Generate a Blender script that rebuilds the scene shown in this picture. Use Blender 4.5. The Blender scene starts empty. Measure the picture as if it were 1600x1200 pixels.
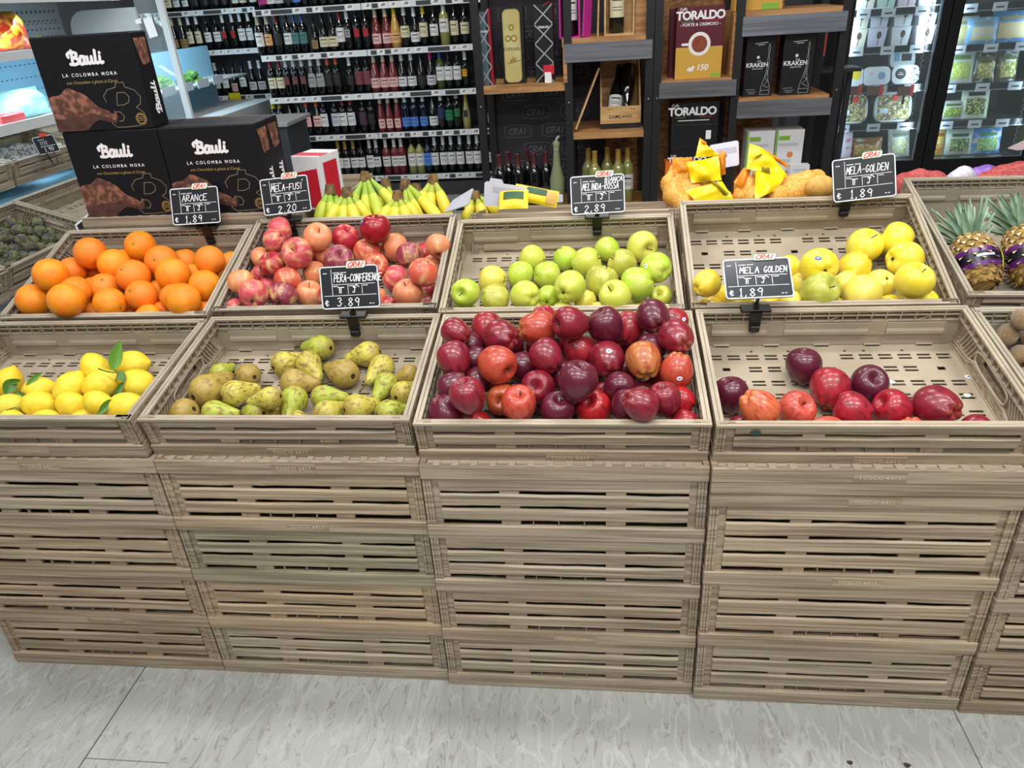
import bpy, math, random
from mathutils import Vector, Matrix
from mathutils.bvhtree import BVHTree
SC = bpy.context.scene
COL = SC.collection
PI = math.pi
rnd = random.Random(11)

# ---------------------------------------------------------------- camera, world, lamps, exposure
FPX = 1148.02
CAM = Vector((1.5783, -1.2659, 1.5298))
CROT = Matrix.Rotation(0.130611, 3, 'Z') @ Matrix.Rotation(1.083759, 3, 'X') @ Matrix.Rotation(-0.0656698, 3, 'Z')
cd = bpy.data.cameras.new('camera'); cam = bpy.data.objects.new('camera', cd); COL.objects.link(cam)
cd.sensor_fit = 'HORIZONTAL'; cd.sensor_width = 36.0; cd.lens = FPX / 1600 * 36.0
cd.clip_start = 0.02
cam.matrix_world = Matrix.Translation(CAM) @ CROT.to_4x4()
SC.camera = cam

w = bpy.data.worlds.new('world'); SC.world = w; w.use_nodes = True
w.node_tree.nodes['Background'].inputs[0].default_value = (0.93, 0.97, 1.0, 1)
w.node_tree.nodes['Background'].inputs[1].default_value = 0.24

def area(name, loc, sx, sy, power, col=(1, 0.995, 0.98), rot=(0, 0, 0), spread=None):
    l = bpy.data.lights.new(name, 'AREA'); l.shape = 'RECTANGLE'; l.size = sx; l.size_y = sy
    l.energy = power; l.color = col
    if spread: l.spread = spread
    o = bpy.data.objects.new(name, l); COL.objects.link(o); o.location = loc; o.rotation_euler = rot
    return o

for (lx, ly, lw) in ((0.1, -0.9, .8), (1.7, -0.9, 1.12), (3.3, -0.9, 1.2), (-0.8, 0.42, .42), (0.55, 0.42, .5), (1.93, 0.42, .5), (3.2, 0.42, .5),
                     (-0.2, 3.6, 1.15), (1.8, 2.0, .8), (1.7, -2.5, 1.0), (0.2, -2.5, .8), (3.2, -2.5, .9)):
    area('ceiling_lamp', (lx, ly, 3.1), 0.9, 0.24, 29.5 * lw)

SC.view_settings.view_transform = 'Standard'
SC.view_settings.look = 'None'
SC.view_settings.exposure = 0.0
SC.view_settings.gamma = 1.0

# ---------------------------------------------------------------- pixel rays
def ray(px, py):
    return CROT @ Vector(((px - 800) / FPX, -(py - 600) / FPX, -1.0))
def at_y(px, py, Y):
    d = ray(px, py); return CAM + d * ((Y - CAM.y) / d.y)
def at_z(px, py, Z):
    d = ray(px, py); return CAM + d * ((Z - CAM.z) / d.z)
def at_x(px, py, X):
    d = ray(px, py); return CAM + d * ((X - CAM.x) / d.x)
def pix(p):
    d = CROT.transposed() @ (Vector(p) - CAM)
    return (800 + FPX * d.x / -d.z, 600 - FPX * d.y / -d.z, -d.z)
def rect(Y, x0, y0, x1, y1):
    """world X0, X1, Z0, Z1 of an upright rectangle at depth Y seen between two corners"""
    xm, ym = (x0 + x1) / 2, (y0 + y1) / 2
    return at_y(x0, ym, Y).x, at_y(x1, ym, Y).x, at_y(xm, y1, Y).z, at_y(xm, y0, Y).z

# ---------------------------------------------------------------- materials
def C(r, g, b):
    f = lambda v: ((v / 255 + 0.055) / 1.055) ** 2.4 if v / 255 > 0.04045 else v / 255 / 12.92
    return (f(r), f(g), f(b), 1.0)

MATS = {}
def mat(name, col=(.8, .8, .8, 1), col2=None, rough=.5, metal=0, nscale=(6, 6, 6), detail=3, ramp=(.35, .65),
        bump=0, bscale=None, bdist=.002, spec=.5, trans=0, alpha=1, emit=0, coat=0, objcol=False, objmul=False,
        speck=None, tip=None, coords='Object', sss=0, sheen=0, bdetail=4):
    if name in MATS: return MATS[name]
    m = bpy.data.materials.new(name); m.use_nodes = True
    nt = m.node_tree; N = nt.nodes; L = nt.links
    b = N['Principled BSDF']
    b.inputs['Roughness'].default_value = rough; b.inputs['Metallic'].default_value = metal
    b.inputs['Specular IOR Level'].default_value = spec
    if trans: b.inputs['Transmission Weight'].default_value = trans
    if alpha < 1: b.inputs['Alpha'].default_value = alpha
    if coat: b.inputs['Coat Weight'].default_value = coat; b.inputs['Coat Roughness'].default_value = .08
    if sheen: b.inputs['Sheen Weight'].default_value = sheen
    if sss:
        b.inputs['Subsurface Weight'].default_value = sss
        b.inputs['Subsurface Radius'].default_value = (.01, .006, .003); b.inputs['Subsurface Scale'].default_value = 1.0
    tc = N.new('ShaderNodeTexCoord'); mp = N.new('ShaderNodeMapping'); L.new(tc.outputs[coords], mp.inputs[0])
    mp.inputs['Scale'].default_value = nscale
    oi = N.new('ShaderNodeObjectInfo')
    # every copy gets its own cut of the pattern
    vm = N.new('ShaderNodeMath'); vm.operation = 'MULTIPLY'; vm.inputs[1].default_value = 37.0; L.new(oi.outputs['Random'], vm.inputs[0])
    def noise(src, scale, det):
        n = N.new('ShaderNodeTexNoise'); n.noise_dimensions = '4D'; L.new(src, n.inputs['Vector']); L.new(vm.outputs[0], n.inputs['W'])
        n.inputs['Scale'].default_value = scale; n.inputs['Detail'].default_value = det; return n.outputs['Fac']
    def mix(a, c, fac, mode='MIX'):
        x = N.new('ShaderNodeMix'); x.data_type = 'RGBA'; x.blend_type = mode
        for s, v in ((x.inputs[6], a), (x.inputs[7], c)):
            if hasattr(v, 'is_linked'): L.new(v, s)
            else: s.default_value = v
        if hasattr(fac, 'is_linked'): L.new(fac, x.inputs[0])
        else: x.inputs[0].default_value = fac
        return x.outputs[2]
    def rampf(src, lo, hi):
        r = N.new('ShaderNodeMapRange'); r.interpolation_type = 'SMOOTHSTEP'; L.new(src, r.inputs[0])
        r.inputs[1].default_value = lo; r.inputs[2].default_value = hi; return r.outputs[0]
    c = oi.outputs['Color'] if objcol else col
    if col2 is not None: c = mix(c, col2, rampf(noise(mp.outputs[0], 1.0, detail), *ramp))
    if tip is not None:        # (colour, z0, z1): pigment that changes along the fruit's axis
        sx = N.new('ShaderNodeSeparateXYZ'); L.new(tc.outputs['Object'], sx.inputs[0])
        nz = N.new('ShaderNodeMath'); nz.operation = 'MULTIPLY_ADD'; L.new(noise(mp.outputs[0], 1.5, 2), nz.inputs[0]); nz.inputs[1].default_value = .5
        L.new(sx.outputs[2], nz.inputs[2])
        c = mix(c, tip[0], rampf(nz.outputs[0], tip[1], tip[2]))
    if speck is not None:      # (colour, scale, size)
        v = N.new('ShaderNodeTexVoronoi'); L.new(tc.outputs['Object'], v.inputs['Vector']); v.inputs['Scale'].default_value = speck[1]
        c = mix(speck[0], c, rampf(v.outputs['Distance'], speck[2] * .6, speck[2]))
    if objmul: c = mix(c, oi.outputs['Color'], 1.0, 'MULTIPLY')
    if hasattr(c, 'is_linked'): L.new(c, b.inputs['Base Color'])
    else: b.inputs['Base Color'].default_value = c
    if emit:
        if hasattr(c, 'is_linked'): L.new(c, b.inputs['Emission Color'])
        else: b.inputs['Emission Color'].default_value = c
        b.inputs['Emission Strength'].default_value = emit
    if bump:
        mp2 = N.new('ShaderNodeMapping'); L.new(tc.outputs[coords], mp2.inputs[0]); mp2.inputs['Scale'].default_value = bscale or nscale
        bn = N.new('ShaderNodeBump'); bn.inputs['Strength'].default_value = bump; bn.inputs['Distance'].default_value = bdist
        L.new(noise(mp2.outputs[0], 1.0, bdetail), bn.inputs['Height']); L.new(bn.outputs[0], b.inputs['Normal'])
    MATS[name] = m; return m

# ---------------------------------------------------------------- mesh builder
class MB:
    def __init__(s): s.v = []; s.f = []; s.m = []; s.s = []; s.x = None
    def add(s, vs, fs, m=0, smooth=False):
        k = len(s.v)
        for p in vs:
            p = Vector(p); s.v.append(s.x @ p if s.x else p)
        for f in fs: s.f.append([k + i for i in f]); s.m.append(m); s.s.append(smooth)
        return s
    def box(s, x0, x1, y0, y1, z0, z1, m=0, b=0):
        if b:   # chamfered box
            vs = []; 
            for z, i in ((z0, b), (z0 + b, 0), (z1 - b, 0), (z1, b)):
                for (px, py) in ((x0 + b, y0 + i), (x1 - b, y0 + i), (x1 - i, y0 + b), (x1 - i, y1 - b), (x1 - b, y1 - i), (x0 + b, y1 - i), (x0 + i, y1 - b), (x0 + i, y0 + b)):
                    vs.append((px, py, z))
            fs = [tuple(range(7, -1, -1)), tuple(range(24, 32))]
            for r in range(3):
                for i in range(8): fs.append((r * 8 + i, r * 8 + (i + 1) % 8, r * 8 + 8 + (i + 1) % 8, r * 8 + 8 + i))
            return s.add(vs, fs, m)
        return s.add([(x0, y0, z0), (x1, y0, z0), (x1, y1, z0), (x0, y1, z0), (x0, y0, z1), (x1, y0, z1), (x1, y1, z1), (x0, y1, z1)],
                     [(3, 2, 1, 0), (4, 5, 6, 7), (0, 1, 5, 4), (1, 2, 6, 5), (2, 3, 7, 6), (3, 0, 4, 7)], m)
    def bar(s, a, c, w, h, m=0, up=(0, 0, 1)):
        a, c = Vector(a), Vector(c); d = (c - a).normalized(); u = Vector(up)
        if abs(d.dot(u)) > .98: u = Vector((0, 1, 0))
        sd = d.cross(u).normalized() * w / 2; uu = sd.cross(d).normalized() * h / 2
        vs = [p + q for p in (a, c) for q in (-sd - uu, sd - uu, sd + uu, -sd + uu)]
        return s.add(vs, [(3, 2, 1, 0), (4, 5, 6, 7), (0, 1, 5, 4), (1, 2, 6, 5), (2, 3, 7, 6), (3, 0, 4, 7)], m)
    def tube(s, pts, rad, seg=8, m=0, cap=True):
        pts = [Vector(p) for p in pts]; n = len(pts)
        if not hasattr(rad, '__len__'): rad = [rad] * n
        vs = []; u = None
        for i, p in enumerate(pts):
            d = (pts[min(i + 1, n - 1)] - pts[max(i - 1, 0)]).normalized()
            if u is None:
                u = d.orthogonal().normalized()
            u = (u - d * u.dot(d)).normalized(); t = d.cross(u)
            for k in range(seg):
                a = 2 * PI * k / seg; vs.append(p + (u * math.cos(a) + t * math.sin(a)) * rad[i])
        fs = [(i * seg + k, i * seg + (k + 1) % seg, (i + 1) * seg + (k + 1) % seg, (i + 1) * seg + k) for i in range(n - 1) for k in range(seg)]
        s.add(vs, fs, m, True)
        if cap:
            s.add(vs[:seg], [tuple(range(seg - 1, -1, -1))], m); s.add(vs[-seg:], [tuple(range(seg))], m)
        return s
    def lathe(s, prof, seg=20, c=(0, 0, 0), a0=0, a1=2 * PI, m=0, fr=None):
        full = a1 - a0 > 6.28; n = seg if full else seg + 1
        vs = []
        for (r, z) in prof:
            for k in range(n):
                a = a0 + (a1 - a0) * k / seg; vs.append((c[0] + r * math.cos(a), c[1] + r * math.sin(a), c[2] + z))
        fs = []
        for i in range(len(prof) - 1):
            for k in range(seg):
                j = (k + 1) % n; fs.append((i * n + k, i * n + j, (i + 1) * n + j, (i + 1) * n + k))
        return s.add(vs, fs, m, True)
    def grid(s, fn, nu, nv, wrap=False, m=0, smooth=True):
        n = nu if wrap else nu + 1
        vs = [fn(i / nu, j / nv) for j in range(nv + 1) for i in range(n)]
        fs = [(j * n + i, j * n + (i + 1) % n, (j + 1) * n + (i + 1) % n, (j + 1) * n + i) for j in range(nv) for i in range(nu)]
        return s.add(vs, fs, m, smooth)
    def strokes(s, paths, wd, P, ux, uy, m=0, ends=True):
        """flat pen strokes; 2-D paths in the plane P + a*ux + b*uy"""
        P, ux, uy = Vector(P), Vector(ux), Vector(uy)
        to = lambda q: P + ux * q[0] + uy * q[1]
        lx, ly = ux.length, uy.length
        for path in paths:
            q = [Vector((p[0] * lx, p[1] * ly)) for p in path]
            n_ = ux.cross(uy).normalized(); back = lambda v: P + ux / lx * v.x + uy / ly * v.y + n_ * (1e-5 * (len(s.f) % 24))
            for a, b in zip(q, q[1:]):
                d = b - a
                if d.length < 1e-7: continue
                n = Vector((-d.y, d.x)).normalized() * wd / 2
                s.add([back(a - n), back(b - n), back(b + n), back(a + n)], [(0, 1, 2, 3)], m)
            if ends:
                for a in q:
                    s.add([back(a + Vector((math.cos(k * PI / 4), math.sin(k * PI / 4))) * wd / 2) for k in range(8)], [tuple(range(8))], m)
        return s
    def text(s, txt, size, P, ux, uy, m=0, bold=0, shear=0, align='CENTER', space=1.0):
        vs, fs = text_geo(txt, bold, shear, align, space)
        P, ux, uy = Vector(P), Vector(ux).normalized(), Vector(uy).normalized()
        return s.add([P + ux * (x * size) + uy * (y * size) for x, y in vs], fs, m)
    def poly(s, pts, m=0): return s.add(pts, [tuple(range(len(pts)))], m)
    def mesh(s, name, mats):
        me = bpy.data.meshes.new(name); me.from_pydata([tuple(v) for v in s.v], [], s.f)
        for x in (mats if isinstance(mats, (list, tuple)) else [mats]): me.materials.append(x)
        me.polygons.foreach_set('material_index', s.m); me.polygons.foreach_set('use_smooth', s.s); me.update(); return me

_TG = {}
def text_geo(txt, bold, shear, align, space):
    k = (txt, bold, shear, align, space)
    if k not in _TG:
        cu = bpy.data.curves.new('lettering', 'FONT'); cu.body = txt; cu.size = 1; cu.offset = bold; cu.shear = shear
        cu.align_x = align; cu.space_character = space; cu.resolution_u = 3
        o = bpy.data.objects.new('lettering', cu); COL.objects.link(o)
        ev = o.evaluated_get(bpy.context.evaluated_depsgraph_get()); me = ev.to_mesh()
        _TG[k] = ([(v.co.x, v.co.y) for v in me.vertices], [tuple(p.vertices) for p in me.polygons])
        ev.to_mesh_clear(); bpy.data.objects.remove(o); bpy.data.curves.remove(cu)
    return _TG[k]

def tag(o, label=None, cat=None, group=None, kind=None):
    if label:
        n = len(label.split()); 
        if not (4 if cat else 2) <= n <= 16: print('LABEL', n, label)
        o['label'] = label
    if cat: o['category'] = cat
    if group: o['group'] = group
    if kind: o['kind'] = kind
    return o
def obj(name, mb, mats, parent=None, loc=None, rot=None, color=None):
    me = mb if isinstance(mb, bpy.types.Mesh) else mb.mesh(name, mats)
    o = bpy.data.objects.new(name, me); COL.objects.link(o)
    if parent: o.parent = parent
    if loc is not None: o.location = loc
    if rot is not None: o.rotation_euler = rot
    if color is not None: o.color = color
    return o
def empty(name, loc=(0, 0, 0), rot=(0, 0, 0)):
    o = bpy.data.objects.new(name, None); COL.objects.link(o); o.location = loc; o.rotation_euler = rot; o.empty_display_size = .05; return o
def kids(o): return [c for c in o.children]
KID = {}
def dup(o, parent=None):
    c = o.copy(); COL.objects.link(c)
    for k in ('label', 'group'):
        if k in c.keys(): del c[k]
    if parent: c.parent = parent
    for ch in list(o.children):
        if 'once' in ch.keys(): continue
        dup(ch, c)
    return c
def paint(o, col):
    o.color = col
    for c in o.children: paint(c, col)
ORD = ['first', 'second', 'third', 'fourth', 'fifth', 'sixth', 'seventh', 'eighth', 'ninth', 'tenth', 'eleventh', 'twelfth',
       'thirteenth', 'fourteenth', 'fifteenth', 'sixteenth', 'seventeenth', 'eighteenth', 'nineteenth', 'twentieth']

# ---------------------------------------------------------------- a one-stroke alphabet for handwriting and emblems
SF = {
 'A': [[(0, 0), (.5, 1), (1, 0)], [(.2, .4), (.8, .4)]], 'B': [[(0, 0), (0, 1), (.7, .95), (.75, .6), (0, .52), (.85, .4), (.8, .05), (0, 0)]],
 'C': [[(1, .85), (.6, 1), (.1, .75), (.05, .25), (.5, 0), (1, .15)]], 'D': [[(0, 0), (0, 1), (.7, .85), (.95, .45), (.6, .05), (0, 0)]],
 'E': [[(1, 1), (0, 1), (0, 0), (1, 0)], [(0, .5), (.7, .5)]], 'F': [[(1, 1), (0, 1), (0, 0)], [(0, .5), (.7, .5)]],
 'G': [[(.95, .85), (.5, 1), (.05, .6), (.15, .1), (.7, 0), (.95, .4), (.55, .4)]], 'I': [[(.5, 0), (.5, 1)]],
 'J': [[(.2, 1), (1, 1)], [(.65, 1), (.6, .1), (.3, 0), (.1, .2)]], 'L': [[(0, 1), (0, 0), (.9, 0)]], 'M': [[(0, 0), (.1, 1), (.5, .35), (.9, 1), (1, 0)]],
 'N': [[(0, 0), (0, 1), (.9, 0), (.9, 1)]], 'O': [[(.5, 1), (.05, .7), (.1, .2), (.5, 0), (.95, .3), (.9, .8), (.5, 1)]],
 'P': [[(0, 0), (0, 1), (.8, .95), (.85, .55), (0, .45)]], 'R': [[(0, 0), (0, 1), (.8, .95), (.8, .6), (0, .48), (.95, 0)]],
 'S': [[(.95, .85), (.5, 1), (.1, .8), (.2, .55), (.8, .45), (.9, .15), (.5, 0), (.05, .12)]], 'T': [[(0, 1), (1, 1)], [(.5, 1), (.5, 0)]],
 'U': [[(0, 1), (.1, .1), (.5, 0), (.9, .15), (1, 1)]], '0': [[(.5, 1), (.1, .7), (.1, .2), (.5, 0), (.9, .3), (.9, .8), (.5, 1)]],
 '1': [[(.2, .75), (.55, 1), (.55, 0)], [(.2, 0), (.9, 0)]], '2': [[(.1, .75), (.5, 1), (.9, .75), (.1, 0), (.95, 0)]],
 '3': [[(.1, .9), (.6, 1), (.85, .75), (.4, .55), (.9, .3), (.5, 0), (.05, .1)]], '8': [[(.5, .52), (.12, .78), (.5, 1), (.88, .78), (.5, .52), (.08, .22), (.5, 0), (.92, .22), (.5, .52)]],
 '9': [[(.9, .65), (.5, .45), (.1, .7), (.5, 1), (.9, .8), (.75, 0)]], ',': [[(.5, .1), (.3, -.15)]], '.': [[(.45, .02), (.55, .02)]], '-': [[(.1, .45), (.9, .45)]],
 "'": [[(.2, .8), (.7, 1.1)]], 'e': [[(.95, .75), (.3, 1), (0, .5), (.3, 0), (.95, .2)], [(-.15, .62), (.6, .62)], [(-.15, .4), (.6, .4)]],
 'K': [[(0, 0), (0, 1)], [(.9, 1), (0, .5), (.95, 0)]], 'H': [[(0, 0), (0, 1)], [(1, 0), (1, 1)], [(0, .5), (1, .5)]], 'V': [[(0, 1), (.5, 0), (1, 1)]],
}
def pen(txt, x, y, cw, ch, gap=.35, slant=.08, wob=0, r=None):
    """paths of a handwritten word starting at (x, y)"""
    out = []
    for k in txt:
        if k == ' ': x += cw * .8; continue
        jy = (r.uniform(-wob, wob) if r else 0) * ch; jh = 1 + (r.uniform(-wob, wob) if r else 0)
        wd = cw * (.55 if k in "I,.1'" else 1)
        for p in SF[k]: out.append([(x + a * wd + b * ch * slant, y + jy + b * ch * jh) for a, b in p])
        x += wd + cw * gap
    return out
def rr(x0, x1, y0, y1, r, n=5):
    """rounded rectangle outline in 2-D"""
    o = []
    for cx, cy, a in ((x1 - r, y1 - r, 0), (x0 + r, y1 - r, 90), (x0 + r, y0 + r, 180), (x1 - r, y0 + r, 270)):
        for k in range(n + 1):
            t = math.radians(a + 90 * k / n); o.append((cx + r * math.cos(t), cy + r * math.sin(t)))
    return o
def slab(mb, out, y0, y1, m=0):
    """a flat outline in x,z given thickness from y0 (front) to y1"""
    n = len(out)
    mb.add([(a, y0, b) for a, b in out] + [(a, y1, b) for a, b in out],
           [tuple(range(n)), tuple(range(2 * n - 1, n - 1, -1))] + [(i, n + i, n + (i + 1) % n, (i + 1) % n) for i in range(n)], m)
    return mb
# ---------------------------------------------------------------- the setting
m_marble = mat('marble floor', C(160, 161, 156), C(150, 150, 144), rough=.5, nscale=(1.6, 6, 1), detail=8, ramp=(.3, .75), bump=.05, bscale=(14, 60, 1))
m_ceil = mat('ceiling paint', C(225, 225, 222), rough=.8)
m_wall = mat('back wall paint', C(120, 122, 126), rough=.8, col2=C(108, 110, 114))
def marble():
    m = m_marble; nt = m.node_tree; N, L = nt.nodes, nt.links; b = N['Principled BSDF']
    prev = b.inputs['Base Color'].links[0].from_socket
    tc = N.new('ShaderNodeTexCoord'); sep = N.new('ShaderNodeSeparateXYZ'); L.new(tc.outputs['Object'], sep.inputs[0])
    def veins(sc, w0, w1, dis):
        mp = N.new('ShaderNodeMapping'); L.new(tc.outputs['Object'], mp.inputs[0]); mp.inputs['Scale'].default_value = sc
        n = N.new('ShaderNodeTexNoise'); L.new(mp.outputs[0], n.inputs['Vector']); n.inputs['Scale'].default_value = 1; n.inputs['Detail'].default_value = 6; n.inputs['Distortion'].default_value = dis
        s = N.new('ShaderNodeMath'); s.operation = 'SUBTRACT'; L.new(n.outputs['Fac'], s.inputs[0]); s.inputs[1].default_value = .5
        a = N.new('ShaderNodeMath'); a.operation = 'ABSOLUTE'; L.new(s.outputs[0], a.inputs[0])
        r = N.new('ShaderNodeMapRange'); L.new(a.outputs[0], r.inputs[0]); r.inputs[1].default_value = w0; r.inputs[2].default_value = w1
        return r.outputs[0]
    def mx(a, c, f):
        x = N.new('ShaderNodeMix'); x.data_type = 'RGBA'; L.new(f, x.inputs[0])
        for q, v in ((x.inputs[6], a), (x.inputs[7], c)):
            if hasattr(v, 'is_linked'): L.new(v, q)
            else: q.default_value = v
        return x.outputs[2]
    c = mx(C(128, 125, 117), prev, veins((26, 5, 1), 0, .016, 1.4))
    c = mx(C(168, 170, 166), c, veins((16, 6, 1), 0, .035, .9))
    # one stone strip is a tone apart from the next
    fl = N.new('ShaderNodeMath'); fl.operation = 'MULTIPLY_ADD'; L.new(sep.outputs[0], fl.inputs[0]); fl.inputs[1].default_value = 1 / .2025; fl.inputs[2].default_value = -1.87
    f2 = N.new('ShaderNodeMath'); f2.operation = 'FLOOR'; L.new(fl.outputs[0], f2.inputs[0])
    wn = N.new('ShaderNodeTexWhiteNoise'); wn.noise_dimensions = '1D'; L.new(f2.outputs[0], wn.inputs['W'])
    mr = N.new('ShaderNodeMapRange'); L.new(wn.outputs['Value'], mr.inputs[0]); mr.inputs[3].default_value = .9; mr.inputs[4].default_value = 1.04
    mm = N.new('ShaderNodeVectorMath'); mm.operation = 'SCALE'; L.new(c, mm.inputs[0]); L.new(mr.outputs[0], mm.inputs['Scale'])
    L.new(mm.outputs[0], b.inputs['Base Color'])
marble()
tag(obj('floor', MB().box(-5, 7, -4.5, 8.2, -.05, 0), m_marble), kind='structure')
m_joint = mat('floor joint', C(84, 78, 70), rough=.9)
jb = MB().box(.3745, .3775, -4.4, 8, -.001, .0006).box(.3775, .585, -.2655, -.264, -.001, .0006).box(2.398, 2.4, -4.4, 8, -.001, .0006)
tag(obj('trim_1', jb, m_joint), kind='structure')
tag(obj('ceiling', MB().box(-5, 7, -4.5, 8.2, 3.3, 3.4), m_ceil), kind='structure')
tag(obj('wall_back', MB().box(-5, 7, 7.6, 7.7, 0, 3.3), m_wall), kind='structure')
m_smudge = mat('dirt', C(52, 44, 36), rough=.95)
for i, (px, py, r) in enumerate(((1328, 1192, .006), (1417, 1196, .007), (590, 1047, .004))):
    p = at_z(px, py, 0); bl = [(p.x + r * (1 + .3 * math.sin(3 * a + i)) * math.cos(a), p.y + r * .8 * math.sin(a), .0016) for a in [k * PI / 5 for k in range(10)]]
    sp = MB().poly(bl); sp.add([(x, y, 0) for x, y, z in bl] + bl, [(k, (k + 1) % 10, 10 + (k + 1) % 10, 10 + k) for k in range(10)])
    tag(obj('dirt_speck', sp, m_smudge), ['dark dirt speck on the marble floor, left of the pair below the tall stack',
        'dark dirt speck on the marble floor, nearest the bottom right corner', 'small dark scrap lying under the front of the second crate stack'][i], 'dirt')

# ---------------------------------------------------------------- wood-look plastic crates
m_grain = mat('wood grain plastic', C(176, 160, 139), C(126, 111, 93), rough=.5, nscale=(3, 60, 150), detail=5, ramp=(.34, .66), bump=.8, bscale=(2.2, 60, 170), bdist=.0025, objmul=True)
m_smooth = mat('smooth brown plastic', C(170, 159, 142), C(156, 145, 128), rough=.42, nscale=(9, 9, 9), objmul=True)
m_inner = mat('inner brown plastic', C(169, 159, 142), C(155, 145, 128), rough=.42, nscale=(9, 9, 9), objmul=True)
m_emboss = mat('embossed plastic', C(206, 188, 162), rough=.5, objmul=True)
RAIL = .037

def slat(mb, x0, x1, z0, z1, y, r):
    n = 16; vs = []
    e0 = e1 = 0
    for i in range(n + 1):
        x = x0 + (x1 - x0) * i / n
        e0 = e0 * .6 + r.uniform(-.0011, .0011); e1 = e1 * .6 + r.uniform(-.0011, .0011)
        a, b = z0 + e0, z1 + e1
        vs += [(x, y + .006, a), (x, y + .0035, a), (x, y, a + .005), (x, y + .0008, (a + b) / 2), (x, y, b - .004), (x, y + .0035, b), (x, y + .006, b)]
    fs = [(i * 7 + k, (i + 1) * 7 + k, (i + 1) * 7 + k + 1, i * 7 + k + 1) for i in range(n) for k in range(6)]
    fs += [(i * 7 + 6, (i + 1) * 7 + 6, (i + 1) * 7, i * 7) for i in range(n)]
    fs += [tuple(range(6, -1, -1)), tuple(range(n * 7, n * 7 + 7))]
    mb.add(vs, fs)
def slat_panel(W, H, n, seed, top=0.0):
    """front wall as seen from outside: corner posts, n grained slats, two tabs between them"""
    r = random.Random(seed); mb = MB(); zr = RAIL + .0005
    for a, b in ((.0015, .021), (W - .021, W - .0015)):
        for k in range(3): mb.box(a + k * (b - a) / 3 + .0005, a + (k + 1) * (b - a) / 3 - .0005, .003 + .0012 * (k == 1), .016, zr, H)
    for a, b in ((.021, .037), (W - .037, W - .021)): mb.box(a, b, .0085, .016, zr, H)
    low = .012; gap = .0075
    sh = (H - zr - low - gap * (n - 1)) / n
    z = zr + low
    for k in range(n):
        slat(mb, .037, W - .037, z, z + sh, .003, r); z += sh + gap
    for t in (.312, .688):
        mb.box(W * t - .021, W * t + .021, .0065, .0145, zr, H - sh * .9)
    for k in range(5): mb.box(W * .3 + k * .055, W * .3 + k * .055 + .0016, .005, .012, zr - .003, zr + low + .002)
    return mb
def rail_base(W, D, floor_holes):
    mb = MB(); t = .012
    mb.box(0, W, 0, t, .001, RAIL, b=.0015); mb.box(0, W, D - t, D, .001, RAIL, b=.0015)
    mb.box(0, t, t, D - t, .001, RAIL); mb.box(W - t, W, t, D - t, .001, RAIL)
    if not floor_holes:
        return mb.box(t, W - t, t, D - t, .006, .012)
    # perforated floor: paired slots in rows, a few square drain holes
    holes = []; s = W / .6
    rows = ((.345, 0), (.333, 0), (.300, 1), (.288, 1), (.250, 2), (.238, 2), (.205, 2), (.193, 2), (.150, 0), (.138, 0), (.105, 1), (.093, 1), (.060, 2), (.048, 2))
    for y, kind in rows:
        for k in range(13):
            if kind == 0 and k in (6,): continue
            if kind == 1 and k in (0, 1, 5, 6, 7, 11, 12): continue
            if kind == 2 and k in (6,) and y > .2: continue
            x = (.034 + k * .0425) * s; holes.append((x, x + .029 * s, y * D / .4, (y + .0068) * D / .4))
    for k in (2, 4, 5, 7, 8, 10): holes.append(((.046 + k * .0425) * s, (.0525 + k * .0425) * s, .362 * D / .4, .368 * D / .4))
    for x in (.06, .295, .53): holes.append((x * s, x * s + .017 * s, .292 * D / .4, .304 * D / .4))
    xs = sorted({t, W - t} | {round(h[i], 5) for h in holes for i in (0, 1)}); ys = sorted({t, D - t} | {round(h[i], 5) for h in holes for i in (2, 3)})
    idx = {}; vs = []
    def vid(i, j, z):
        if (i, j, z) not in idx: idx[(i, j, z)] = len(vs); vs.append((xs[i], ys[j], z))
        return idx[(i, j, z)]
    solid = {}
    for i in range(len(xs) - 1):
        for j in range(len(ys) - 1):
            cx, cy = (xs[i] + xs[i + 1]) / 2, (ys[j] + ys[j + 1]) / 2
            solid[(i, j)] = not any(h[0] < cx < h[1] and h[2] < cy < h[3] for h in holes)
    fs = []; z0, z1 = .0098, .012
    for (i, j), ok in solid.items():
        if not ok: continue
        fs.append((vid(i, j, z1), vid(i + 1, j, z1), vid(i + 1, j + 1, z1), vid(i, j + 1, z1)))
        fs.append((vid(i, j + 1, z0), vid(i + 1, j + 1, z0), vid(i + 1, j, z0), vid(i, j, z0)))
        for di, dj, a, b in ((0, -1, (0, 0), (1, 0)), (1, 0, (1, 0), (1, 1)), (0, 1, (1, 1), (0, 1)), (-1, 0, (0, 1), (0, 0))):
            if (i + di, j + dj) in solid and not solid[(i + di, j + dj)]:
                fs.append((vid(i + a[0], j + a[1], z0), vid(i + b[0], j + b[1], z0), vid(i + b[0], j + b[1], z1), vid(i + a[0], j + a[1], z1)))
    return mb.add(vs, fs, 1)
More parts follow.
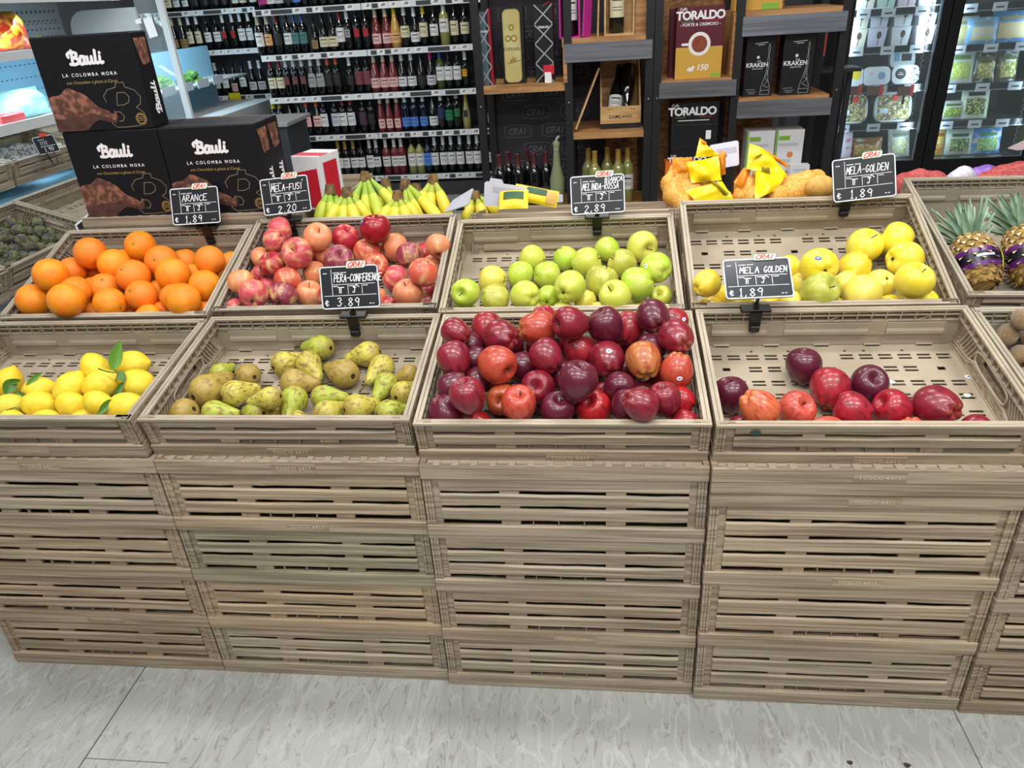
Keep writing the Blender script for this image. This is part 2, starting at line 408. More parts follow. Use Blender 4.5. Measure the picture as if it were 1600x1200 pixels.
def long_inner(W, H, mb=None, sgn=1, D=.4):
    """inside face of the back wall (seen from the front): rim, lattice, bulged panel, hinge clips"""
    mb = mb or MB()
    y1 = D; t = .016
    mb.box(.003, W - .003, y1 - t, y1 - .0095, H - .005, H, 1); mb.box(.003, W - .003, y1 - .0075, y1, H - .006, H, 1)
    mb.box(.003, W - .003, y1 - .004, y1, .03, H - .004, 0)
    mb.box(.012, W - .012, y1 - t, y1 - t + .003, H - .0155, H - .0125, 1)
    mb.box(.012, W - .012, y1 - t, y1 - .004, H - .031, H - .0275, 1)
    n = 18
    for k in range(n + 1):
        x = .014 + (W - .03) * k / n; mb.box(x, x + .0022, y1 - t, y1 - .004, H - .03, H - .004, 1)
    for x in (.12, .3, .5): mb.bar((x, y1 - t + .002, H - .028), (x + .03, y1 - t + .002, H - .013), .002, .002, 1)
    # bulged panel
    for a, b in ((.04, W * .31 - .02), (W * .31 + .02, W * .69 - .02), (W * .69 + .02, W - .04)):
        sec = [(y1 - .004, H - .031), (y1 - t - .001, H - .034), (y1 - t - .001, H - .05), (y1 - t - .004, H - .056), (y1 - t - .004, H - .064), (y1 - .006, H - .07)]
        vs = [(x, yy, zz) for x in (a, b) for yy, zz in sec]; k = len(sec)
        mb.add(vs, [(i, i + 1, k + i + 1, k + i) for i in range(k - 1)] + [tuple(range(k - 1, -1, -1)), tuple(range(k, 2 * k))], 1)
    for t_ in (.31, .69): mb.box(W * t_ - .02, W * t_ + .02, y1 - t, y1 - .004, H - .068, H - .031, 1)
    mb.box(.04, W - .04, y1 - .013, y1 - .004, .014, H - .068, 1)
    for a, b in ((.004, .04), (W - .04, W - .004)): mb.box(a, b, y1 - .013, y1 - .004, .014, H - .03, 1)
    return mb
def clips(W, k, D=.4):
    mb = MB()
    if 1:
        x = .05 + k * (W - .14) / 4; mb.box(x, x + .036, D - .0185, D - .0128, .0125, .0175); mb.box(x + .003, x + .033, D - .019, D - .0183, .0135, .016, 1)
    return mb
def side_panel(D, H, right=False, W=.6, handle=True):
    mb = MB(); T = (lambda a, b: (W - b, W - a)) if right else (lambda a, b: (a, b))
    B = lambda a, b, y0, y1, z0, z1, m=1: mb.box(*T(a, b), y0, y1, z0, z1, m)
    px = lambda v: W - v if right else v
    B(0, .0065, 0, D, H - .006, H); B(.0085, .0155, .012, D - .012, H - .005, H); B(.0065, .0085, 0, D, H - .006, H - .003)
    hy0, hy1, hz0, hz1 = D * .36, D * .64, H - .058, H - .036
    B(.001, .004, .003, D - .003, .03, hz0, 0); B(.001, .004, .003, D - .003, hz1, H - .005, 0)
    B(.001, .004, .003, hy0, hz0, hz1, 0); B(.001, .004, hy1, D - .003, hz0, hz1, 0)
    n = 15
    for k in range(n + 1):
        y = .014 + (D - .03) * k / n; B(.004, .0145, y, y + .002, H - .024, H - .005)
        if k < n and k % 2 == 0: mb.bar((px(.011), y, H - .023), (px(.011), y + (D - .03) / n, H - .006), .0025, .002, 1, up=(1, 0, 0))
    B(.004, .0145, .012, D - .012, H - .0265, H - .0235)
    # handle collar and the wiry stiffening ribs that run down from it
    lp = [(px(.012), hy0 - .02 + (hy1 - hy0 + .04) * a, hz0 - .008 + (hz1 - hz0 + .014) * b) for a, b in rr(0, 1, 0, 1, .28, 4)]
    mb.tube(lp + [lp[0]], .0028, 6, 1, cap=False)
    for o in (0, .009):
        mb.tube([(px(.011), D * .06, .02 + o), (px(.011), D * .24, .026 + o), (px(.012), hy0 - .022, hz0 - .012 + o * .4), (px(.012), hy1 + .022, hz0 - .012 + o * .4), (px(.011), D * .76, .026 + o), (px(.011), D * .94, .02 + o)], .0024, 6, 1)
    for k in range(6):
        y = D * (.08 + .03 * k); mb.bar((px(.009), y, .018), (px(.009), y + .03, H - .03), .0035, .003, 1, up=(1, 0, 0)); mb.bar((px(.009), D - y, .018), (px(.009), D - y - .03, H - .03), .0035, .003, 1, up=(1, 0, 0))
    B(.004, .008, .02, D - .02, .013, hz0 - .012, 0); B(.004, .014, .012, D - .012, .012, .016)
    return mb
def plain_side(D, H, right, W):
    mb = MB(); x = W - .012 if right else 0
    mb.box(x + .002, x + .01, .016, D - .016, RAIL, H)
    for k in range(3): mb.box(x, x + .012, .03, D - .03, RAIL + .012 + k * (H - RAIL - .012) / 3, RAIL + .006 + (k + 1) * (H - RAIL - .012) / 3)
    return mb
def maker_plate(x, z, W=.1):
    mb = MB().box(x, x + W, -.0008, .002, z - .011, z + .011)
    mb.text('TOSCO 6411', .0125, (x + W * .5, -.0012, z - .0045), (1, 0, 0), (0, 0, 1), 1, bold=.012, space=1.15)
    return mb
def maker_letters(x, z):
    return MB().text('TOSCO 6411', .0125, (x, -.0014, z - .0045), (1, 0, 0), (0, 0, 1), 0, bold=.012, space=1.12)

CM = [m_grain, m_smooth]
_cr = {}
def crate_meshes(kind):
    if kind in _cr: return _cr[kind]
    W, D, H, n, disp, seed = kind
    q = []
    if n == 0:      # folded flat: the base with its walls laid in
        b = rail_base(W, D, False).box(.014, W - .014, .014, D - .014, .013, RAIL - .004, 1)
        for k in range(14): b.box(.03 + k * .04, .044 + k * .04, .0004, .02, RAIL - .001, RAIL + .0008, 1)
        q.append(('base', b.mesh('crate_base', CM)))
    else:
        q.append(('base', rail_base(W, D, disp).mesh('crate_base', [m_grain, m_inner])))
        f = slat_panel(W, H, n, seed)
        if disp:
            f.box(.003, W - .003, .0005, .0065, H - .006, H, 1); f.box(.003, W - .003, .009, .0165, H - .005, H, 1); f.box(.02, W - .02, .0145, .0165, .012, H - .004, 1)
        q.append(('front_panel', f.mesh('crate_front', CM)))
        if disp:
            q.append(('back_panel', long_inner(W, H, D=D).mesh('crate_back', [m_grain, m_inner])))
            for k in range(5): q.append(('hinge_clip', clips(W, k, D).mesh('crate_clips', [m_inner, mat('dark gap', C(30, 26, 22), rough=.9)])))
            q.append(('side_panel', side_panel(D, H, False, W).mesh('crate_side', [m_grain, m_inner]))); q.append(('side_panel', side_panel(D, H, True, W).mesh('crate_side', [m_grain, m_inner])))
        else:
            q.append(('back_panel', MB().box(.002, W - .002, D - .012, D - .003, RAIL, H).mesh('crate_back', CM)))
            q.append(('side_panel', plain_side(D, H, False, W).mesh('crate_side', CM))); q.append(('side_panel', plain_side(D, H, True, W).mesh('crate_side', CM)))
    _cr[kind] = q; return q
_plate = {}
def crate(name, loc, H, n, disp, label, group, tint=(1, 1, 1), tilt=0, W=.6, D=.4, plate=False, seed=1, yaw=0):
    e = empty(name, loc, (tilt, 0, yaw)); tag(e, label, 'crate', group)
    tc = (tint[0], tint[1], tint[2], 1)
    for nm, me in crate_meshes((W, D, H, n, disp, seed)):
        obj(nm, me, None, e, color=tc)
    if plate:
        if not _plate: _plate['m'] = maker_plate(.27, RAIL * .52).mesh('maker_plate', [m_grain, m_emboss])
        tag(obj('maker_plate', _plate['m'], None, e, color=tc), 'raised plate reading TOSCO 6411')
    return e

T0 = (1, 1, 1)
YF = [0, -.0008, -.0114, -.0235, -.03]
XW = .602
WORDS = ['leftmost stack', 'second stack from left', 'third stack from left', 'fourth stack from left', 'rightmost stack']
tints = {(0, 2): (.98, .94, .86), (1, 2): (.86, .92, .86), (1, 3): (1.04, 1, .92), (1, 4): (1.04, 1, .92), (0, 1): (.98, .9, .84), (1, 1): (1.06, .98, .86), (0, 0): (.9, .85, .8), (2, 1): (.96, .93, .88), (3, 2): (1.06, 1.04, .98), (3, 1): (1.04, 1, .94), (4, 0): (.92, .88, .82), (4, 1): (.96, .92, .86)}
for c in range(5):
    if c == 3: zs = [0, .18, .366, .578]; tops = [.578, .606, .637]
    else: zs = [0, .156, .3125, .470, .628]; tops = [.630]
    for k in range(len(zs) - 1):
        n = 4 if (c, k) == (3, 2) else 3
        pos = ['on the floor', 'second from the floor', 'third from the floor', 'fourth from the floor'][k]
        crate('produce_crate', (XW * c, YF[c], zs[k]), zs[k + 1] - zs[k], n, False, f'brown slatted plastic crate {pos} in the {WORDS[c]}', 'slatted crates stacked under the fruit', tints.get((c, k), T0),
              plate=(c, k) in ((0, 1), (2, 1), (3, 2), (1, 3)), seed=3 + (c * 2 + k) % 4)
    for k, z in enumerate(tops):
        pos = 'topmost' if len(tops) == 1 else ['lowest folded one', 'middle folded one', 'topmost folded one'][k]
        lab = f'flat folded brown crate on top of the {WORDS[c]}' if len(tops) == 1 else f'flat folded brown crate, {pos} of three atop the {WORDS[c]}'
        crate('folded_crate', (XW * c, YF[c], z - .0005), RAIL, 0, False, lab, 'folded crates under the fruit crates', (.98, .96, .93) if k != 1 else (.95, .95, .9), plate=(c in (0, 1) or (c == 3 and k != 1)))

# display crates: rim front edge and tilt of each, as they stand
DH = .112
DISP = {}
def display(key, x, y, zr, tilt, label, W=.6, D=.4, H=DH, tint=T0, n=2, plate=True, yaw=0, grp='tilted fruit crates'):
    O = Vector((x, y + H * math.sin(tilt), zr - H * math.cos(tilt)))
    e = crate('fruit_crate', O, H, n, True, label, grp, tint, tilt, W, D, plate, seed=9, yaw=yaw)
    M = Matrix.Translation(O) @ Matrix.Rotation(yaw, 4, 'Z') @ Matrix.Rotation(tilt, 4, 'X')
    DISP[key] = (M, W, D, H); return e
display('A1', -.012, -.0121, .7783, .1625, 'open tilted crate half filled with lemons, leftmost of the front row', tint=(.93, .9, .88))
display('B1', XW - .0089, .0028, .7684, .1854, 'open tilted crate of speckled pears in the front row', tint=(.98, .95, .93))
display('C1', XW * 2 - .002, -.0055, .7638, .1999, 'open tilted crate heaped high with dark red apples', tint=(1.04, 1.01, .97))
display('D1', XW * 3 + .0023, -.0188, .7691, .2078, 'nearly empty tilted crate holding thirteen red apples, front row', tint=(1.06, 1.02, .97))
display('A2', -.0393, .4265, .8345, .3396, 'open tilted crate of oranges at the left of the back row')
display('B2', XW - .0258, .4319, .8445, .3512, 'open tilted crate of pink and yellow apples behind the pears')
display('C2', XW * 2 - .0167, .3976, .8443, .3218, 'open tilted crate of green apples behind the heaped red apples', tint=(1.05, 1.02, .96))
display('D2', XW * 3 - .0042, .3896, .8488, .4143, 'open tilted crate of yellow apples behind the nearly empty crate', tint=(1.06, 1.02, .97))
display('E1', XW * 4 + .006, -.025, .768, .2, 'open tilted crate of kiwis at the right edge of the front row')
display('E2', 2.437, .43, .853, .23, 'open tilted crate of pineapples at the right end of the back row', W=.46, D=.6, H=.15, n=3, yaw=-.06)
# hidden stacks that carry the back rows
def plainstack(x, y, n4, nf, tilt_gap=0):
    z = 0
    for k in range(n4):
        crate('produce_crate', (x, y, z), .156, 3, False, 'brown slatted plastic crate in the hidden stacks carrying the back rows', 'hidden stacks behind the front row'); z += .156
    for k in range(nf):
        crate('folded_crate', (x, y, z), RAIL, 0, False, 'flat folded brown crate in the hidden stacks carrying the back rows', 'hidden folded crates behind the front row'); z += RAIL
for c, (y, dx) in enumerate(((.412, -.036), (.412, -.024), (.392, -.015), (.385, -.003))): plainstack(XW * c + dx, y, 4, 3)

# ---------------------------------------------------------------- fruit meshes
def apple_fn(kind, sd):
    r0 = random.Random(sd); a1, a2, p1, p2 = r0.uniform(.0, .05), r0.uniform(0, .03), r0.uniform(0, 6), r0.uniform(0, 6)
    h = {'delicious': 1.13, 'fuji': .93, 'golden': 1.0}[kind] * r0.uniform(.97, 1.03)
    tap = {'delicious': .22, 'fuji': .05, 'golden': .13}[kind]; lobe = {'delicious': .055, 'fuji': .018, 'golden': .03}[kind]
    def fn(u, v):
        ph = 2 * PI * u; th = PI * (.0015 + .997 * v); s, c = math.sin(th), math.cos(th)
        r = s ** .92 * (1 + tap * (c * .8 - .05)) * (1 + a1 * math.cos(ph + p1) + a2 * math.cos(2 * ph + p2))
        z = c * h
        if c > 0: z -= .40 * math.exp(-(r / .30) ** 2)
        else:
            z += .24 * math.exp(-(r / .27) ** 2) - lobe * math.cos(5 * ph) * math.exp(-((r - .45) / .25) ** 2)
            r *= 1 + lobe * .7 * math.cos(5 * ph) * max(0, -c)
        z += .04 * r * math.cos(ph + p2)
        return (r * math.cos(ph) * .97, r * math.sin(ph) * .97, z * .97)
    return fn
def apple_stem(sd):
    r = random.Random(sd); a = r.uniform(0, 6); b = r.uniform(.05, .16)
    return MB().tube([(0, 0, .5), (b * .2 * math.cos(a), b * .2 * math.sin(a), .68), (b * math.cos(a), b * math.sin(a), .9 + r.uniform(-.05, .12))], [.035, .028, .04], 6)
def calyx_mb():
    mb = MB()
    for k in range(5):
        a = 2 * PI * k / 5; d = Vector((math.cos(a), math.sin(a), 0)); t = Vector((-d.y, d.x, 0)) * .045
        o = Vector((0, 0, -.735)); mb.add([o - t, o + t, o + d * .13 + Vector((0, 0, -.075)), o + d * .05 + Vector((0, 0, -.05))], [(0, 1, 2), (0, 3, 2), (1, 3, 2)])
    return mb.lathe([(.0, -.72), (.07, -.722), (.09, -.745), (.0, -.75)], 8)
def orange_fn(sd):
    r0 = random.Random(sd); a1, p1, q = r0.uniform(0, .03), r0.uniform(0, 6), r0.uniform(.93, 1.0)
    def fn(u, v):
        ph = 2 * PI * u; th = PI * (.002 + .996 * v); s, c = math.sin(th), math.cos(th)
        r = s * (1 + a1 * math.cos(ph + p1)); z = c * q - .06 * math.exp(-(s / .22) ** 2) * (1 if c > 0 else -1)
        return (r * math.cos(ph) * .99, r * math.sin(ph) * .99, z)
    return fn
def lemon_fn(sd):
    r0 = random.Random(sd); b = r0.uniform(-.06, .06); e = r0.uniform(1.1, 1.2)
    def fn(u, v):
        ph = 2 * PI * u; th = PI * (.002 + .996 * v); s, c = math.sin(th), math.cos(th)
        z = c * e; r = s * (1 + .03 * math.cos(3 * ph + b * 40) )
        nip = math.exp(-(s / .30) ** 2); z += (.15 if c > 0 else -.06) * nip; r *= 1 - .10 * nip * (c > 0)
        return (r * math.cos(ph) * .95 + b * s * s, r * math.sin(ph) * .95, z)
    return fn
def pear_fn(sd):
    r0 = random.Random(sd); bx = r0.uniform(-.16, .16); by = r0.uniform(-.1, .1); ln = r0.uniform(1.75, 2.05); fat = r0.uniform(.95, 1.05)
    def fn(u, v):
        ph = 2 * PI * u; t = v   # 0 = eye end, 1 = stem end
        z = -1 + (ln + 1) * (1 - math.cos(PI * t)) / 2
        k = (z + 1) / (ln + 1)
        belly = math.sqrt(max(0, 1 - ((k - .34) / .345) ** 2)) if k < .34 else 1.0
        if k >= .34:
            q = (k - .34) / .66; belly = (1 - .62 * (q * q * (3 - 2 * q)) ** .85) * math.sqrt(max(0, 1 - max(0, (q - .82) / .18) ** 2))
        r = max(.004, belly * fat) ; zz = z + (.09 * math.exp(-(r / .3) ** 2) if t < .3 else 0)
        ca = max(0, z) ** 2 / 4
        return (r * math.cos(ph) * .98 * (1 + .02 * math.cos(2 * ph)) + bx * ca, r * math.sin(ph) * .98 + by * ca, zz)
    return fn, (bx * ln * ln / 4, by * ln * ln / 4, ln)

m_red = mat('dark red apple skin', C(120, 22, 30), objcol=True, col2=C(84, 16, 34), rough=.33, nscale=(5, 5, .9), detail=5, ramp=(.42, .78), coat=.25, speck=(C(186, 120, 112), 15, .05), tip=(C(150, 84, 58), -.62, -.9))
m_redor = mat('orange flushed apple skin', C(190, 70, 40), objcol=True, col2=C(156, 36, 38), rough=.36, nscale=(6, 6, .7), detail=5, ramp=(.42, .74), coat=.25, speck=(C(226, 180, 140), 15, .05), tip=(C(184, 140, 66), -.58, -.86))
m_fuji = mat('pink and yellow apple skin', C(200, 90, 90), objcol=True, col2=C(226, 184, 124), rough=.36, nscale=(2.4, 2.4, .9), detail=6, ramp=(.45, .76), coat=.15, speck=(C(240, 214, 170), 17, .05))
m_green = mat('green apple skin', C(186, 200, 70), objcol=True, col2=C(206, 208, 98), rough=.33, nscale=(2, 2, 1.2), detail=4, ramp=(.4, .75), coat=.2, speck=(C(136, 140, 60), 14, .045), tip=(C(160, 158, 66), 1.0, 1.6))
m_yellow = mat('yellow apple skin', C(232, 212, 62), objcol=True, col2=C(238, 222, 104), rough=.33, nscale=(2, 2, 1.2), detail=4, ramp=(.4, .75), coat=.2, speck=(C(176, 150, 60), 12, .04))
m_orange = mat('orange peel', C(246, 150, 24), objcol=True, col2=C(240, 128, 20), rough=.42, nscale=(1.5, 1.5, 1.5), ramp=(.35, .7), bump=.28, bscale=(26, 26, 26), bdist=.01, bdetail=1, sss=.0)
m_lemon = mat('lemon peel', C(240, 214, 60), objcol=True, col2=C(232, 196, 40), rough=.42, nscale=(2, 2, 2), bump=.25, bscale=(20, 20, 20), bdist=.012, bdetail=1)
m_pear = mat('russet pear skin', C(172, 174, 66), objcol=True, col2=C(136, 104, 54), rough=.45, nscale=(4.5, 4.5, 2.6), detail=10, ramp=(.46, .66), speck=(C(112, 92, 48), 17, .075), tip=(C(154, 130, 62), .2, -1.2), bump=.1, bscale=(24, 24, 24), bdist=.006)
m_kiwi = mat('kiwi fuzz', C(150, 120, 78), col2=C(120, 92, 56), rough=.9, nscale=(9, 9, 3), detail=8, bump=.5, bscale=(40, 40, 20), bdist=.02, sheen=.4)
m_stem = mat('dry stem', C(96, 74, 44), col2=C(70, 50, 30), rough=.8)
m_gstem = mat('yellow stem', C(190, 160, 60), rough=.7)
m_calyx = mat('dry blossom end', C(58, 44, 30), rough=.9)
m_leaf = mat('citrus leaf', C(98, 140, 44), col2=C(70, 112, 36), objmul=True, rough=.4, nscale=(20, 60, 20))
m_stk = mat('blue fruit sticker', C(50, 90, 170), rough=.4); m_stkw = mat('white fruit sticker', C(230, 232, 238), rough=.4)
m_scar = mat('orange navel', C(120, 110, 50), rough=.8)

PROTO = {}
def proto(kind):
    if kind in PROTO: return PROTO[kind]
    L = []
    for i in range(5):
        sd = i * 7 + len(kind)
        if kind in ('delicious', 'fuji', 'golden'):
            L.append((MB().grid(apple_fn(kind, sd), 30, 22, wrap=True).mesh('apple', [m_red]), [('stem', apple_stem(sd).mesh('stem', [m_stem])), ('blossom_end', calyx_mb().mesh('calyx', [m_calyx]))]))
        elif kind == 'orange':
            L.append((MB().grid(orange_fn(sd), 28, 18, wrap=True).mesh('orange', [m_orange]), [('navel', MB().lathe([(0, .945), (.05, .96), (.08, .945)], 7).mesh('navel', [m_scar]))]))
        elif kind == 'lemon':
            L.append((MB().grid(lemon_fn(sd), 26, 20, wrap=True).mesh('lemon', [m_lemon]), []))
        elif kind == 'pear':
            fn, tip = pear_fn(sd); t = Vector(tip); r = random.Random(sd)
            st = MB().tube([t - Vector((0, 0, .12)), t + Vector((.02, 0, .3)), t + Vector((r.uniform(-.3, .3), r.uniform(-.2, .2), .85))], [.1, .07, .085], 6)
            L.append((MB().grid(fn, 26, 26, wrap=True).mesh('pear', [m_pear]), [('stem', st.mesh('stem', [m_stem])), ('blossom_end', MB().lathe([(0, -.905), (.07, -.915), (.12, -.95)], 8).mesh('calyx', [m_calyx]))]))
        elif kind == 'kiwi':
            L.append((MB().grid(lambda u, v: (math.sin(PI * v) * math.cos(2 * PI * u), .92 * math.sin(PI * v) * math.sin(2 * PI * u), 1.25 * math.cos(PI * v)), 22, 16, wrap=True).mesh('kiwi', [m_kiwi]), [('stem_scar', MB().lathe([(0, 1.27), (.12, 1.262), (.16, 1.22)], 8).mesh('scar', [m_calyx]))]))
    PROTO[kind] = L; return L

def fruit(kind, name, P, R, axis, spin, color, material=None, var=0):
    """one fruit: skin mesh plus its stem / blossom end as parts"""
    me, parts = proto(kind)[var % 5]
    o = bpy.data.objects.new(name, me); COL.objects.link(o); o.color = color
    q = Vector((0, 0, 1)).rotation_difference(Vector(axis)) if Vector(axis).z > -.9999 else Matrix.Rotation(PI, 3, 'X').to_quaternion()
    o.rotation_mode = 'QUATERNION'; o.rotation_quaternion = q @ Matrix.Rotation(spin, 3, 'Z').to_quaternion(); o.location = P; o.scale = (R * {'delicious': 1.0, 'golden': 1.03, 'orange': 1.02, 'fuji': 1.02}.get(kind, 1.0),) * 3
    if material is not None:
        o.material_slots[0].link = 'OBJECT'; o.material_slots[0].material = material
    for nm, pm in parts:
        c = bpy.data.objects.new(nm, pm); COL.objects.link(c); c.parent = o
    return o
def world_dir(o, d):   # direction in world -> fruit's own frame
    return o.rotation_quaternion.inverted() @ Vector(d)
def patch(o, name, d, sx, sy, m, lift=.012, shape=None, label=None):
    """a sticker laid on the skin where direction d (world) leaves the fruit"""
    d = world_dir(o, d).normalized(); me = o.data
    bt = BVHTree.FromPolygons([v.co for v in me.vertices], [tuple(p.vertices) for p in me.polygons])
    u = d.orthogonal().normalized(); up = world_dir(o, (0, 0, 1)); u = (up.cross(d)); u = u.normalized() if u.length > .01 else d.orthogonal().normalized(); v = d.cross(u)
    vs = []; n = 12
    for r in (0, .5, 1):
        for k in range(n):
            a = 2 * PI * k / n; q = d + u * (sx * r * math.cos(a)) + v * (sy * r * math.sin(a)); q.normalize()
            h = bt.ray_cast(q * 3, -q)[0]; vs.append((h if h else q) + q * lift)
    fs = [(r * n + k, r * n + (k + 1) % n, r * n + n + (k + 1) % n, r * n + n + k) for r in (0, 1) for k in range(n)]
    mb = MB().add(vs, fs, 0, True)
    # a white stroke across the sticker
    mb.add([vs[n + 0] + d * .006, vs[n + 2] + d * .006, vs[n + 6] + d * .006, vs[n + 8] + d * .006], [(0, 1, 2, 3)], 1)
    c = obj(name, mb, m, o)
    if label: tag(c, label)
    return c

# ---------------------------------------------------------------- piling fruit into a crate along the lines of sight
PLACED = {}; SLID = []
def settle(key, px, py, dpx, z_hint=None):
    M, W, D, H = DISP[key]; Mi = M.inverted(); pl = PLACED.setdefault(key, [])
    d0 = ray(px, py).normalized(); o = Mi @ CAM; d = (Mi.to_3x3() @ d0)
    wall = .0185; fl = .0125
    tf = (fl - o.z) / d.z
    R = dpx / 2 / FPX * pix(M @ (o + d * tf))[2]
    t = (fl + R - o.z) / d.z + .02
    best = None
    for k in range(260):
        p = o + d * t; zax = pix(M @ p)[2]; R = dpx / 2 / FPX * zax
        bad = fl + R - p.z
        for lo, hi, v in ((wall, W - wall, p.x), (wall, D - wall, p.y)):
            for g in (v - lo, hi - v):
                if p.z <= H: bad = max(bad, R - g)
                elif g < .5 * R: bad = max(bad, .5 * R - g + .005)
                elif g < R: bad = max(bad, R - math.hypot(max(g, 0), p.z - H) if g > 0 else 1)
        bad = max(bad, wall + .8 * R - p.y)
        for q, r in pl: bad = max(bad, (r + R) * .955 - (p - q).length)
        if best is None or bad < best[0]: best = (bad, p.copy(), R)
        if bad <= .0008: break
        t -= .0015
    bad, p, R = best
    if bad > .012: SLID.append((key, round(px), round(py), round(bad, 3)))
    pl.append((p.copy(), R)); return M @ p, R
def axis_of(pole, cx, cy, d, r):
    if pole:
        k, x, y = pole; v = Vector(((x - cx) / (d / 2), -(y - cy) / (d / 2)))
        if v.length > .95: v *= .95 / v.length
        v3 = Vector((v.x, v.y, math.sqrt(1 - v.length_squared)))
        if k == 'c': v3 = -v3
    else:
        a = r.uniform(0, 2 * PI); v3 = Vector((math.cos(a), math.sin(a), -.3)).normalized()
    return CROT @ v3
def rows_of(items):
    """name each fruit by its row from the back and its place in the row"""
    order = sorted(range(len(items)), key=lambda i: items[i][1]); n = len(items)
    rows = max(2, min(6, round(n / 7))); out = {}
    names = {2: ['back', 'front'], 3: ['back', 'middle', 'front'], 4: ['back', 'second', 'third', 'front'], 5: ['back', 'second', 'third', 'fourth', 'front'], 6: ['back', 'second', 'third', 'fourth', 'fifth', 'front']}[rows]
    for k in range(rows):
        ch = sorted(order[k * n // rows:(k + 1) * n // rows], key=lambda i: items[i][0])
        for j, i in enumerate(ch): out[i] = (names[k], ORD[j] if j < len(ch) - 1 or len(ch) < 2 else 'last')
    return out
def pile(key, off, sc, kind, name, cat, items, style, place, group, seed):
    """items: (cx, cy, diameter, layer, pole, look)"""
    r = random.Random(seed); rw = rows_of(items); made = {}
    for i in sorted(range(len(items)), key=lambda i: (items[i][3], items[i][1])):
        cx, cy, d, lay, pole, look = items[i]
        px, py = off[0] + cx * sc, off[1] + cy * sc
        P, R = settle(key, px, py, d * sc)
        col, mt, word = style[look]
        j = r.uniform(.93, 1.07); col = (min(1, col[0] * j), min(1, col[1] * j * r.uniform(.95, 1.05)), col[2] * j, 1)
        o = fruit(kind, name, P, R, axis_of(pole, cx, cy, d, r), r.uniform(0, 6), col, mt, r.randrange(5))
        row, n = rw[i]
        seen = {'s': ' showing its stem', 'c': ' showing its blossom end'}.get(pole[0], '') if pole else ''
        lab = f'{word}{seen}, {n} from the left in the {row} row of {place}'
        if len(lab.split()) > 16: lab = f'{word}, {n} from the left in the {row} row of {place}'
        tag(o, lab, cat, group); made[i] = o
    return made
def toward(o, cx, cy, d, x, y):   # world direction of a spot seen at x, y on a fruit seen at cx, cy
    v = Vector(((x - cx) / (d / 2), -(y - cy) / (d / 2)))
    if v.length > .93: v *= .93 / v.length
    return CROT @ Vector((v.x, v.y, math.sqrt(1 - v.length_squared)))

# oranges
OR = [(540, 180, 215, 1, 0, 'd'), (890, 130, 205, 2, ('s', 885, 135), 'b'), (775, 250, 190, 0, 0, 'b'), (705, 262, 215, 1, 0, 'b'), (575, 290, 190, 0, 0, 'd'), (415, 300, 180, 0, 0, 'd'),
      (262, 330, 226, 1, 0, 'b'), (1035, 240, 225, 1, ('s', 1035, 245), 'd'), (1200, 240, 175, 0, 0, 'd'), (1368, 230, 200, 1, 0, 'd'), (1525, 262, 180, 0, 0, 'b'), (890, 300, 180, 0, 0, 'b'),
      (838, 340, 225, 2, ('s', 803, 308), 'd'), (1112, 330, 230, 2, 0, 'b'), (1250, 350, 180, 0, 0, 'b'), (1390, 370, 185, 0, 0, 'b'), (1335, 405, 215, 1, 0, 'b'), (440, 435, 185, 0, 0, 'b'), (430, 455, 205, 1, ('s', 340, 412), 'd'),
      (300, 480, 170, 0, 0, 'b'), (148, 508, 225, 1, 0, 'b'), (373, 510, 240, 2, 0, 'b'), (640, 430, 215, 1, ('s', 665, 372), 'd'), (560, 430, 170, 0, 0, 'd'), (675, 528, 215, 2, ('s', 772, 568), 'b'), (895, 475, 210, 2, ('s', 858, 452), 'd'),
      (545, 590, 170, 0, 0, 'b'), (1010, 460, 180, 0, 0, 'b'), (1125, 490, 195, 1, 0, 'd'), (1188, 510, 238, 2, 0, 'b'), (950, 630, 190, 0, 0, 'b'), (1040, 600, 170, 0, 0, 'd'), (1340, 600, 170, 0, 0, 'd'), (800, 600, 160, 0, 0, 'd')]
pile('A2', (20, 355), .225, 'orange', 'orange', 'orange', OR, {'d': (C(240, 134, 38), None, 'deep orange citrus'), 'b': (C(244, 152, 24), None, 'bright orange citrus')}, 'the orange crate', 'oranges in the back left crate', 1)

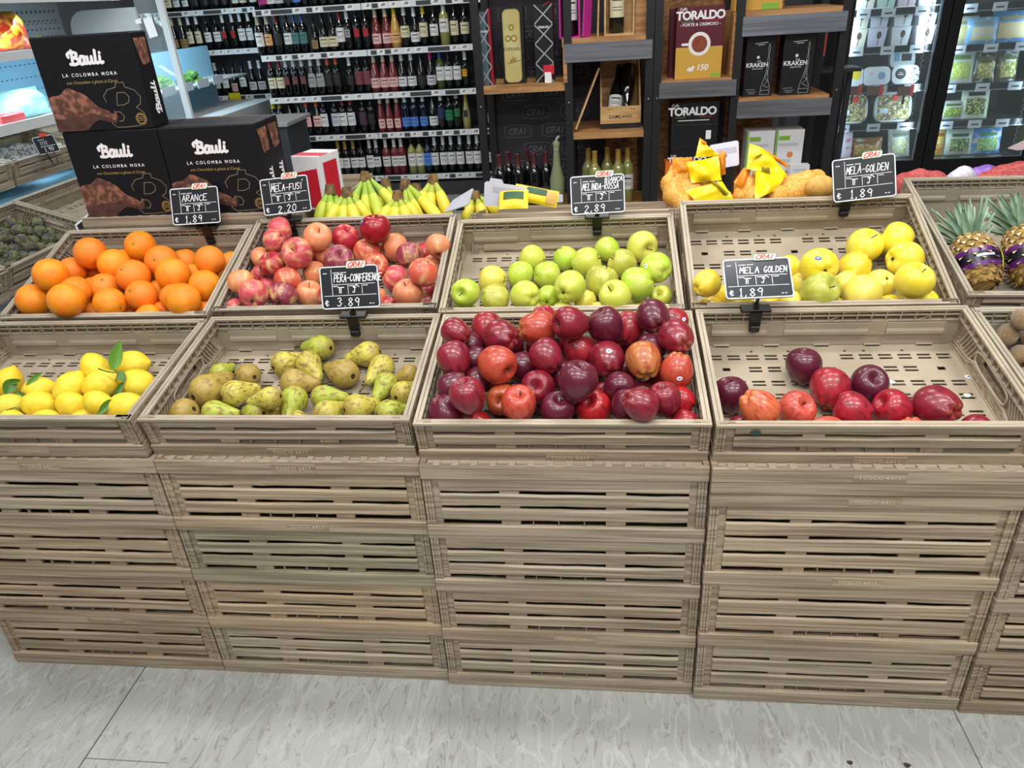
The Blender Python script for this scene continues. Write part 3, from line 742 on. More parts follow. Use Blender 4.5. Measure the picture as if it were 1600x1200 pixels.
# pink and yellow apples
FU = [(420, 150, 180, 0, 0, 'p'), (385, 220, 165, 1, 0, 'p'), (675, 195, 195, 1, ('s', 715, 150), 'y'), (868, 205, 195, 1, ('s', 905, 140), 'r'), (1065, 140, 212, 2, ('s', 1075, 45), 'k'), (540, 305, 218, 2, ('s', 520, 290), 'p'),
      (650, 305, 160, 0, 0, 'r'), (370, 380, 182, 1, ('s', 345, 325), 'r'), (300, 335, 150, 0, 0, 'y'), (820, 345, 200, 1, ('s', 855, 315), 'm'), (1015, 300, 195, 0, 0, 'o'), (1200, 270, 200, 1, 0, 'y'), (1300, 322, 192, 2, 0, 'm'),
      (1490, 255, 172, 1, 0, 'y'), (1400, 310, 150, 0, 0, 'r'), (1388, 435, 205, 2, 0, 'o'), (1450, 390, 150, 0, 0, 'y'), (1065, 392, 185, 1, ('s', 1085, 385), 'o'), (1200, 472, 185, 1, 0, 'p'), (1285, 575, 207, 2, ('s', 1270, 500), 'y'),
      (1420, 570, 150, 0, 0, 'r'), (1410, 660, 150, 0, 0, 'm'), (155, 495, 180, 1, 0, 'y'), (280, 450, 130, 0, 0, 'r'), (240, 580, 205, 2, ('c', 255, 655), 'p'), (120, 670, 120, 0, 0, 'p'), (340, 530, 130, 0, 0, 'p'),
      (438, 590, 197, 2, ('c', 430, 665), 'm'), (475, 488, 185, 1, 0, 'o'), (655, 445, 178, 1, 0, 'y'), (622, 580, 188, 2, ('s', 635, 510), 'y'), (860, 450, 160, 0, 0, 'p'), (1060, 600, 170, 1, 0, 'y'), (1160, 670, 150, 0, 0, 'r'), (720, 320, 120, 0, 0, 'y'), (880, 560, 170, 0, 0, 'p'), (760, 600, 170, 0, 0, 'r')]
FST = {'p': (C(196, 74, 84), m_fuji, 'pink striped apple'), 'y': (C(222, 132, 92), m_fuji, 'peach yellow apple'), 'r': (C(176, 36, 54), m_fuji, 'rosy red apple'), 'k': (C(168, 16, 34), m_red, 'glossy crimson apple'),
       'm': (C(142, 52, 74), m_fuji, 'dusty mauve apple'), 'o': (C(206, 86, 70), m_fuji, 'orange pink apple')}
fu = pile('B2', (340, 325), .23125, 'fuji', 'apple', 'apple', FU, FST, 'the pink apples', 'pink and yellow apples', 2)
for i, x, y in ((4, 985, 105), (29, 605, 408)):
    patch(fu[i], 'sticker', toward(fu[i], *FU[i][:3], x, y), .22, .15, [m_stk, m_stkw], label='small oval blue sticker')

# green apples
GR = [(160, 450, 190, 1, ('s', 125, 470), 'g'), (155, 585, 160, 0, ('s', 155, 535), 'g'), (338, 370, 195, 1, 0, 'y'), (350, 485, 195, 2, 0, 'o'), (400, 590, 130, 0, 0, 'y'), (600, 225, 180, 1, 0, 'l'), (515, 335, 175, 1, 0, 'g'),
      (692, 335, 182, 2, 0, 'g'), (555, 470, 195, 2, ('c', 607, 500), 'l'), (590, 590, 160, 0, 0, 'y'), (815, 225, 165, 1, 0, 'g'), (950, 255, 200, 2, ('s', 1050, 235), 'l'), (1090, 170, 165, 0, 0, 'g'), (1190, 260, 190, 1, ('s', 1095, 230), 'o'),
      (1318, 150, 207, 1, ('s', 1355, 185), 'y'), (1412, 290, 207, 2, ('c', 1460, 330), 'g'), (1055, 380, 217, 2, ('s', 1075, 280), 'o'), (1290, 395, 222, 2, ('c', 1395, 375), 'g'), (1150, 475, 215, 3, ('s', 1080, 430), 'l'), (838, 415, 213, 2, ('c', 785, 470), 'l'),
      (700, 485, 160, 1, ('c', 685, 530), 'g'), (945, 505, 150, 0, 0, 'y'), (1440, 480, 155, 0, ('s', 1410, 460), 'l'), (800, 580, 150, 0, 0, 'y'), (1290, 555, 120, 0, 0, 'y'), (1030, 570, 120, 0, 0, 'y')]
GST = {'g': (C(178, 204, 60), m_green, 'fresh green apple'), 'l': (C(196, 204, 72), m_green, 'lime yellow apple'), 'y': (C(222, 210, 84), m_green, 'pale yellow apple'), 'o': (C(176, 176, 66), m_green, 'speckled olive apple')}
gr = pile('C2', (690, 350), .2375, 'golden', 'apple', 'apple', GR, GST, 'the green apples', 'green apples', 3)
patch(gr[15], 'sticker', toward(gr[15], *GR[15][:3], 1328, 285), .16, .13, [m_stkw, m_stk], label='small pale sticker')

# yellow apples
YE = [(1065, 207, 210, 1, ('s', 1095, 148), 'y'), (1260, 165, 197, 1, 0, 'y'), (1305, 290, 217, 1, 0, 'y'), (1362, 415, 225, 2, ('s', 1388, 350), 'y'), (1010, 330, 190, 1, 0, 'd'), (800, 325, 217, 1, ('c', 805, 378), 'y'), (620, 340, 150, 0, 0, 'y'),
      (955, 440, 168, 1, 0, 'p'), (1165, 430, 175, 1, ('c', 1172, 405), 'p'), (1050, 490, 222, 2, 0, 'p'), (800, 480, 225, 2, ('s', 855, 455), 'g'), (705, 440, 160, 0, 0, 'p'), (625, 550, 150, 0, 0, 'p'), (130, 432, 168, 1, 0, 'd'), (145, 590, 155, 0, 0, 'd'),
      (250, 510, 150, 0, 0, 'd'), (330, 545, 150, 1, 0, 'd'), (510, 580, 150, 1, 0, 'd'), (570, 525, 140, 0, 0, 'd'), (1230, 572, 160, 0, 0, 'y'), (1405, 560, 200, 1, 0, 'y'), (905, 565, 120, 0, 0, 'p')]
YST = {'y': (C(236, 216, 50), m_yellow, 'bright yellow apple'), 'd': (C(232, 198, 40), m_yellow, 'deep yellow apple'), 'p': (C(238, 220, 92), m_yellow, 'pale yellow apple'), 'g': (C(176, 178, 66), m_green, 'olive green apple')}
ye = pile('D2', (1070, 330), .2625, 'golden', 'apple', 'apple', YE, YST, 'the yellow apples', 'yellow apples', 4)
for i, x, y in ((5, 755, 292), (19, 1190, 538)): patch(ye[i], 'sticker', toward(ye[i], *YE[i][:3], x, y), .2, .13, [m_stk, m_stkw], label='small blue sticker')

# the heaped red apples: a buried layer first
M_, W_, D_, H_ = DISP['C1']; kf = 0; rr_ = random.Random(5)
for j in range(1, 4):
    for i in range(7):
        R = .0355; x = .0185 + R + i * (W_ - .037 - 2 * R) / 6.5 + (j % 2) * .038; y = .0185 + R + .004 + j * (D_ - .045 - 2 * R) / 3
        if x > W_ - .0185 - R: continue
        p = Vector((x, y, .0125 + R)); PLACED.setdefault('C1', []).append((p, R))
        o = fruit('delicious', 'apple', M_ @ p, R, (rr_.uniform(-.6, .6), rr_.uniform(-.6, .6), 1), rr_.uniform(0, 6), C(118, 20, 32), m_red, kf); kf += 1
        tag(o, 'dark red apple buried in the lower layer of the heaped crate', 'apple', 'buried red apples')
RE = [(208, 190, 162, 1, ('c', 285, 235), 'c'), (375, 180, 182, 0, 0, 'r'), (462, 220, 200, 2, ('c', 528, 238), 'c'), (195, 345, 192, 1, 0, 'c'), (280, 260, 150, 0, 0, 'd'), (652, 170, 196, 1, 0, 'o'), (695, 130, 170, 0, 0, 'r'), (845, 145, 196, 2, ('s', 760, 150), 'c'),
      (428, 370, 217, 2, ('s', 500, 415), 'o'), (575, 380, 172, 0, 0, 'd'), (708, 325, 187, 1, 0, 'c'), (885, 285, 175, 1, 0, 'r'), (1040, 160, 206, 2, ('s', 985, 75), 'd'), (1160, 175, 180, 1, ('c', 1135, 258), 'r'), (1300, 110, 192, 2, ('c', 1320, 168), 'd'), (1410, 130, 160, 0, 0, 'r'),
      (1430, 225, 196, 1, ('c', 1455, 268), 'c'), (1043, 350, 207, 2, ('c', 1062, 422), 'c'), (1245, 355, 202, 2, ('c', 1255, 437), 'g'), (1435, 400, 192, 1, 0, 'o'), (1280, 290, 170, 0, 0, 'd'), (875, 470, 232, 3, ('s', 900, 372), 'd'), (665, 500, 196, 1, ('s', 645, 490), 'c'), (270, 550, 206, 2, ('s', 238, 465), 'c'),
      (320, 470, 160, 0, 0, 'd'), (460, 560, 182, 1, ('s', 450, 570), 'g2'), (557, 600, 206, 2, ('s', 553, 530), 'o'), (145, 640, 206, 1, 0, 'd'), (345, 722, 172, 0, 0, 'b'), (770, 630, 200, 2, ('s', 775, 560), 'd'), (978, 620, 207, 2, ('s', 930, 572), 'b'), (1115, 500, 190, 0, ('s', 1110, 540), 'd'),
      (1225, 590, 196, 3, 0, 'c'), (1150, 600, 172, 1, 0, 'd'), (1360, 570, 192, 2, ('s', 1340, 487), 'c'), (1460, 570, 152, 1, 0, 'b'), (1470, 715, 176, 0, 0, 'r'), (190, 490, 170, 0, 0, 'd'), (790, 430, 160, 0, 0, 'd'), (305, 345, 150, 0, 0, 'd')]
RST = {'c': (C(134, 26, 44), m_red, 'crimson apple'), 'd': (C(92, 22, 42), m_red, 'dark purplish apple'), 'r': (C(158, 32, 44), m_red, 'red apple'), 'b': (C(184, 32, 36), m_red, 'bright red apple'), 'o': (C(180, 70, 48), m_redor, 'orange flushed apple'),
       'g': (C(174, 108, 54), m_redor, 'orange and olive apple'), 'g2': (C(170, 84, 40), m_redor, 'streaky orange apple')}
re_ = pile('C1', (655, 465), .28125, 'delicious', 'apple', 'apple', RE, RST, 'the heaped apples', 'heaped red apples', 5)
for i, x, y in ((17, 1043, 298), (19, 1428, 450), (27, 205, 688), (15, 1458, 125)): patch(re_[i], 'sticker', toward(re_[i], *RE[i][:3], x, y), .17, .13, [m_stkw, m_stk], label='small white sticker')

# the last red apples
RL = [(517, 155, 200, 1, ('s', 502, 60), 'd'), (660, 280, 222, 1, 0, 'r'), (870, 250, 212, 1, ('s', 872, 212), 'd'), (112, 318, 205, 1, ('s', 80, 225), 'd'), (265, 380, 215, 2, 0, 'o'), (473, 395, 210, 1, ('s', 495, 358), 'p'), (795, 392, 205, 2, ('c', 900, 435), 'b'),
      (1018, 382, 212, 1, ('s', 905, 330), 'b'), (1262, 375, 240, 1, ('c', 1300, 402), 'c'), (180, 510, 175, 0, 0, 'c'), (640, 510, 190, 0, 0, 'p'), (1120, 520, 175, 0, 0, 'p'), (1465, 520, 185, 0, 0, 'c')]
RST2 = dict(RST); RST2['p'] = (C(196, 84, 66), m_redor, 'dull orange pink apple'); RST2['o'] = (C(206, 104, 62), m_redor, 'orange streaked apple'); RST2['d'] = (C(86, 20, 44), m_red, 'dark purple apple'); RST2['b'] = (C(164, 30, 48), m_red, 'bright crimson apple')
pile('D1', (1110, 530), .28125, 'delicious', 'apple', 'apple', RL, RST2, 'the emptiest crate', 'last red apples', 6)
# ---------------------------------------------------------------- lemons
def leaf_mb(base, tip_, wd, nrm, curl=.15):
    base, tip_ = Vector(base), Vector(tip_); d = tip_ - base; L = d.length; d.normalize(); sd = Vector(nrm).cross(d).normalized(); up = d.cross(sd)
    def fn(u, v):
        w_ = wd * math.sin(PI * min(1, v ** .8)) ** .8 * (u - .5)
        return base + d * (L * v) + sd * w_ + up * (curl * L * (v * v - v) + abs(w_) * .35)
    mb = MB().grid(fn, 6, 9); top = len(mb.v); mb.grid(lambda u, v: fn(1 - u, v) - up * .0006, 6, 9)
    return mb.tube([base, base + d * L * .5 + up * (curl * L * -.25 - .0003), tip_], [.0012, .0008, .0003], 5)
LE = [(920, 345, 285, 1, -60), (1265, 310, 300, 1, 8), (970, 495, 305, 2, 30), (1325, 490, 312, 2, -15), (670, 530, 305, 1, 60), (760, 480, 250, 0, 40), (375, 545, 262, 1, 15), (385, 692, 300, 2, -8), (692, 690, 275, 2, -25), (950, 680, 262, 2, -35),
      (1212, 715, 320, 2, 10), (445, 860, 280, 0, 0), (820, 860, 270, 0, 10), (110, 860, 260, 0, 0), (80, 480, 275, 2, 75), (90, 705, 260, 1, 10)]
lw = rows_of(LE); lemons = {}; r = random.Random(8)
for i in sorted(range(len(LE)), key=lambda i: (LE[i][3], LE[i][1])):
    cx, cy, d, lay, ang = LE[i]; P, R = settle('A1', cx * .1625, 520 + cy * .1625, d * .1625 * .98)
    a = math.radians(ang); ax = CROT @ Vector((math.cos(a), math.sin(a), r.uniform(-.3, .1))).normalized()
    col = C(236, 196, 40) if i == 14 else C(206, 206, 74) if i == 15 else C(240, 214, 62)
    o = fruit('lemon', 'lemon', P, R * .97, ax, r.uniform(0, 6), col, None, i)
    row, n = lw[i]; word = {14: 'deep yellow lemon under a dark leaf', 15: 'greenish yellow lemon', 0: 'lemon carrying an upright green leaf'}.get(i, 'bright yellow lemon')
    tag(o, f'{word}, {n} from the left in the {row} row', 'lemon', 'lemons in the front left crate'); lemons[i] = o
def leaf_on(i, bx, by, tx, ty, wd, lift=.02, col=(1, 1, 1, 1), crop=.1625, off=(0, 520)):
    """a leaf from pixel b to pixel t, hanging at the depth of the lemon it grows on"""
    o = lemons[i]; dep = pix(o.location)[2] - o.scale.x * .95
    def pt(x, y, dd):
        v = ray(off[0] + x * crop, off[1] + y * crop); return CAM + v * dd
    a, b = pt(bx, by, dep), pt(tx, ty, dep + lift)
    Mi = (Matrix.Translation(o.location) @ o.rotation_quaternion.to_matrix().to_4x4() @ Matrix.Scale(o.scale.x, 4)).inverted()
    mb = leaf_mb(a, b, wd, (CAM - a).normalized())
    mb.v = [Mi @ v for v in mb.v]
    c = obj('leaf', mb, m_leaf, o, color=col); c['once'] = 1
    return c
leaf_on(0, 1085, 365, 1150, 75, .03, .0, (1.25, 1.3, 1.2, 1)); leaf_on(3, 1150, 370, 1190, 480, .02, -.008, (.6, .8, .6, 1)); leaf_on(3, 1185, 470, 1105, 625, .012, -.008, (.6, .8, .6, 1))
leaf_on(9, 1080, 640, 940, 790, .018, -.012, (.8, .9, .8, 1)); leaf_on(14, 120, 440, 60, 610, .03, -.01, (.55, .7, .5, 1)); leaf_on(6, 250, 500, 410, 375, .012, .01, (1, 1.15, 1.2, 1)); leaf_on(6, 270, 640, 150, 560, .014, -.01, (.5, .6, .5, 1))
leaf_on(14, 90, 480, 200, 455, .014, -.012, (.9, 1, .8, 1))
def twig(i, pts):
    o = lemons[i]; dep = pix(o.location)[2] - o.scale.x * 1.02
    Mi = (Matrix.Translation(o.location) @ o.rotation_quaternion.to_matrix().to_4x4() @ Matrix.Scale(o.scale.x, 4)).inverted()
    mb = MB().tube([Mi @ (CAM + ray(x * .1625, 520 + y * .1625) * dep) for x, y in pts], [.05] * len(pts), 6)
    obj('stem', mb, mat('green twig', C(90, 104, 44), rough=.7), o)
twig(2, [(945, 345), (1020, 370), (1140, 390), (1110, 470)]); twig(15, [(60, 745), (140, 720), (215, 735)])

# ---------------------------------------------------------------- pears
PE = [(965, 112, 165, 1, 805, 100, 'g'), (735, 215, 160, 0, 870, 165, 'y'), (890, 215, 165, 2, 985, 335, 'y'), (1110, 275, 192, 1, 990, 238, 'r'), (1260, 155, 160, 1, 1085, 195, 'y'), (1345, 235, 160, 2, 1190, 405, 'y'), (1375, 340, 145, 2, 1295, 450, 'g'),
      (1520, 280, 135, 1, 1430, 320, 'r'), (1478, 400, 160, 2, 1560, 350, 'y'), (800, 335, 175, 1, 975, 345, 'r'), (985, 420, 155, 1, 1215, 420, 'g'), (250, 380, 205, 2, 425, 285, 'r'), (335, 270, 125, 1, 450, 205, 'g'), (515, 285, 150, 0, 440, 260, 'r'),
      (430, 400, 165, 1, 620, 345, 'y'), (645, 428, 150, 2, 415, 465, 'y'), (800, 435, 172, 2, 750, 560, 'g'), (305, 515, 155, 2, 490, 525, 'g'), (120, 515, 182, 1, 40, 545, 'r'), (565, 515, 150, 1, 480, 500, 'g'), (685, 505, 115, 0, 640, 560, 'r'),
      (1000, 525, 172, 1, 1125, 480, 'y'), (1190, 490, 185, 2, 1330, 465, 'y'), (1385, 520, 172, 1, 1520, 490, 'g'), (820, 570, 130, 0, 880, 580, 'y')]
PC = {'g': (C(168, 180, 62), 'green conference pear'.replace('conference ', '')), 'y': (C(190, 180, 76), 'yellowish speckled pear'), 'r': (C(170, 146, 70), 'brown russeted pear')}
pw = rows_of(PE)
M1 = DISP['B1'][0]; M1i = M1.inverted()
for i in sorted(range(len(PE)), key=lambda i: (PE[i][3], PE[i][1])):
    cx, cy, d, lay, tx, ty, k = PE[i]
    P, R = settle('B1', 260 + cx * .25, 515 + cy * .25, d * .25)
    # the neck lies down on the crate floor or on the pears below it
    pl = M1i @ P; o_, d_ = M1i @ CAM, M1i.to_3x3() @ ray(260 + tx * .25, 515 + ty * .25)
    zt = max(.0125 + R * .5, pl.z - R * .45); t = (zt - o_.z) / d_.z; tipl = o_ + d_ * t
    v = tipl - pl
    if v.length > R * 2.6: v = v.normalized() * R * 2.6
    reach = min(1.15, max(.62, v.length / (R * 1.95)))
    ax = (M1.to_3x3() @ v).normalized()
    col, word = PC[k]; j = r.uniform(.94, 1.06)
    o = fruit('pear', 'pear', P, R, ax, r.uniform(0, 6), (col[0] * j, col[1] * j, col[2] * j, 1), None, i)
    o.scale = (R * 1.02, R * 1.02, R * 1.02 * (.55 + .45 * reach))
    # second balls of the neck keep later pears off it
    for f in (.55, .95): PLACED['B1'].append((pl + v.normalized() * R * 1.5 * f * reach, R * (.78 if f < .7 else .5)))
    row, n = pw[i]; tag(o, f'{word}, {n} from the left in the {row} row of the pear crate', 'pear', 'pears in the front crate')

# ---------------------------------------------------------------- kiwis at the right edge
for i, (px, py, d) in enumerate(((1574, 523, 36), (1594, 556, 36), (1596, 500, 32), (1600, 590, 36), (1612, 530, 34), (1618, 568, 34))):
    P, R = settle('E1', px, py, d); o = fruit('kiwi', 'kiwi', P, R * .93, (r.uniform(-.5, .5), r.uniform(-1, .2), r.uniform(-.6, .6)), 0, (1, 1, 1, 1), None, i)
    tag(o, ['brown fuzzy kiwi nearest the back left corner of the kiwi crate', 'brown kiwi cut by the photo edge below the first kiwi', 'brown kiwi half hidden behind the first kiwi in its crate',
            'brown kiwi lowest against the crate wall at the edge', 'brown kiwi lying farther right in the kiwi crate', 'brown kiwi at the far right of the kiwi crate'][i], 'kiwi', 'kiwis')

# ---------------------------------------------------------------- pineapples
m_pine = mat('pineapple rind', C(184, 150, 88), C(138, 112, 66), rough=.85, spec=.2, nscale=(60, 60, 60), ramp=(.35, .65))
m_bract = mat('pale pineapple bract', C(214, 196, 160), rough=.8)
m_crown = mat('pineapple leaf', C(168, 192, 164), C(116, 150, 122), rough=.55, nscale=(30, 30, 8))
m_band = mat('purple foil band', C(92, 34, 104), rough=.25); m_bandk = mat('black foil', C(24, 16, 28), rough=.3); m_bandw = mat('pale foil print', C(206, 200, 220), rough=.4); m_tagy = mat('yellow green tab', C(206, 220, 60), rough=.5)
def pineapple(loc, rot, size, label, seed):
    e = empty('pineapple', loc, rot); tag(e, label, 'pineapple', 'pineapples'); rr2 = random.Random(seed)
    Rb, Hb = size * .5, size * 1.25; mb = MB(); nu, nv = 12, 9
    body = lambda a, z: Vector((1, 0, 0)) and Vector((math.cos(a), math.sin(a), 0)) * (Rb * math.sin(PI * (.12 + .76 * z)) ** .55) + Vector((0, 0, Hb * z))
    mb.grid(lambda u, v: body(2 * PI * u, v) * .97, 24, 12, wrap=True); mb.lathe([(0, .002), (Rb * .5, .0)], 16)
    for j in range(nv):
        for i in range(nu):
            a = 2 * PI * (i + .5 * (j % 2)) / nu; z = (j + .5) / nv; c = body(a, z); n = Vector((math.cos(a), math.sin(a), (z - .45) * -.9)).normalized()
            t = Vector((-math.sin(a), math.cos(a), 0)); u2 = n.cross(t); w_, h_ = PI * Rb / nu * 1.02 * math.sin(PI * (.12 + .76 * z)) ** .5, Hb / nv * .62
            hexa = [c + t * w_ * math.cos(q * PI / 3) + u2 * h_ * math.sin(q * PI / 3) - n * .002 for q in range(6)]
            ins = [c + t * w_ * .55 * math.cos(q * PI / 3) + u2 * h_ * .55 * math.sin(q * PI / 3) + n * .0035 for q in range(6)]
            mb.add(hexa + ins, [(q, (q + 1) % 6, 6 + (q + 1) % 6, 6 + q) for q in range(6)] + [(6, 7, 8, 9, 10, 11)], 0)
            mb.add([c + t * .006 + n * .0065, c - t * .006 + n * .0065, c - u2 * h_ * .9 + n * .016], [(0, 1, 2)], 1)
    obj('body', mb, [m_pine, m_bract], e)
    cm = MB()
    for k in range(34):
        lv = k / 34; a = k * 2.4; L = size * (.42 + .5 * math.sin(PI * (.15 + .7 * lv))) * rr2.uniform(.85, 1.1); el = math.radians(22 + 62 * lv) ; wd = size * .24 * (1 - .35 * lv)
        d = Vector((math.cos(a) * math.cos(el), math.sin(a) * math.cos(el), math.sin(el))); sd = Vector((-math.sin(a), math.cos(a), 0)); up = sd.cross(d)
        b = Vector((math.cos(a), math.sin(a), 0)) * size * .1 * (1 - lv) + Vector((0, 0, Hb * .97 + size * .22 * lv))
        cm.grid(lambda u, v: b + d * (L * v) + sd * ((u - .5) * wd * (1 - v) ** .75 * (.75 + .6 * v)) - up * (-(abs(u - .5) * wd * .5) + (1 - lv) * .22 * L * v * v), 4, 7)
    obj('crown', cm, m_crown, e)
    bm = MB(); 
    for k, (z0, z1, m) in enumerate(((.24, .33, 0), (.33, .52, 1), (.52, .61, 0))):
        bm.grid(lambda u, v: (lambda p: Vector((p.x * 1.10, p.y * 1.10, p.z)))(body(2 * PI * u, z0 + (z1 - z0) * v)), 32, 1, wrap=True, m=m)
    bm.grid(lambda u, v: (lambda p: Vector((p.x * 1.115, p.y * 1.115, p.z)))(body(-PI / 2 - .5 + u * .7, .41 + .05 * v)), 6, 1, m=2)
    bm.grid(lambda u, v: (lambda p: Vector((p.x * 1.13, p.y * 1.13, p.z)))(body(-PI / 2 + .62 + u * .12, .22 + .41 * v)), 2, 3, m=3)
    tag(obj('paper_band', bm, [m_band, m_bandk, m_bandw, m_tagy], e), 'purple and black foil band')
M2 = DISP['E2'][0]; M2i = M2.inverted()
for i, (px, py, rt, sz, lab) in enumerate(((1536, 448, (-.86, 0, .12), .112, 'pineapple with a purple band, left one in the pineapple crate'), (1620, 440, (-.80, 0, .10), .118, 'pineapple with purple band at the right photo edge'))):
    o_, d_ = M2i @ CAM, M2i.to_3x3() @ ray(px, py); p = M2 @ (o_ + d_ * ((.055 - o_.z) / d_.z)); pineapple(p, rt, sz, lab, i)

# ---------------------------------------------------------------- chalkboard price cards
m_board = mat('chalkboard', C(26, 28, 34), rough=.42, spec=.5); m_chalk = mat('chalk pen', C(240, 242, 245), rough=.8); m_frame = mat('white card edge', C(214, 220, 228), rough=.5)
m_clip = mat('black plastic clip', C(20, 20, 22), rough=.35); m_bgreen = mat('badge green', C(70, 150, 100), rough=.5); m_bwhite = mat('badge white', C(238, 236, 226), rough=.5); m_bred = mat('badge red', C(214, 66, 40), rough=.5)
m_gloss = mat('glossy chalkboard', C(34, 40, 48), rough=.2, spec=1.0)
CW, CH = .128, .088
def price_card(name, c, rot, lines, price, label, board=m_board, arm=(0, 0), wid=CW, hgt=CH, foot=None, seed=0):
    """c: middle of the board; foot: point where the clip bites"""
    e = empty(name, c, rot); tag(e, label, 'price sign', 'chalkboard price cards'); rr3 = random.Random(seed)
    o = obj('board', slab(MB(), [(a - wid / 2, b - hgt / 2) for a, b in rr(0, wid, 0, hgt, .008)], 0, .003), board, e)
    P = (-wid / 2, -.0006, -hgt / 2); ux, uy = (wid, 0, 0), (0, 0, hgt)
    edge = [(a / wid, b / hgt) for a, b in rr(.0015, wid - .0015, .0015, hgt - .0015, .007)]
    obj('border', MB().strokes([edge + [edge[0]]], .003, P, ux, uy, 0, ends=False), m_frame, e)
    g = MB().strokes([[(.2, .93), (.2, .32)], [(.2, .57), (.94, .57)], [(.47, .57), (.47, .34)], [(.71, .57), (.71, .34)], [(.05, .31), (.95, .31)]], .0011, (P[0], -.0005, P[2]), ux, uy, 0, ends=False)
    for x0, x1, y in ((.06, .12, .84), (.23, .30, .845), (.31, .34, .845), (.36, .46, .845), (.22, .29, .53), (.49, .57, .53), (.73, .80, .53), (.82, .85, .1), (.87, .90, .1)):
        x = x0
        while x < x1: g.strokes([[(x, y), (x + .012, y)]], .0022, (P[0], -.0005, P[2]), ux, uy, 0, ends=False); x += .017
    obj('printed_grid', g, m_chalk, e)
    for txt, x, y, cw, ch in lines: obj('handwriting', MB().strokes(pen(txt, x, y, cw, ch, .3, .1, .05, rr3), .0019, (P[0], -.0008, P[2]), ux, uy), m_chalk, e)
    obj('price_lettering', MB().strokes(pen('e', .07, .08, .05, .13, slant=0) + pen(price[0], price[1], .055, .085, .19, .32, .06, .05, rr3), .0019, (P[0], -.0008, P[2]), ux, uy), m_chalk, e)
    obj('origin_lettering', MB().strokes(pen('II', .31, .37, .035, .12, .2, .05) + [[(.30, .50), (.40, .5)]] + pen('J', .54, .37, .06, .12) + [[(.56, .5), (.62, .55), (.66, .5)]], .0019, (P[0], -.0008, P[2]), ux, uy), m_chalk, e)
    bw, bh = .050, .018; bx, by = wid * .5 * .24, hgt / 2 + .002
    out = [(bx - bw / 2 + q[0] + q[1] * .25, by - bh / 2 + q[1]) for q in rr(0, bw, 0, bh, .005)]
    bd = slab(MB(), out, -.0022, .0008); 
    inn = [(bx - bw / 2 + q[0] + q[1] * .25, by - bh / 2 + q[1]) for q in rr(.0012, bw - .0012, .0012, bh - .0012, .004)]
    bd.add([(a, -.0024, b) for a, b in inn], [tuple(range(len(inn)))], 1)
    b_ = obj('badge', bd, [m_bgreen, m_bwhite], e)
    obj('badge_lettering', MB().strokes(pen('CRAI', .1, .18, .17, .64, .28, .22), .0026, (bx - bw / 2, -.0026, by - bh / 2), (bw, 0, 0), (0, 0, bh)), m_bred, b_)
    # stem and clip, built upright in world space so the clip bites the crate rim
    Mi = (Matrix.Translation(Vector(c)) @ Vector((0, 0, 0)).to_track_quat('Z', 'Y').to_matrix().to_4x4() if False else Matrix.Translation(Vector(c)) @ (Matrix.Rotation(rot[2], 4, 'Z') @ Matrix.Rotation(rot[1], 4, 'Y') @ Matrix.Rotation(rot[0], 4, 'X'))).inverted()
    f = Vector(foot[0]); ft = foot[1]; Rx = Matrix.Rotation(ft, 3, 'X')
    loc = lambda q: Mi @ (f + Rx @ Vector(q))
    mb = MB(); mb.x = Mi @ Matrix.Translation(f) @ Rx.to_4x4()
    mb.box(-.034, .034, -.013, .012, .0005, .009, b=.002).box(-.006, .006, -.008, .006, .008, .02).box(-.013, .013, -.0165, -.012, -.030, .004).box(-.011, .011, -.0245, -.012, -.046, -.030, b=.0015).box(-.012, .012, -.0185, -.0125, -.046, -.026)
    mb.x = None
    obj('clip', mb, m_clip, e)
    b0 = Vector((0, .004, -hgt / 2 + .012)); b1 = loc((0, -.002, .016))
    obj('stem', MB().tube([b0, b0 + (b1 - b0) * .5 + Vector((0, .003, 0)), b1], [.0035, .0042, .005], 8), m_clip, e)
    return e
def rim_point(key, px):
    """middle of the back rim where the column px of the photo meets it"""
    M, W, D, H = DISP[key]; lo, hi = 0, W
    for k in range(40):
        m_ = (lo + hi) / 2
        if pix(M @ Vector((m_, D - .008, H)))[0] < px: lo = m_
        else: hi = m_
    return M @ Vector((lo, D - .008, H))
def card_at(key, cpx, quad, lines, price, label, tilt=-.35, board=m_board, seed=0, dy=-.004):
    f = rim_point(key, cpx); Y = f.y + dy
    (ax, ay), (bx, by), (cx, cy), (dx, dyy) = quad
    mid = at_y((ax + bx + cx + dx) / 4, (ay + by + cy + dyy) / 4, Y)
    p, q = at_y((ax + dx) / 2, (ay + dyy) / 2, Y), at_y((bx + cx) / 2, (by + cy) / 2, Y)
    wid = (q - p).length; roll = math.atan2(q.z - p.z, q.x - p.x)
    t0, t1 = at_y((ax + bx) / 2, (ay + by) / 2, Y), at_y((cx + dx) / 2, (cy + dyy) / 2, Y)
    return price_card('price_sign', mid, (tilt, -roll, 0), lines, price, label, board, wid=wid, hgt=wid * .70, foot=(f, DISP[key][0].to_euler().x), seed=seed)
card_at('A2', 325, ((267, 299), (343, 294), (342, 344), (268, 349)), [('ARANCE', .24, .63, .068, .17)], ('1,89', .27), 'black chalkboard card reading ARANCE above the orange crate', seed=1)
card_at('B2', 455, ((412, 290), (487, 280), (480, 322), (406, 329)), [('MELA-FUSI', .22, .63, .058, .17), ("'", .86, .74, .05, .14)], ('2.20', .30), 'black chalkboard card reading MELA FUSI above the pink apples', seed=2, tilt=-.3)
card_at('C2', 933, ((890, 282), (975, 275), (977, 327), (893, 331)), [('BIANCA', .64, .81, .045, .12), ('MELINDA-ROSSA', .22, .62, .041, .17)], ('2,89', .24), 'black chalkboard card reading MELINDA ROSSA above the green apples', seed=3)
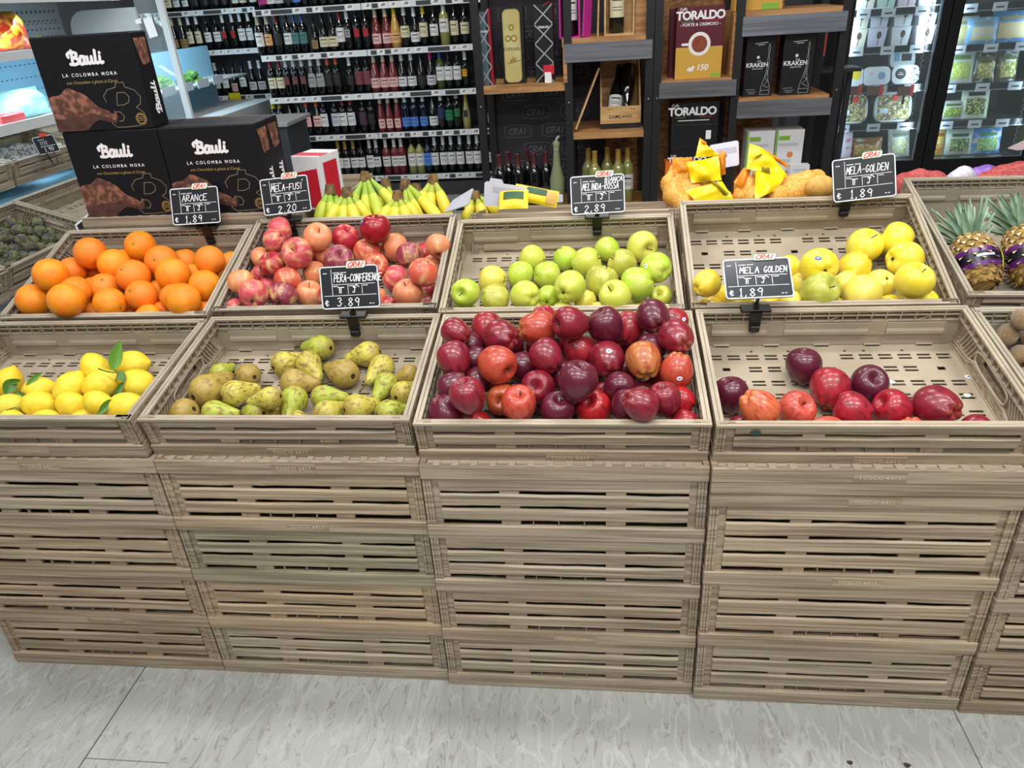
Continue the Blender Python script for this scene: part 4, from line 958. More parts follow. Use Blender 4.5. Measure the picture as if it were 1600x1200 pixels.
card_at('D2', 1322, ((1296, 261), (1393, 249), (1406, 296), (1305, 307)), [('MELA-GOLDEN', .22, .63, .047, .17)], ('1,89', .27), 'black chalkboard card reading MELA GOLDEN at the photo\'s right', seed=4)
card_at('B1', 553, ((503, 424), (594, 419), (590, 473), (499, 478)), [('PERA-CONFERENCE', .24, .63, .042, .17)], ('3.89', .26), 'black chalkboard card reading PERA CONFERENCE above the pears', seed=5)
card_at('D1', 1180, ((1128, 409), (1233, 404), (1241, 460), (1134, 465)), [('MELA', .24, .63, .058, .15), ('GOLDEN', .60, .63, .045, .15)], ('1,89', .2), 'chalkboard card glaring silver with reflected light, before the yellow apples', board=m_gloss, seed=6, tilt=-.90)

# torn fruit stickers lying in the nearly empty crate
M_, W_, D_, H_ = DISP['D1']; Mi_ = M_.inverted()
for k, (px, py, lab) in enumerate(((1513, 589, 'tiny blue and white sticker scrap on the nearly empty crate floor, uppermost'), (1511, 618, 'tiny pale sticker scrap on the nearly empty crate floor, right of the apples'), (1393, 597, 'tiny white sticker scrap on the crate floor between the dark apples'))):
    o_, d_ = Mi_ @ CAM, Mi_.to_3x3() @ ray(px, py); p = o_ + d_ * ((.0125 - o_.z) / d_.z)
    mb = MB(); out = [(p.x + .007 * math.cos(a) * (1 + .25 * math.sin(3 * a + k)), p.y + .006 * math.sin(a)) for a in [q * PI / 5 for q in range(10)]]
    mb.add([M_ @ Vector((x, y, .0135)) for x, y in out] + [M_ @ Vector((x, y, .0121)) for x, y in out], [tuple(range(10))] + [(i, 10 + i, 10 + (i + 1) % 10, (i + 1) % 10) for i in range(10)], 0)
    mb.add([M_ @ Vector((x * .4 + p.x * .6, y * .4 + p.y * .6, .0137)) for x, y in out], [tuple(range(10))], 1)
    o = obj('sticker_scrap', mb, [m_stkw, m_stk if k == 0 else mat('pale teal print', C(170, 206, 206), rough=.5)]); tag(o, lab, 'sticker', 'sticker scraps')
p = M_ @ Vector((.075, -.0006, .094)); mb = MB().add([M_ @ Vector((.075 + .0105 * math.cos(a), -.0004, .094 + .006 * math.sin(a))) for a in [q * PI / 7 for q in range(14)]] + [M_ @ Vector((.075 + .0105 * math.cos(a), .0012, .094 + .006 * math.sin(a))) for a in [q * PI / 7 for q in range(14)]], [tuple(range(14))] + [(i, 14 + i, 14 + (i + 1) % 14, (i + 1) % 14) for i in range(14)])
tag(obj('fruit_sticker', mb, mat('dark green sticker', C(40, 66, 66), rough=.4)), 'dark oval fruit sticker stuck on the front of the nearly empty crate', 'sticker')
# ---------------------------------------------------------------- third row behind the tilted crates
def row3(x, y, H, label, tilt=0):
    for k in range(4 if tilt else 5): crate('produce_crate', (x, y, .156 * k), .156, 3, False, 'brown slatted plastic crate in the hidden stacks carrying the back rows', 'hidden stacks behind the front row')
    if not tilt: return crate('produce_crate', (x, y, .78), H, 3, False, label, 'flat crates behind the tilted rows', (1, .98, .94), seed=5)
    return crate('produce_crate', (x, y + .156 * math.sin(tilt), .78 + H - .156 * math.cos(tilt)), .156, 3, False, label, 'crates tilted away to the far side', (1, .98, .94), tilt=tilt, seed=5)
row3(.0, .822, .156, 'brown crate under the black cake boxes')
crate('folded_crate', (.0, .818, .9365), RAIL, 0, False, 'flat folded crate directly under the black cake boxes', 'folded crates under the cake boxes')
crate('folded_crate', (.0, .818, .9625), RAIL, 0, False, 'topmost folded crate carrying the black cake boxes', 'folded crates under the cake boxes')
row3(XW + .01, .83, .17, 'brown crate holding the banana bunches behind the pink apples', -.2)
row3(XW * 2 + .012, .80, .198, 'brown crate with yellow packs tilted away behind the green apples', -.2)
row3(XW * 3 + .0, .81, .16, 'brown crate holding the netted potatoes behind the yellow apples', -.2)
ROW3 = 1.0

# black cake boxes
m_card = mat('black card box', C(20, 20, 25), rough=.5, spec=.25); m_cardtop = mat('grey board edge', C(120, 114, 106), rough=.7); m_gold = mat('gold foil line', C(190, 160, 96), rough=.4, metal=.3)
m_wlet = mat('white print', C(240, 238, 242), rough=.6); m_cake = mat('chocolate crust', C(150, 100, 80), C(84, 50, 40), rough=.7, nscale=(55, 55, 55), detail=6, ramp=(.35, .6), bump=.4, bscale=(90, 90, 90))
m_caked = mat('dark chocolate side', C(88, 54, 46), C(66, 38, 32), rough=.7, nscale=(40, 40, 40)); m_gline = mat('grey gold outline', C(140, 130, 106), rough=.5)
BW, BD, BH = .292, .088, .248
BIGB = [[(.08, .58), (.05, .72), (.2, .86), (.42, .9), (.46, 1.0), (.66, 1.0), (.66, .9), (.88, .82), (1.0, .66), (.94, .5), (.82, .44), (.98, .3), (.98, .14), (.8, .02), (.5, 0), (.18, .0), (.08, .1), (.12, .26), (.24, .36), (.38, .34), (.44, .24), (.38, .14), (.28, .14)],
        [(.42, .78), (.34, .5), (.52, .5), (.66, .56), (.70, .68), (.62, .78), (.42, .78)]]
BAULI = [([(.05, .62), (0, .82), (.2, .98), (.55, 1.02), (.88, .92), (.84, .66), (.5, .55)]), ([(.5, .55), (.9, .44), (.88, .1), (.5, 0), (.08, .04)]), ([(.46, 1.14), (.3, 0)]),
         ([(1.56, .6), (1.24, .64), (1.02, .3), (1.1, .0), (1.36, .04), (1.56, .6)]), ([(1.52, .56), (1.46, .06), (1.66, .05)]), ([(1.82, .58), (1.76, .12), (1.92, .02), (2.14, .18), (2.22, .58)]), ([(2.22, .58), (2.16, .06), (2.36, .05)]),
         ([(2.66, 1.06), (2.5, .12), (2.62, .02), (2.76, .08)]), ([(3.0, .58), (2.92, .12), (3.04, .02), (3.2, .1)]), ([(3.06, .84), (3.08, .86)])]
def cake_box(loc, rot, label):
    e = empty('cake_box', loc, rot); tag(e, label, 'box', 'black cake boxes')
    b = MB().box(0, BW, 0, BD, 0, BH, 0, b=.0012)
    b.box(.002, BW - .002, .002, BD - .002, BH - .0005, BH + .0015, 1)
    obj('carton', b, [m_card, m_card], e)
    y = -.0006; X, Z = (1, 0, 0), (0, 0, 1)
    obj('brand_lettering', MB().strokes([[(q[0] * .031, q[1] * .031) for q in p] for p in BAULI], .0082, (.098, y, .176), X, Z), m_wlet, e)
    t = MB().text('LA COLOMBA MORA', .0125, (BW * .5, y, .145), X, Z, bold=.012, space=1.5)
    obj('title_lettering', t, m_wlet, e)
    obj('subtitle_lettering', MB().text('con Cioccolato e glassa al Cacao', .0115, (BW * .5, y, .126), X, Z, shear=.35), m_gold, e)
    out = [(.0005, .088), (.02, .092), (.045, .108), (.075, .114), (.105, .108), (.13, .092), (.15, .084), (.175, .074), (.19, .056), (.193, .036), (.185, .022), (.16, .016), (.12, .03), (.09, .012), (.05, .002), (.0005, .0012)]
    out = [(a, b2) for a, b2 in out]
    k = MB()
    N = 40; top = lambda x: max(0, .088 + .026 * math.exp(-((x - .075) / .05) ** 2) + .003 * math.sin(x * 120) - .055 * max(0, (x - .09) / .1) ** 1.3) if x < .19 else .03
    bot = lambda x: .0012 if x < .09 else min(.03, .0012 + .03 * math.sin(min(1, (x - .09) / .06) * PI / 2)) - .014 * max(0, (x - .13) / .06)
    vs = []
    for i in range(N + 1):
        x = .0006 + .192 * i / N; t_ = top(x); b_ = bot(x)
        if i == N: t_, b_ = .045, .030
        if i == N - 1: t_, b_ = .054, .022
        mid = b_ + (t_ - b_) * .35; vs += [(x, -.0004, b_), (x, -.0009, mid), (x, -.0004, t_)]
    k.add(vs, [(i * 3 + 1, i * 3 + 4, i * 3 + 5, i * 3 + 2) for i in range(N)], 0, True); k.add(vs, [(i * 3, i * 3 + 3, i * 3 + 4, i * 3 + 1) for i in range(N)], 1, True)
    tag(obj('cake_picture', k, [m_cake, m_caked], e), 'printed picture of a dark chocolate cake')
    obj('outline_initial', MB().strokes([[(q[0] * .115, q[1] * .118) for q in p] for p in BIGB], .0015, (.162, -.0003, .006), X, Z), m_gline, e)
    c = [(.262 + .0155 * math.cos(a), .026 + .0155 * math.sin(a)) for a in [q * PI / 12 for q in range(25)]]; c2 = [(.262 + .0125 * math.cos(a), .026 + .0125 * math.sin(a)) for a in [q * PI / 12 for q in range(25)]]
    obj('gold_seal', MB().strokes([c, c2, [(.252, .031), (.272, .031)], [(.251, .0265), (.273, .0265)], [(.252, .022), (.272, .022)], [(.254, .035), (.262, .038), (.27, .035)]], .0014, (0, -.0011, 0), X, Z), m_gold, e)
    s = MB()
    s.add([(BW + .0006, .012, BH - .015), (BW + .0006, BD - .012, BH - .015), (BW + .0006, BD - .016, BH - .08), (BW + .0006, .03, BH - .085)], [(3, 2, 1, 0)], 0)
    obj('side_picture', s, m_cake, e); s = MB()
    s.strokes([[(q[1] * -.024 + .02, q[0] * .026) for q in p] for p in BAULI], .006, (BW + .0007, .045, .035), (0, 1, 0), (0, 0, 1), 0)
    obj('side_lettering', s, m_wlet, e)
    return e
cake_box((.03, .826, ROW3), (0, 0, 0), 'black cake box at lower left, bottom of the stack of two')
cake_box((.326, .824, ROW3), (0, 0, 0), 'black cake box at lower right behind the MELA FUSI card')
cake_box((.322, .917, ROW3), (0, 0, -.03), 'black cake box standing behind the lower right cake box')
cake_box((.026, .822, ROW3 + BH + .003), (0, 0, .02), 'black cake box on top of the stack')
cake_box((.03, .918, ROW3), (0, 0, 0), 'black cake box hidden behind the lower left cake box')

# red and white carton behind the boxes
def carton(name, X0, X1, Y0, Y1, Z0, Z1, m, label, cat, group=None, yaw=0, prints=None, mats=None):
    e = empty(name, ((X0 + X1) / 2, (Y0 + Y1) / 2, Z0), (0, 0, yaw)); tag(e, label, cat, group)
    w2, d2 = (X1 - X0) / 2, (Y1 - Y0) / 2
    obj('carton', MB().box(-w2, w2, -d2, d2, 0, Z1 - Z0, b=min(.0015, w2 * .2)), m, e)
    if prints:
        for nm, fn, mm in prints:
            q = MB(); fn(q, -w2, -d2 - .0006, 2 * w2, Z1 - Z0); obj(nm, q, mm, e)
    return e
m_whitebox = mat('white carton', C(226, 224, 226), rough=.5); m_redp = mat('red print', C(196, 24, 44), rough=.5)
def rw_print(q, x, y, w_, h):
    q.add([(x + w_ * .12, y, h * .08), (x + w_ * .88, y, h * .02), (x + w_ * .88, y, h * .78), (x + w_ * .12, y, h * .70)], [(0, 1, 2, 3)])
    q.add([(x + w_ + .0006, y + .02, h * .05), (x + w_ + .0006, y + .10, h * .05), (x + w_ + .0006, y + .10, h * .86), (x + w_ + .0006, y + .02, h * .86)], [(3, 2, 1, 0)])
    q.box(x, x + w_, y + .01, y + .06, h - .0005, h + .0006)
carton('red_white_box', .60, .705, 1.10, 1.22, .93, 1.105, m_whitebox, 'white carton with red panels between cake boxes and bananas', 'box', yaw=-.25, prints=[('red_print', rw_print, m_redp)])
crate('produce_crate', (.1, 1.225, .78), .156, 3, False, 'brown crate behind the cake boxes, hidden by them', 'flat crates behind the tilted rows')

# bananas
m_ban = mat('banana peel', C(224, 206, 66), C(190, 192, 66), rough=.42, nscale=(14, 14, 14), ramp=(.4, .8), objmul=True); m_bgr = mat('greenish banana neck', C(160, 176, 58), rough=.45, objmul=True); m_bcr = mat('brown banana crown', C(128, 98, 50), C(80, 60, 36), rough=.8, nscale=(60, 60, 60)); m_btip = mat('black banana tip', C(52, 42, 28), rough=.8)
def banana_bunch(px, py, n, spread, L, label, green=1.0, lean=0, Y=.95, seed=0):
    """crown at pixel px,py; fingers fan out and down"""
    c = at_y(px, py, Y); e = empty('banana_bunch', (c.x, c.y, c.z)); tag(e, label, 'bananas', 'banana bunches'); rr4 = random.Random(seed)
    cr = MB().tube([(0, .004, .008), (0, 0, -.006), (0, -.004, -.022)], [.013, .017, .02], 8); obj('crown', cr, m_bcr, e)
    for k in range(n):
        a = (k - (n - 1) / 2) / max(1, (n - 1) / 2) * spread * .62 + rr4.uniform(-.05, .05) + lean * .7; row = k % 2
        d = Vector((math.sin(a) * .9, -.35 + .25 * row, -math.cos(a) * 1.0)); out = Vector((math.sin(a) * .9, -.6 + .4 * row, .0)); L_ = L * 1.2
        pts = []
        for j in range(13):
            t = j / 12; pts.append(d * (L_ * t) + out * (L_ * .34 * math.sin(PI * t * .85)) + Vector((math.sin(a) * .012, -.004 + .01 * row, -.012)))
        rad = [.008, .0086, .0102, .014, .0175, .019, .0197, .0197, .0192, .0178, .0142, .009, .0042]
        mb = MB(); seg = 7
        mb.tube(pts[:4], rad[:4], seg, 1, cap=False); mb.tube(pts[3:12], rad[3:12], seg, 0, cap=False); mb.tube(pts[11:], rad[11:], seg, 2)
        o = obj('banana', mb, [m_ban, m_bgr, m_btip], e); q = rr4.uniform(.94, 1.05); o.color = (q * (1 - .18 * (green - 1) * 2), q, q * .9, 1)
    return e
banana_bunch(515, 292, 4, .35, .10, 'green tinged banana bunch, leftmost beside the red white carton', 1.6, Y=.93, seed=1)
banana_bunch(541, 297, 6, .75, .10, 'banana bunch with broad brown crown in the front, second from left', 1.2, Y=.90, seed=2)
banana_bunch(570, 272, 6, .62, .15, 'tallest green yellow banana bunch', 1.5, lean=.18, Y=.99, seed=3)
banana_bunch(602, 283, 3, .45, .12, 'small banana bunch behind, right of the tallest bunch', 1.0, lean=.2, Y=1.07, seed=4)
banana_bunch(621, 302, 6, .75, .085, 'low banana bunch at the front, centre of the banana crate', 1.0, Y=.90, seed=5)
banana_bunch(633, 284, 5, .55, .14, 'banana bunch with dark crown leaning to the right', 1.1, lean=.55, Y=.99, seed=6)
banana_bunch(650, 291, 3, .4, .10, 'banana bunch peeping out behind the dark crowned one', 1.0, lean=.3, Y=1.08, seed=7)
banana_bunch(676, 276, 5, .55, .11, 'fully yellow banana bunch at the right', .8, Y=1.03, seed=8)
banana_bunch(742, 302, 4, .8, .07, 'small banana bunch behind the grey card, right end', .9, lean=.3, Y=1.10, seed=9)
for k in range(3): pass

# card backs
m_plast = mat('pale plastic card back', C(214, 214, 226), rough=.4); m_win = mat('grey label window', C(186, 184, 200), rough=.4)
def card_back(Y, quad, label, m=m_plast, step=False, th=.003, win=True, dy=(0, 0, 0, 0)):
    P = [at_y(x, y, Y + d) for (x, y), d in zip(quad, dy)]     # tl, tr, br, bl
    c = sum(P, Vector()) / 4; e = empty('card_holder', c); tag(e, label, 'card holder')
    ux, uy = (P[1] - P[0]), (P[3] - P[0]); n = ux.cross(uy).normalized(); n = n if n.y < 0 else -n
    pt = lambda a, b, o=0: P[0] * (1 - a) * (1 - b) + P[1] * a * (1 - b) + P[2] * a * b + P[3] * (1 - a) * b + n * o - c
    out = rr(0, 1, 0, 1, .09, 4)
    if step: out = [(1, 1), (0, 1), (0, .1), (.05, .03), (.12, .03), (.14, -.12), (.42, -.10), (.46, .06), (.95, .09), (1, .2)]
    k = len(out); mb = MB().add([pt(a, b, 0) for a, b in out] + [pt(a, b, -th) for a, b in out], [tuple(range(k)), tuple(range(2 * k - 1, k - 1, -1))] + [(i, k + i, k + (i + 1) % k, (i + 1) % k) for i in range(k)])
    obj('plate', mb, m, e)
    if win: obj('window', MB().add([pt(.2, .2, .0006), pt(.92, .24, .0006), pt(.92, .46, .0006), pt(.2, .44, .0006)], [(0, 1, 2, 3)]), m_win, e)
    return e
card_back(.90, ((757, 282), (822, 289), (824, 322), (756, 322)), 'white notched card back standing in the level crate', step=True)
card_back(.99, ((840, 303), (879, 304), (880, 316), (840, 316)), 'low white card edge right of the yellow packs', win=False)
e = card_back(.86, ((708, 312), (740, 293), (731, 320), (694, 332)), 'grey card back leaning between bananas and level crate', m=mat('grey card back', C(168, 168, 180), rough=.4), dy=(.03, .03, 0, 0))
obj('clip', MB().box(-.012, .012, -.008, .01, -.026, -.012), m_clip, e)
card_back(1.12, ((1108, 227), (1154, 219), (1155, 258), (1120, 264)), 'white card back behind the netted potatoes', dy=(.02, .02, 0, 0))
e = [o for o in bpy.data.objects if o.name.startswith('card_holder')][-1]; obj('stem', MB().tube([(0, .003, 0), (0, .004, -.09), (.0, .04, -.17)], .005, 8), m_clip, e)
card_back(1.25, ((1574, 232), (1602, 219), (1604, 233), (1590, 235)), 'pale pink card edge at the right photo edge by the freezer', m=mat('pink card back', C(206, 180, 184), rough=.5), win=False)

# soft packs and nets
def blob(name, balls, m, parent=None, res=.011, noise=.0, seed=0, lo=None):
    """one skin around overlapping balls (x, y, z, r)"""
    mbd = bpy.data.metaballs.new(name); mbd.resolution = res; mbd.threshold = .12
    for x, y, z, r_ in balls:
        el = mbd.elements.new(); el.co = (x, y, z); el.radius = r_ * 1.25; el.stiffness = 2
    mo = bpy.data.objects.new(name, mbd); COL.objects.link(mo)
    ev = mo.evaluated_get(bpy.context.evaluated_depsgraph_get()); me = bpy.data.meshes.new_from_object(ev); bpy.data.objects.remove(mo)
    me.materials.clear(); me.materials.append(m)
    for p in me.polygons: p.use_smooth = True
    me.polygons.foreach_set('material_index', [0] * len(me.polygons))
    o = bpy.data.objects.new(name, me); COL.objects.link(o); o.parent = parent; return o
m_net = mat('orange net over potatoes', C(228, 180, 92), C(220, 146, 44), rough=.55, nscale=(160, 160, 160), ramp=(.4, .6), bump=.3, bscale=(220, 220, 220))
m_netp = mat('loose orange net', C(232, 150, 30), C(214, 120, 18), rough=.5, nscale=(150, 150, 150), ramp=(.4, .6))
m_yfoil = mat('yellow film', C(246, 226, 26), C(240, 206, 20), rough=.25, nscale=(30, 30, 30), bump=.5, bscale=(26, 26, 26), bdist=.01)
m_pot = mat('potato skin', C(226, 178, 92), C(200, 150, 70), rough=.6, nscale=(50, 50, 50), ramp=(.35, .7))
m_olive = mat('olive print', C(150, 140, 30), rough=.5)
def film(mb, pts, nrm, folds, nu=14, nv=10, m=0, seed=0):
    """crumpled sheet between four corners (bl, br, tr, tl)"""
    a, b, c, d = [Vector(p) for p in pts]; n = Vector(nrm).normalized(); rr5 = random.Random(seed); w1, w2, p1, p2 = rr5.uniform(5, 8), rr5.uniform(7, 12), rr5.uniform(0, 6), rr5.uniform(0, 6)
    mb.grid(lambda u, v: a * (1 - u) * (1 - v) + b * u * (1 - v) + c * u * v + d * (1 - u) * v + n * (folds * (math.sin(w1 * u + 4 * v + p1) + .6 * math.sin(w2 * v - 5 * u + p2)) + .02 * math.sin(PI * u) * math.sin(PI * v)), nu, nv, m=m)
def ptY(px, py, Y): return at_y(px, py, Y)
def potato_net(label, lumps, sheets, tails, prints=()):
    c = ptY(*lumps[0][:2], lumps[0][2]); e = empty('potato_net', (c.x, c.y, c.z)); tag(e, label, 'potatoes', 'netted potato bags')
    obj_ = blob('netted_potatoes', [tuple(ptY(x, y, Y) - c) + (r_,) for x, y, Y, r_ in lumps], m_net, e)
    for k, (q, fo) in enumerate(sheets):
        mb = MB(); film(mb, [ptY(*p) - c for p in q], (0, -1, .4), fo, seed=k + len(label)); tag(obj('yellow_label_film', mb, m_yfoil, e), 'crumpled bright yellow film label')
    if tails:
        for k, (q, fo) in enumerate(tails):
            tb = MB(); film(tb, [ptY(*p) - c for p in q], (0, -1, .3), fo, 8, 8, seed=k); obj('net_tail', tb, m_netp, e)
    if prints:
        pb = MB()
        for q in prints: film(pb, [ptY(*p) - c for p in q], (0, -1, .4), .001, 6, 2)
        obj('film_print', pb, m_olive, e)
    return e
potato_net('netted potato bag with torn yellow film, left one', [(1050, 288, .95, .035), (1062, 270, .97, .035), (1052, 306, .92, .032), (1080, 300, .95, .04), (1110, 300, .96, .04), (1068, 318, .90, .03), (1130, 312, .95, .03), (1095, 275, 1.0, .035)],
  [(((1086, 316, .865), (1148, 314, .865), (1128, 283, .9), (1072, 297, .89)), .004), (((1081, 286, .92), (1128, 281, .92), (1122, 244, .97), (1072, 254, .96)), .006), (((1086, 246, .96), (1124, 244, .97), (1117, 236, .99), (1093, 218, .99)), .004)],
  [(((1052, 275, .93), (1082, 270, .95), (1082, 246, .98), (1050, 246, .97)), .004), (((1120, 276, .98), (1134, 272, .99), (1134, 238, 1.0), (1124, 236, 1.0)), .003), (((1092, 228, .995), (1106, 234, .995), (1104, 222, 1.0), (1093, 215, 1.0)), .001)],
  [((1132, 305, .862), (1140, 303, .862), (1118, 284, .888), (1108, 282, .888))])
potato_net('netted potato bag with pointed yellow film, middle one', [(1165, 292, .97, .035), (1178, 308, .93, .035), (1160, 308, .95, .03), (1200, 300, .98, .04), (1190, 275, 1.02, .03), (1215, 290, 1.02, .03)],
  [(((1180, 312, .865), (1216, 296, .9), (1226, 270, .96), (1180, 262, .97)), .006), (((1166, 264, .955), (1232, 278, .955), (1200, 236, 1.0), (1172, 224, 1.0)), .005)],
  [(((1146, 285, .95), (1164, 300, .93), (1174, 262, .98), (1162, 262, .98)), .003), (((1196, 240, 1.0), (1228, 262, .98), (1232, 258, 1.0), (1200, 236, 1.01)), .002)],
  [((1190, 268, .94), (1204, 272, .94), (1202, 262, .945), (1190, 260, .945)), ((1172, 248, .955), (1174, 248, .955), (1196, 240, .985), (1195, 239, .985))])
e = empty('potato_net', ptY(1250, 300, .95)); tag(e, 'netted potatoes without film, right one with a bulging potato', 'potatoes', 'netted potato bags'); c = e.location.copy()
blob('netted_potatoes', [tuple(ptY(x, y, Y) - c) + (r_,) for x, y, Y, r_ in ((1215, 308, .92, .035), (1235, 302, .95, .04), (1258, 300, .95, .04), (1280, 296, .93, .036), (1262, 284, 1.0, .035), (1240, 290, 1.0, .035), (1290, 302, .94, .03), (1275, 280, 1.02, .03))], m_net, e)
obj('potato', MB().grid(lambda u, v: (lambda p: p)(Vector((.042 * math.sin(PI * v) * math.cos(2 * PI * u), .03 * math.sin(PI * v) * math.sin(2 * PI * u), .033 * math.cos(PI * v))) + ptY(1281, 292, .905) - c), 18, 12, wrap=True), m_pot, e)
# yellow packs in the level crate
m_ypack = mat('yellow wrapper', C(246, 222, 40), C(240, 210, 30), rough=.35, nscale=(20, 20, 20), bump=.3, bscale=(20, 20, 20), bdist=.006); m_dgreen = mat('dark green print', C(44, 84, 50), rough=.5); m_tan = mat('tan print', C(214, 170, 90), rough=.5)
def pillow(mb, w_, d_, h, m=0, n=10, wr=.0, seed=0):
    r6 = random.Random(seed); p = r6.uniform(0, 6)
    f = lambda s: lambda u, v: ((u - .5) * w_, s * h * (max(0, math.sin(PI * u)) * max(0, math.sin(PI * v))) ** .55 * (1 + wr * math.sin(9 * u + 7 * v + p)) , (v - .5) * d_)
    mb.grid(f(-1), n, n, m=m); mb.grid(lambda u, v: f(1)(1 - u, v), n, n, m=m); return mb
def packet(name, c, w_, h, th, rot, m, label, cat, group=None, prints=()):
    e = empty(name, c, rot); tag(e, label, cat, group)
    obj('wrapper', pillow(MB(), w_, h, th, wr=.08, seed=len(label)), m, e)
    for nm, (x0, x1, z0, z1), mm in prints:
        q = MB(); f = lambda u, v: (x0 + (x1 - x0) * u, -th * (max(0.01, math.sin(PI * ((x0 + (x1 - x0) * u) / w_ + .5))) * max(0.01, math.sin(PI * ((z0 + (z1 - z0) * v) / h + .5)))) ** .55 * 1.09 - .0012, z0 + (z1 - z0) * v)
        q.grid(f, 8, 6); obj(nm, q, mm, e)
    return e
packet('snack_packet', ptY(803, 316, .88) + Vector((0, 0, .008)), .085, .062, .012, (-.8, 0, 0), m_ypack, 'flat yellow wrapped packet, left one in the level crate', 'packet', 'yellow packets', (('print', (-.03, .03, -.005, .022), m_dgreen),))
packet('snack_packet', ptY(838, 311, .91) + Vector((0, 0, .01)), .13, .05, .014, (-.6, .22, 0), m_ypack, 'long yellow wrapped packet leaning, right one in the level crate', 'packet', 'yellow packets', (('green_print', (-.03, .03, .0, .02), m_dgreen), ('biscuit_print', (.03, .06, -.02, .02), m_tan)))
# onion and garlic nets beyond, at the right
m_onet = mat('pink red onion net', C(196, 92, 88), C(168, 66, 66), rough=.7, nscale=(120, 120, 120), ramp=(.4, .6), bump=.3, bscale=(160, 160, 160)); m_gnet = mat('lilac net', C(160, 120, 200), C(120, 80, 170), rough=.5, nscale=(60, 60, 60)); m_wnet = mat('white net', C(226, 226, 236), C(190, 190, 214), rough=.5, nscale=(60, 60, 60))
def lumpbag(name, lumps, m, label, cat):
    c = ptY(*lumps[0][:3]); e = blob(name, [tuple(ptY(x, y, Y) - c) + (r_,) for x, y, Y, r_ in lumps], m, None, res=.016); e.location = c; tag(e, label, cat)
lumpbag('onion_net', [(1412, 288, 1.35, .04), (1435, 284, 1.35, .045), (1460, 285, 1.35, .04), (1475, 290, 1.35, .03), (1400, 296, 1.35, .03)], m_onet, 'pinkish red onion net behind the MELA GOLDEN card at the right', 'onions')
lumpbag('onion_net', [(1540, 287, 1.32, .04), (1565, 281, 1.32, .05), (1590, 278, 1.32, .055), (1615, 276, 1.32, .05), (1545, 296, 1.3, .035)], m_onet, 'large pinkish red onion net behind the pineapple crate', 'onions')
lumpbag('garlic_net', [(1525, 277, 1.42, .035), (1540, 273, 1.42, .035), (1553, 274, 1.42, .03)], m_gnet, 'lilac netted garlic between the onion nets', 'garlic')
lumpbag('garlic_net', [(1492, 281, 1.40, .03), (1505, 275, 1.40, .035), (1512, 282, 1.4, .03)], m_wnet, 'white bag left of the lilac net behind the pineapples', 'bag')
for k, (x, y) in enumerate(((2.42, 1.24), (3.03, 1.24))): 
    e = crate('produce_crate', (x, y, .60), .156, 3, False, ['brown crate under the left onion net behind the yellow apples', 'brown crate under the larger onion net behind the pineapples'][k], 'flat crates behind the tilted rows')
# ---------------------------------------------------------------- bottles
m_glass = mat('bottle glass', C(16, 18, 18), rough=.08, objcol=True, spec=.6, coat=.3); m_lab = mat('bottle label', C(230, 228, 220), rough=.6, objcol=True); m_cap = mat('bottle capsule', C(200, 200, 200), rough=.35, objcol=True); m_print = mat('dark label print', C(60, 56, 56), rough=.7)
m_clear = mat('pale clear glass', C(196, 206, 160), rough=.06, trans=.6)
BORD = [(0, .004), (.03, 0), (.037, .004), (.0375, .185), (.034, .205), (.02, .228), (.0145, .245), (.0138, .296), (.0155, .298), (.0155, .304), (.0, .305)]
BURG = [(0, .004), (.032, 0), (.041, .005), (.0415, .12), (.039, .145), (.03, .185), (.02, .22), (.015, .25), (.0138, .296), (.0155, .298), (.0155, .304), (.0, .305)]
SLIM = [(0, .004), (.03, 0), (.036, .005), (.036, .10), (.031, .14), (.022, .19), (.016, .24), (.0138, .3), (.0155, .302), (.0155, .31), (0, .311)]
def rad_at(prof, z):
    for (r0_, z0), (r1, z1) in zip(prof, prof[1:]):
        if z0 <= z <= z1 and z1 > z0: return r0_ + (r1 - r0_) * (z - z0) / (z1 - z0)
    return prof[1][0]
_bm = {}
def bottle_meshes(st, zone, h):
    k = (st, zone, h)
    if k not in _bm:
        prof = {'B': BORD, 'U': BURG, 'S': SLIM}[st]
        body = MB().lathe(prof, 18).mesh('bottle', [m_glass])
        z0, z1, wd = zone
        lab = MB().grid(lambda u, v: (lambda a, z: ((rad_at(prof, z) + .0006) * math.sin(a), -(rad_at(prof, z) + .0006) * math.cos(a), z))((u - .5) * 2 * wd, z0 + (z1 - z0) * v), 10, 5)
        wr = (rad_at(prof, (z0 + z1) / 2) + .001)
        for q in (.3, .42, .72):
            zz = z0 + (z1 - z0) * q; hh = .003 if q != .72 else .008
            lab.grid(lambda u, v: (wr * math.sin((u - .5) * wd * 1.1), -wr * math.cos((u - .5) * wd * 1.1), zz + hh * (v - .5)), 5, 1, m=1)
        cap = MB().lathe([(rad_at(prof, h) + .0008, h)] + [(r_ + .0008, z) for r_, z in prof if z > h + .004], 14)
        _bm[k] = (body, lab.mesh('label', [m_lab, m_print]), cap.mesh('capsule', [m_cap]))
    return _bm[k]
PALET = {'W': (C(222, 222, 220), 'white label'), 'c': (C(214, 206, 172), 'cream label'), 'k': (C(30, 28, 28), 'black label'), 'g': (C(150, 118, 66), 'gold label'), 'r': (C(178, 26, 40), 'red label'), 'y': (C(232, 160, 24), 'orange yellow label'), 'p': (C(226, 180, 176), 'pink label'),
         'o': (C(222, 168, 110), 'peach label'), 't': (C(72, 122, 122), 'teal label'), 'b': (C(80, 130, 210), 'blue label'), 'm': (C(190, 40, 130), 'magenta label'), 'v': (C(74, 48, 66), 'plum label'), 'n': (C(30, 40, 90), 'navy label'), 'e': (C(30, 124, 74), 'green label'), 'l': (C(200, 196, 210), 'lilac grey label'), 'x': (C(150, 150, 150), 'grey patterned label'), 's': (C(120, 60, 66), 'dull red label')}
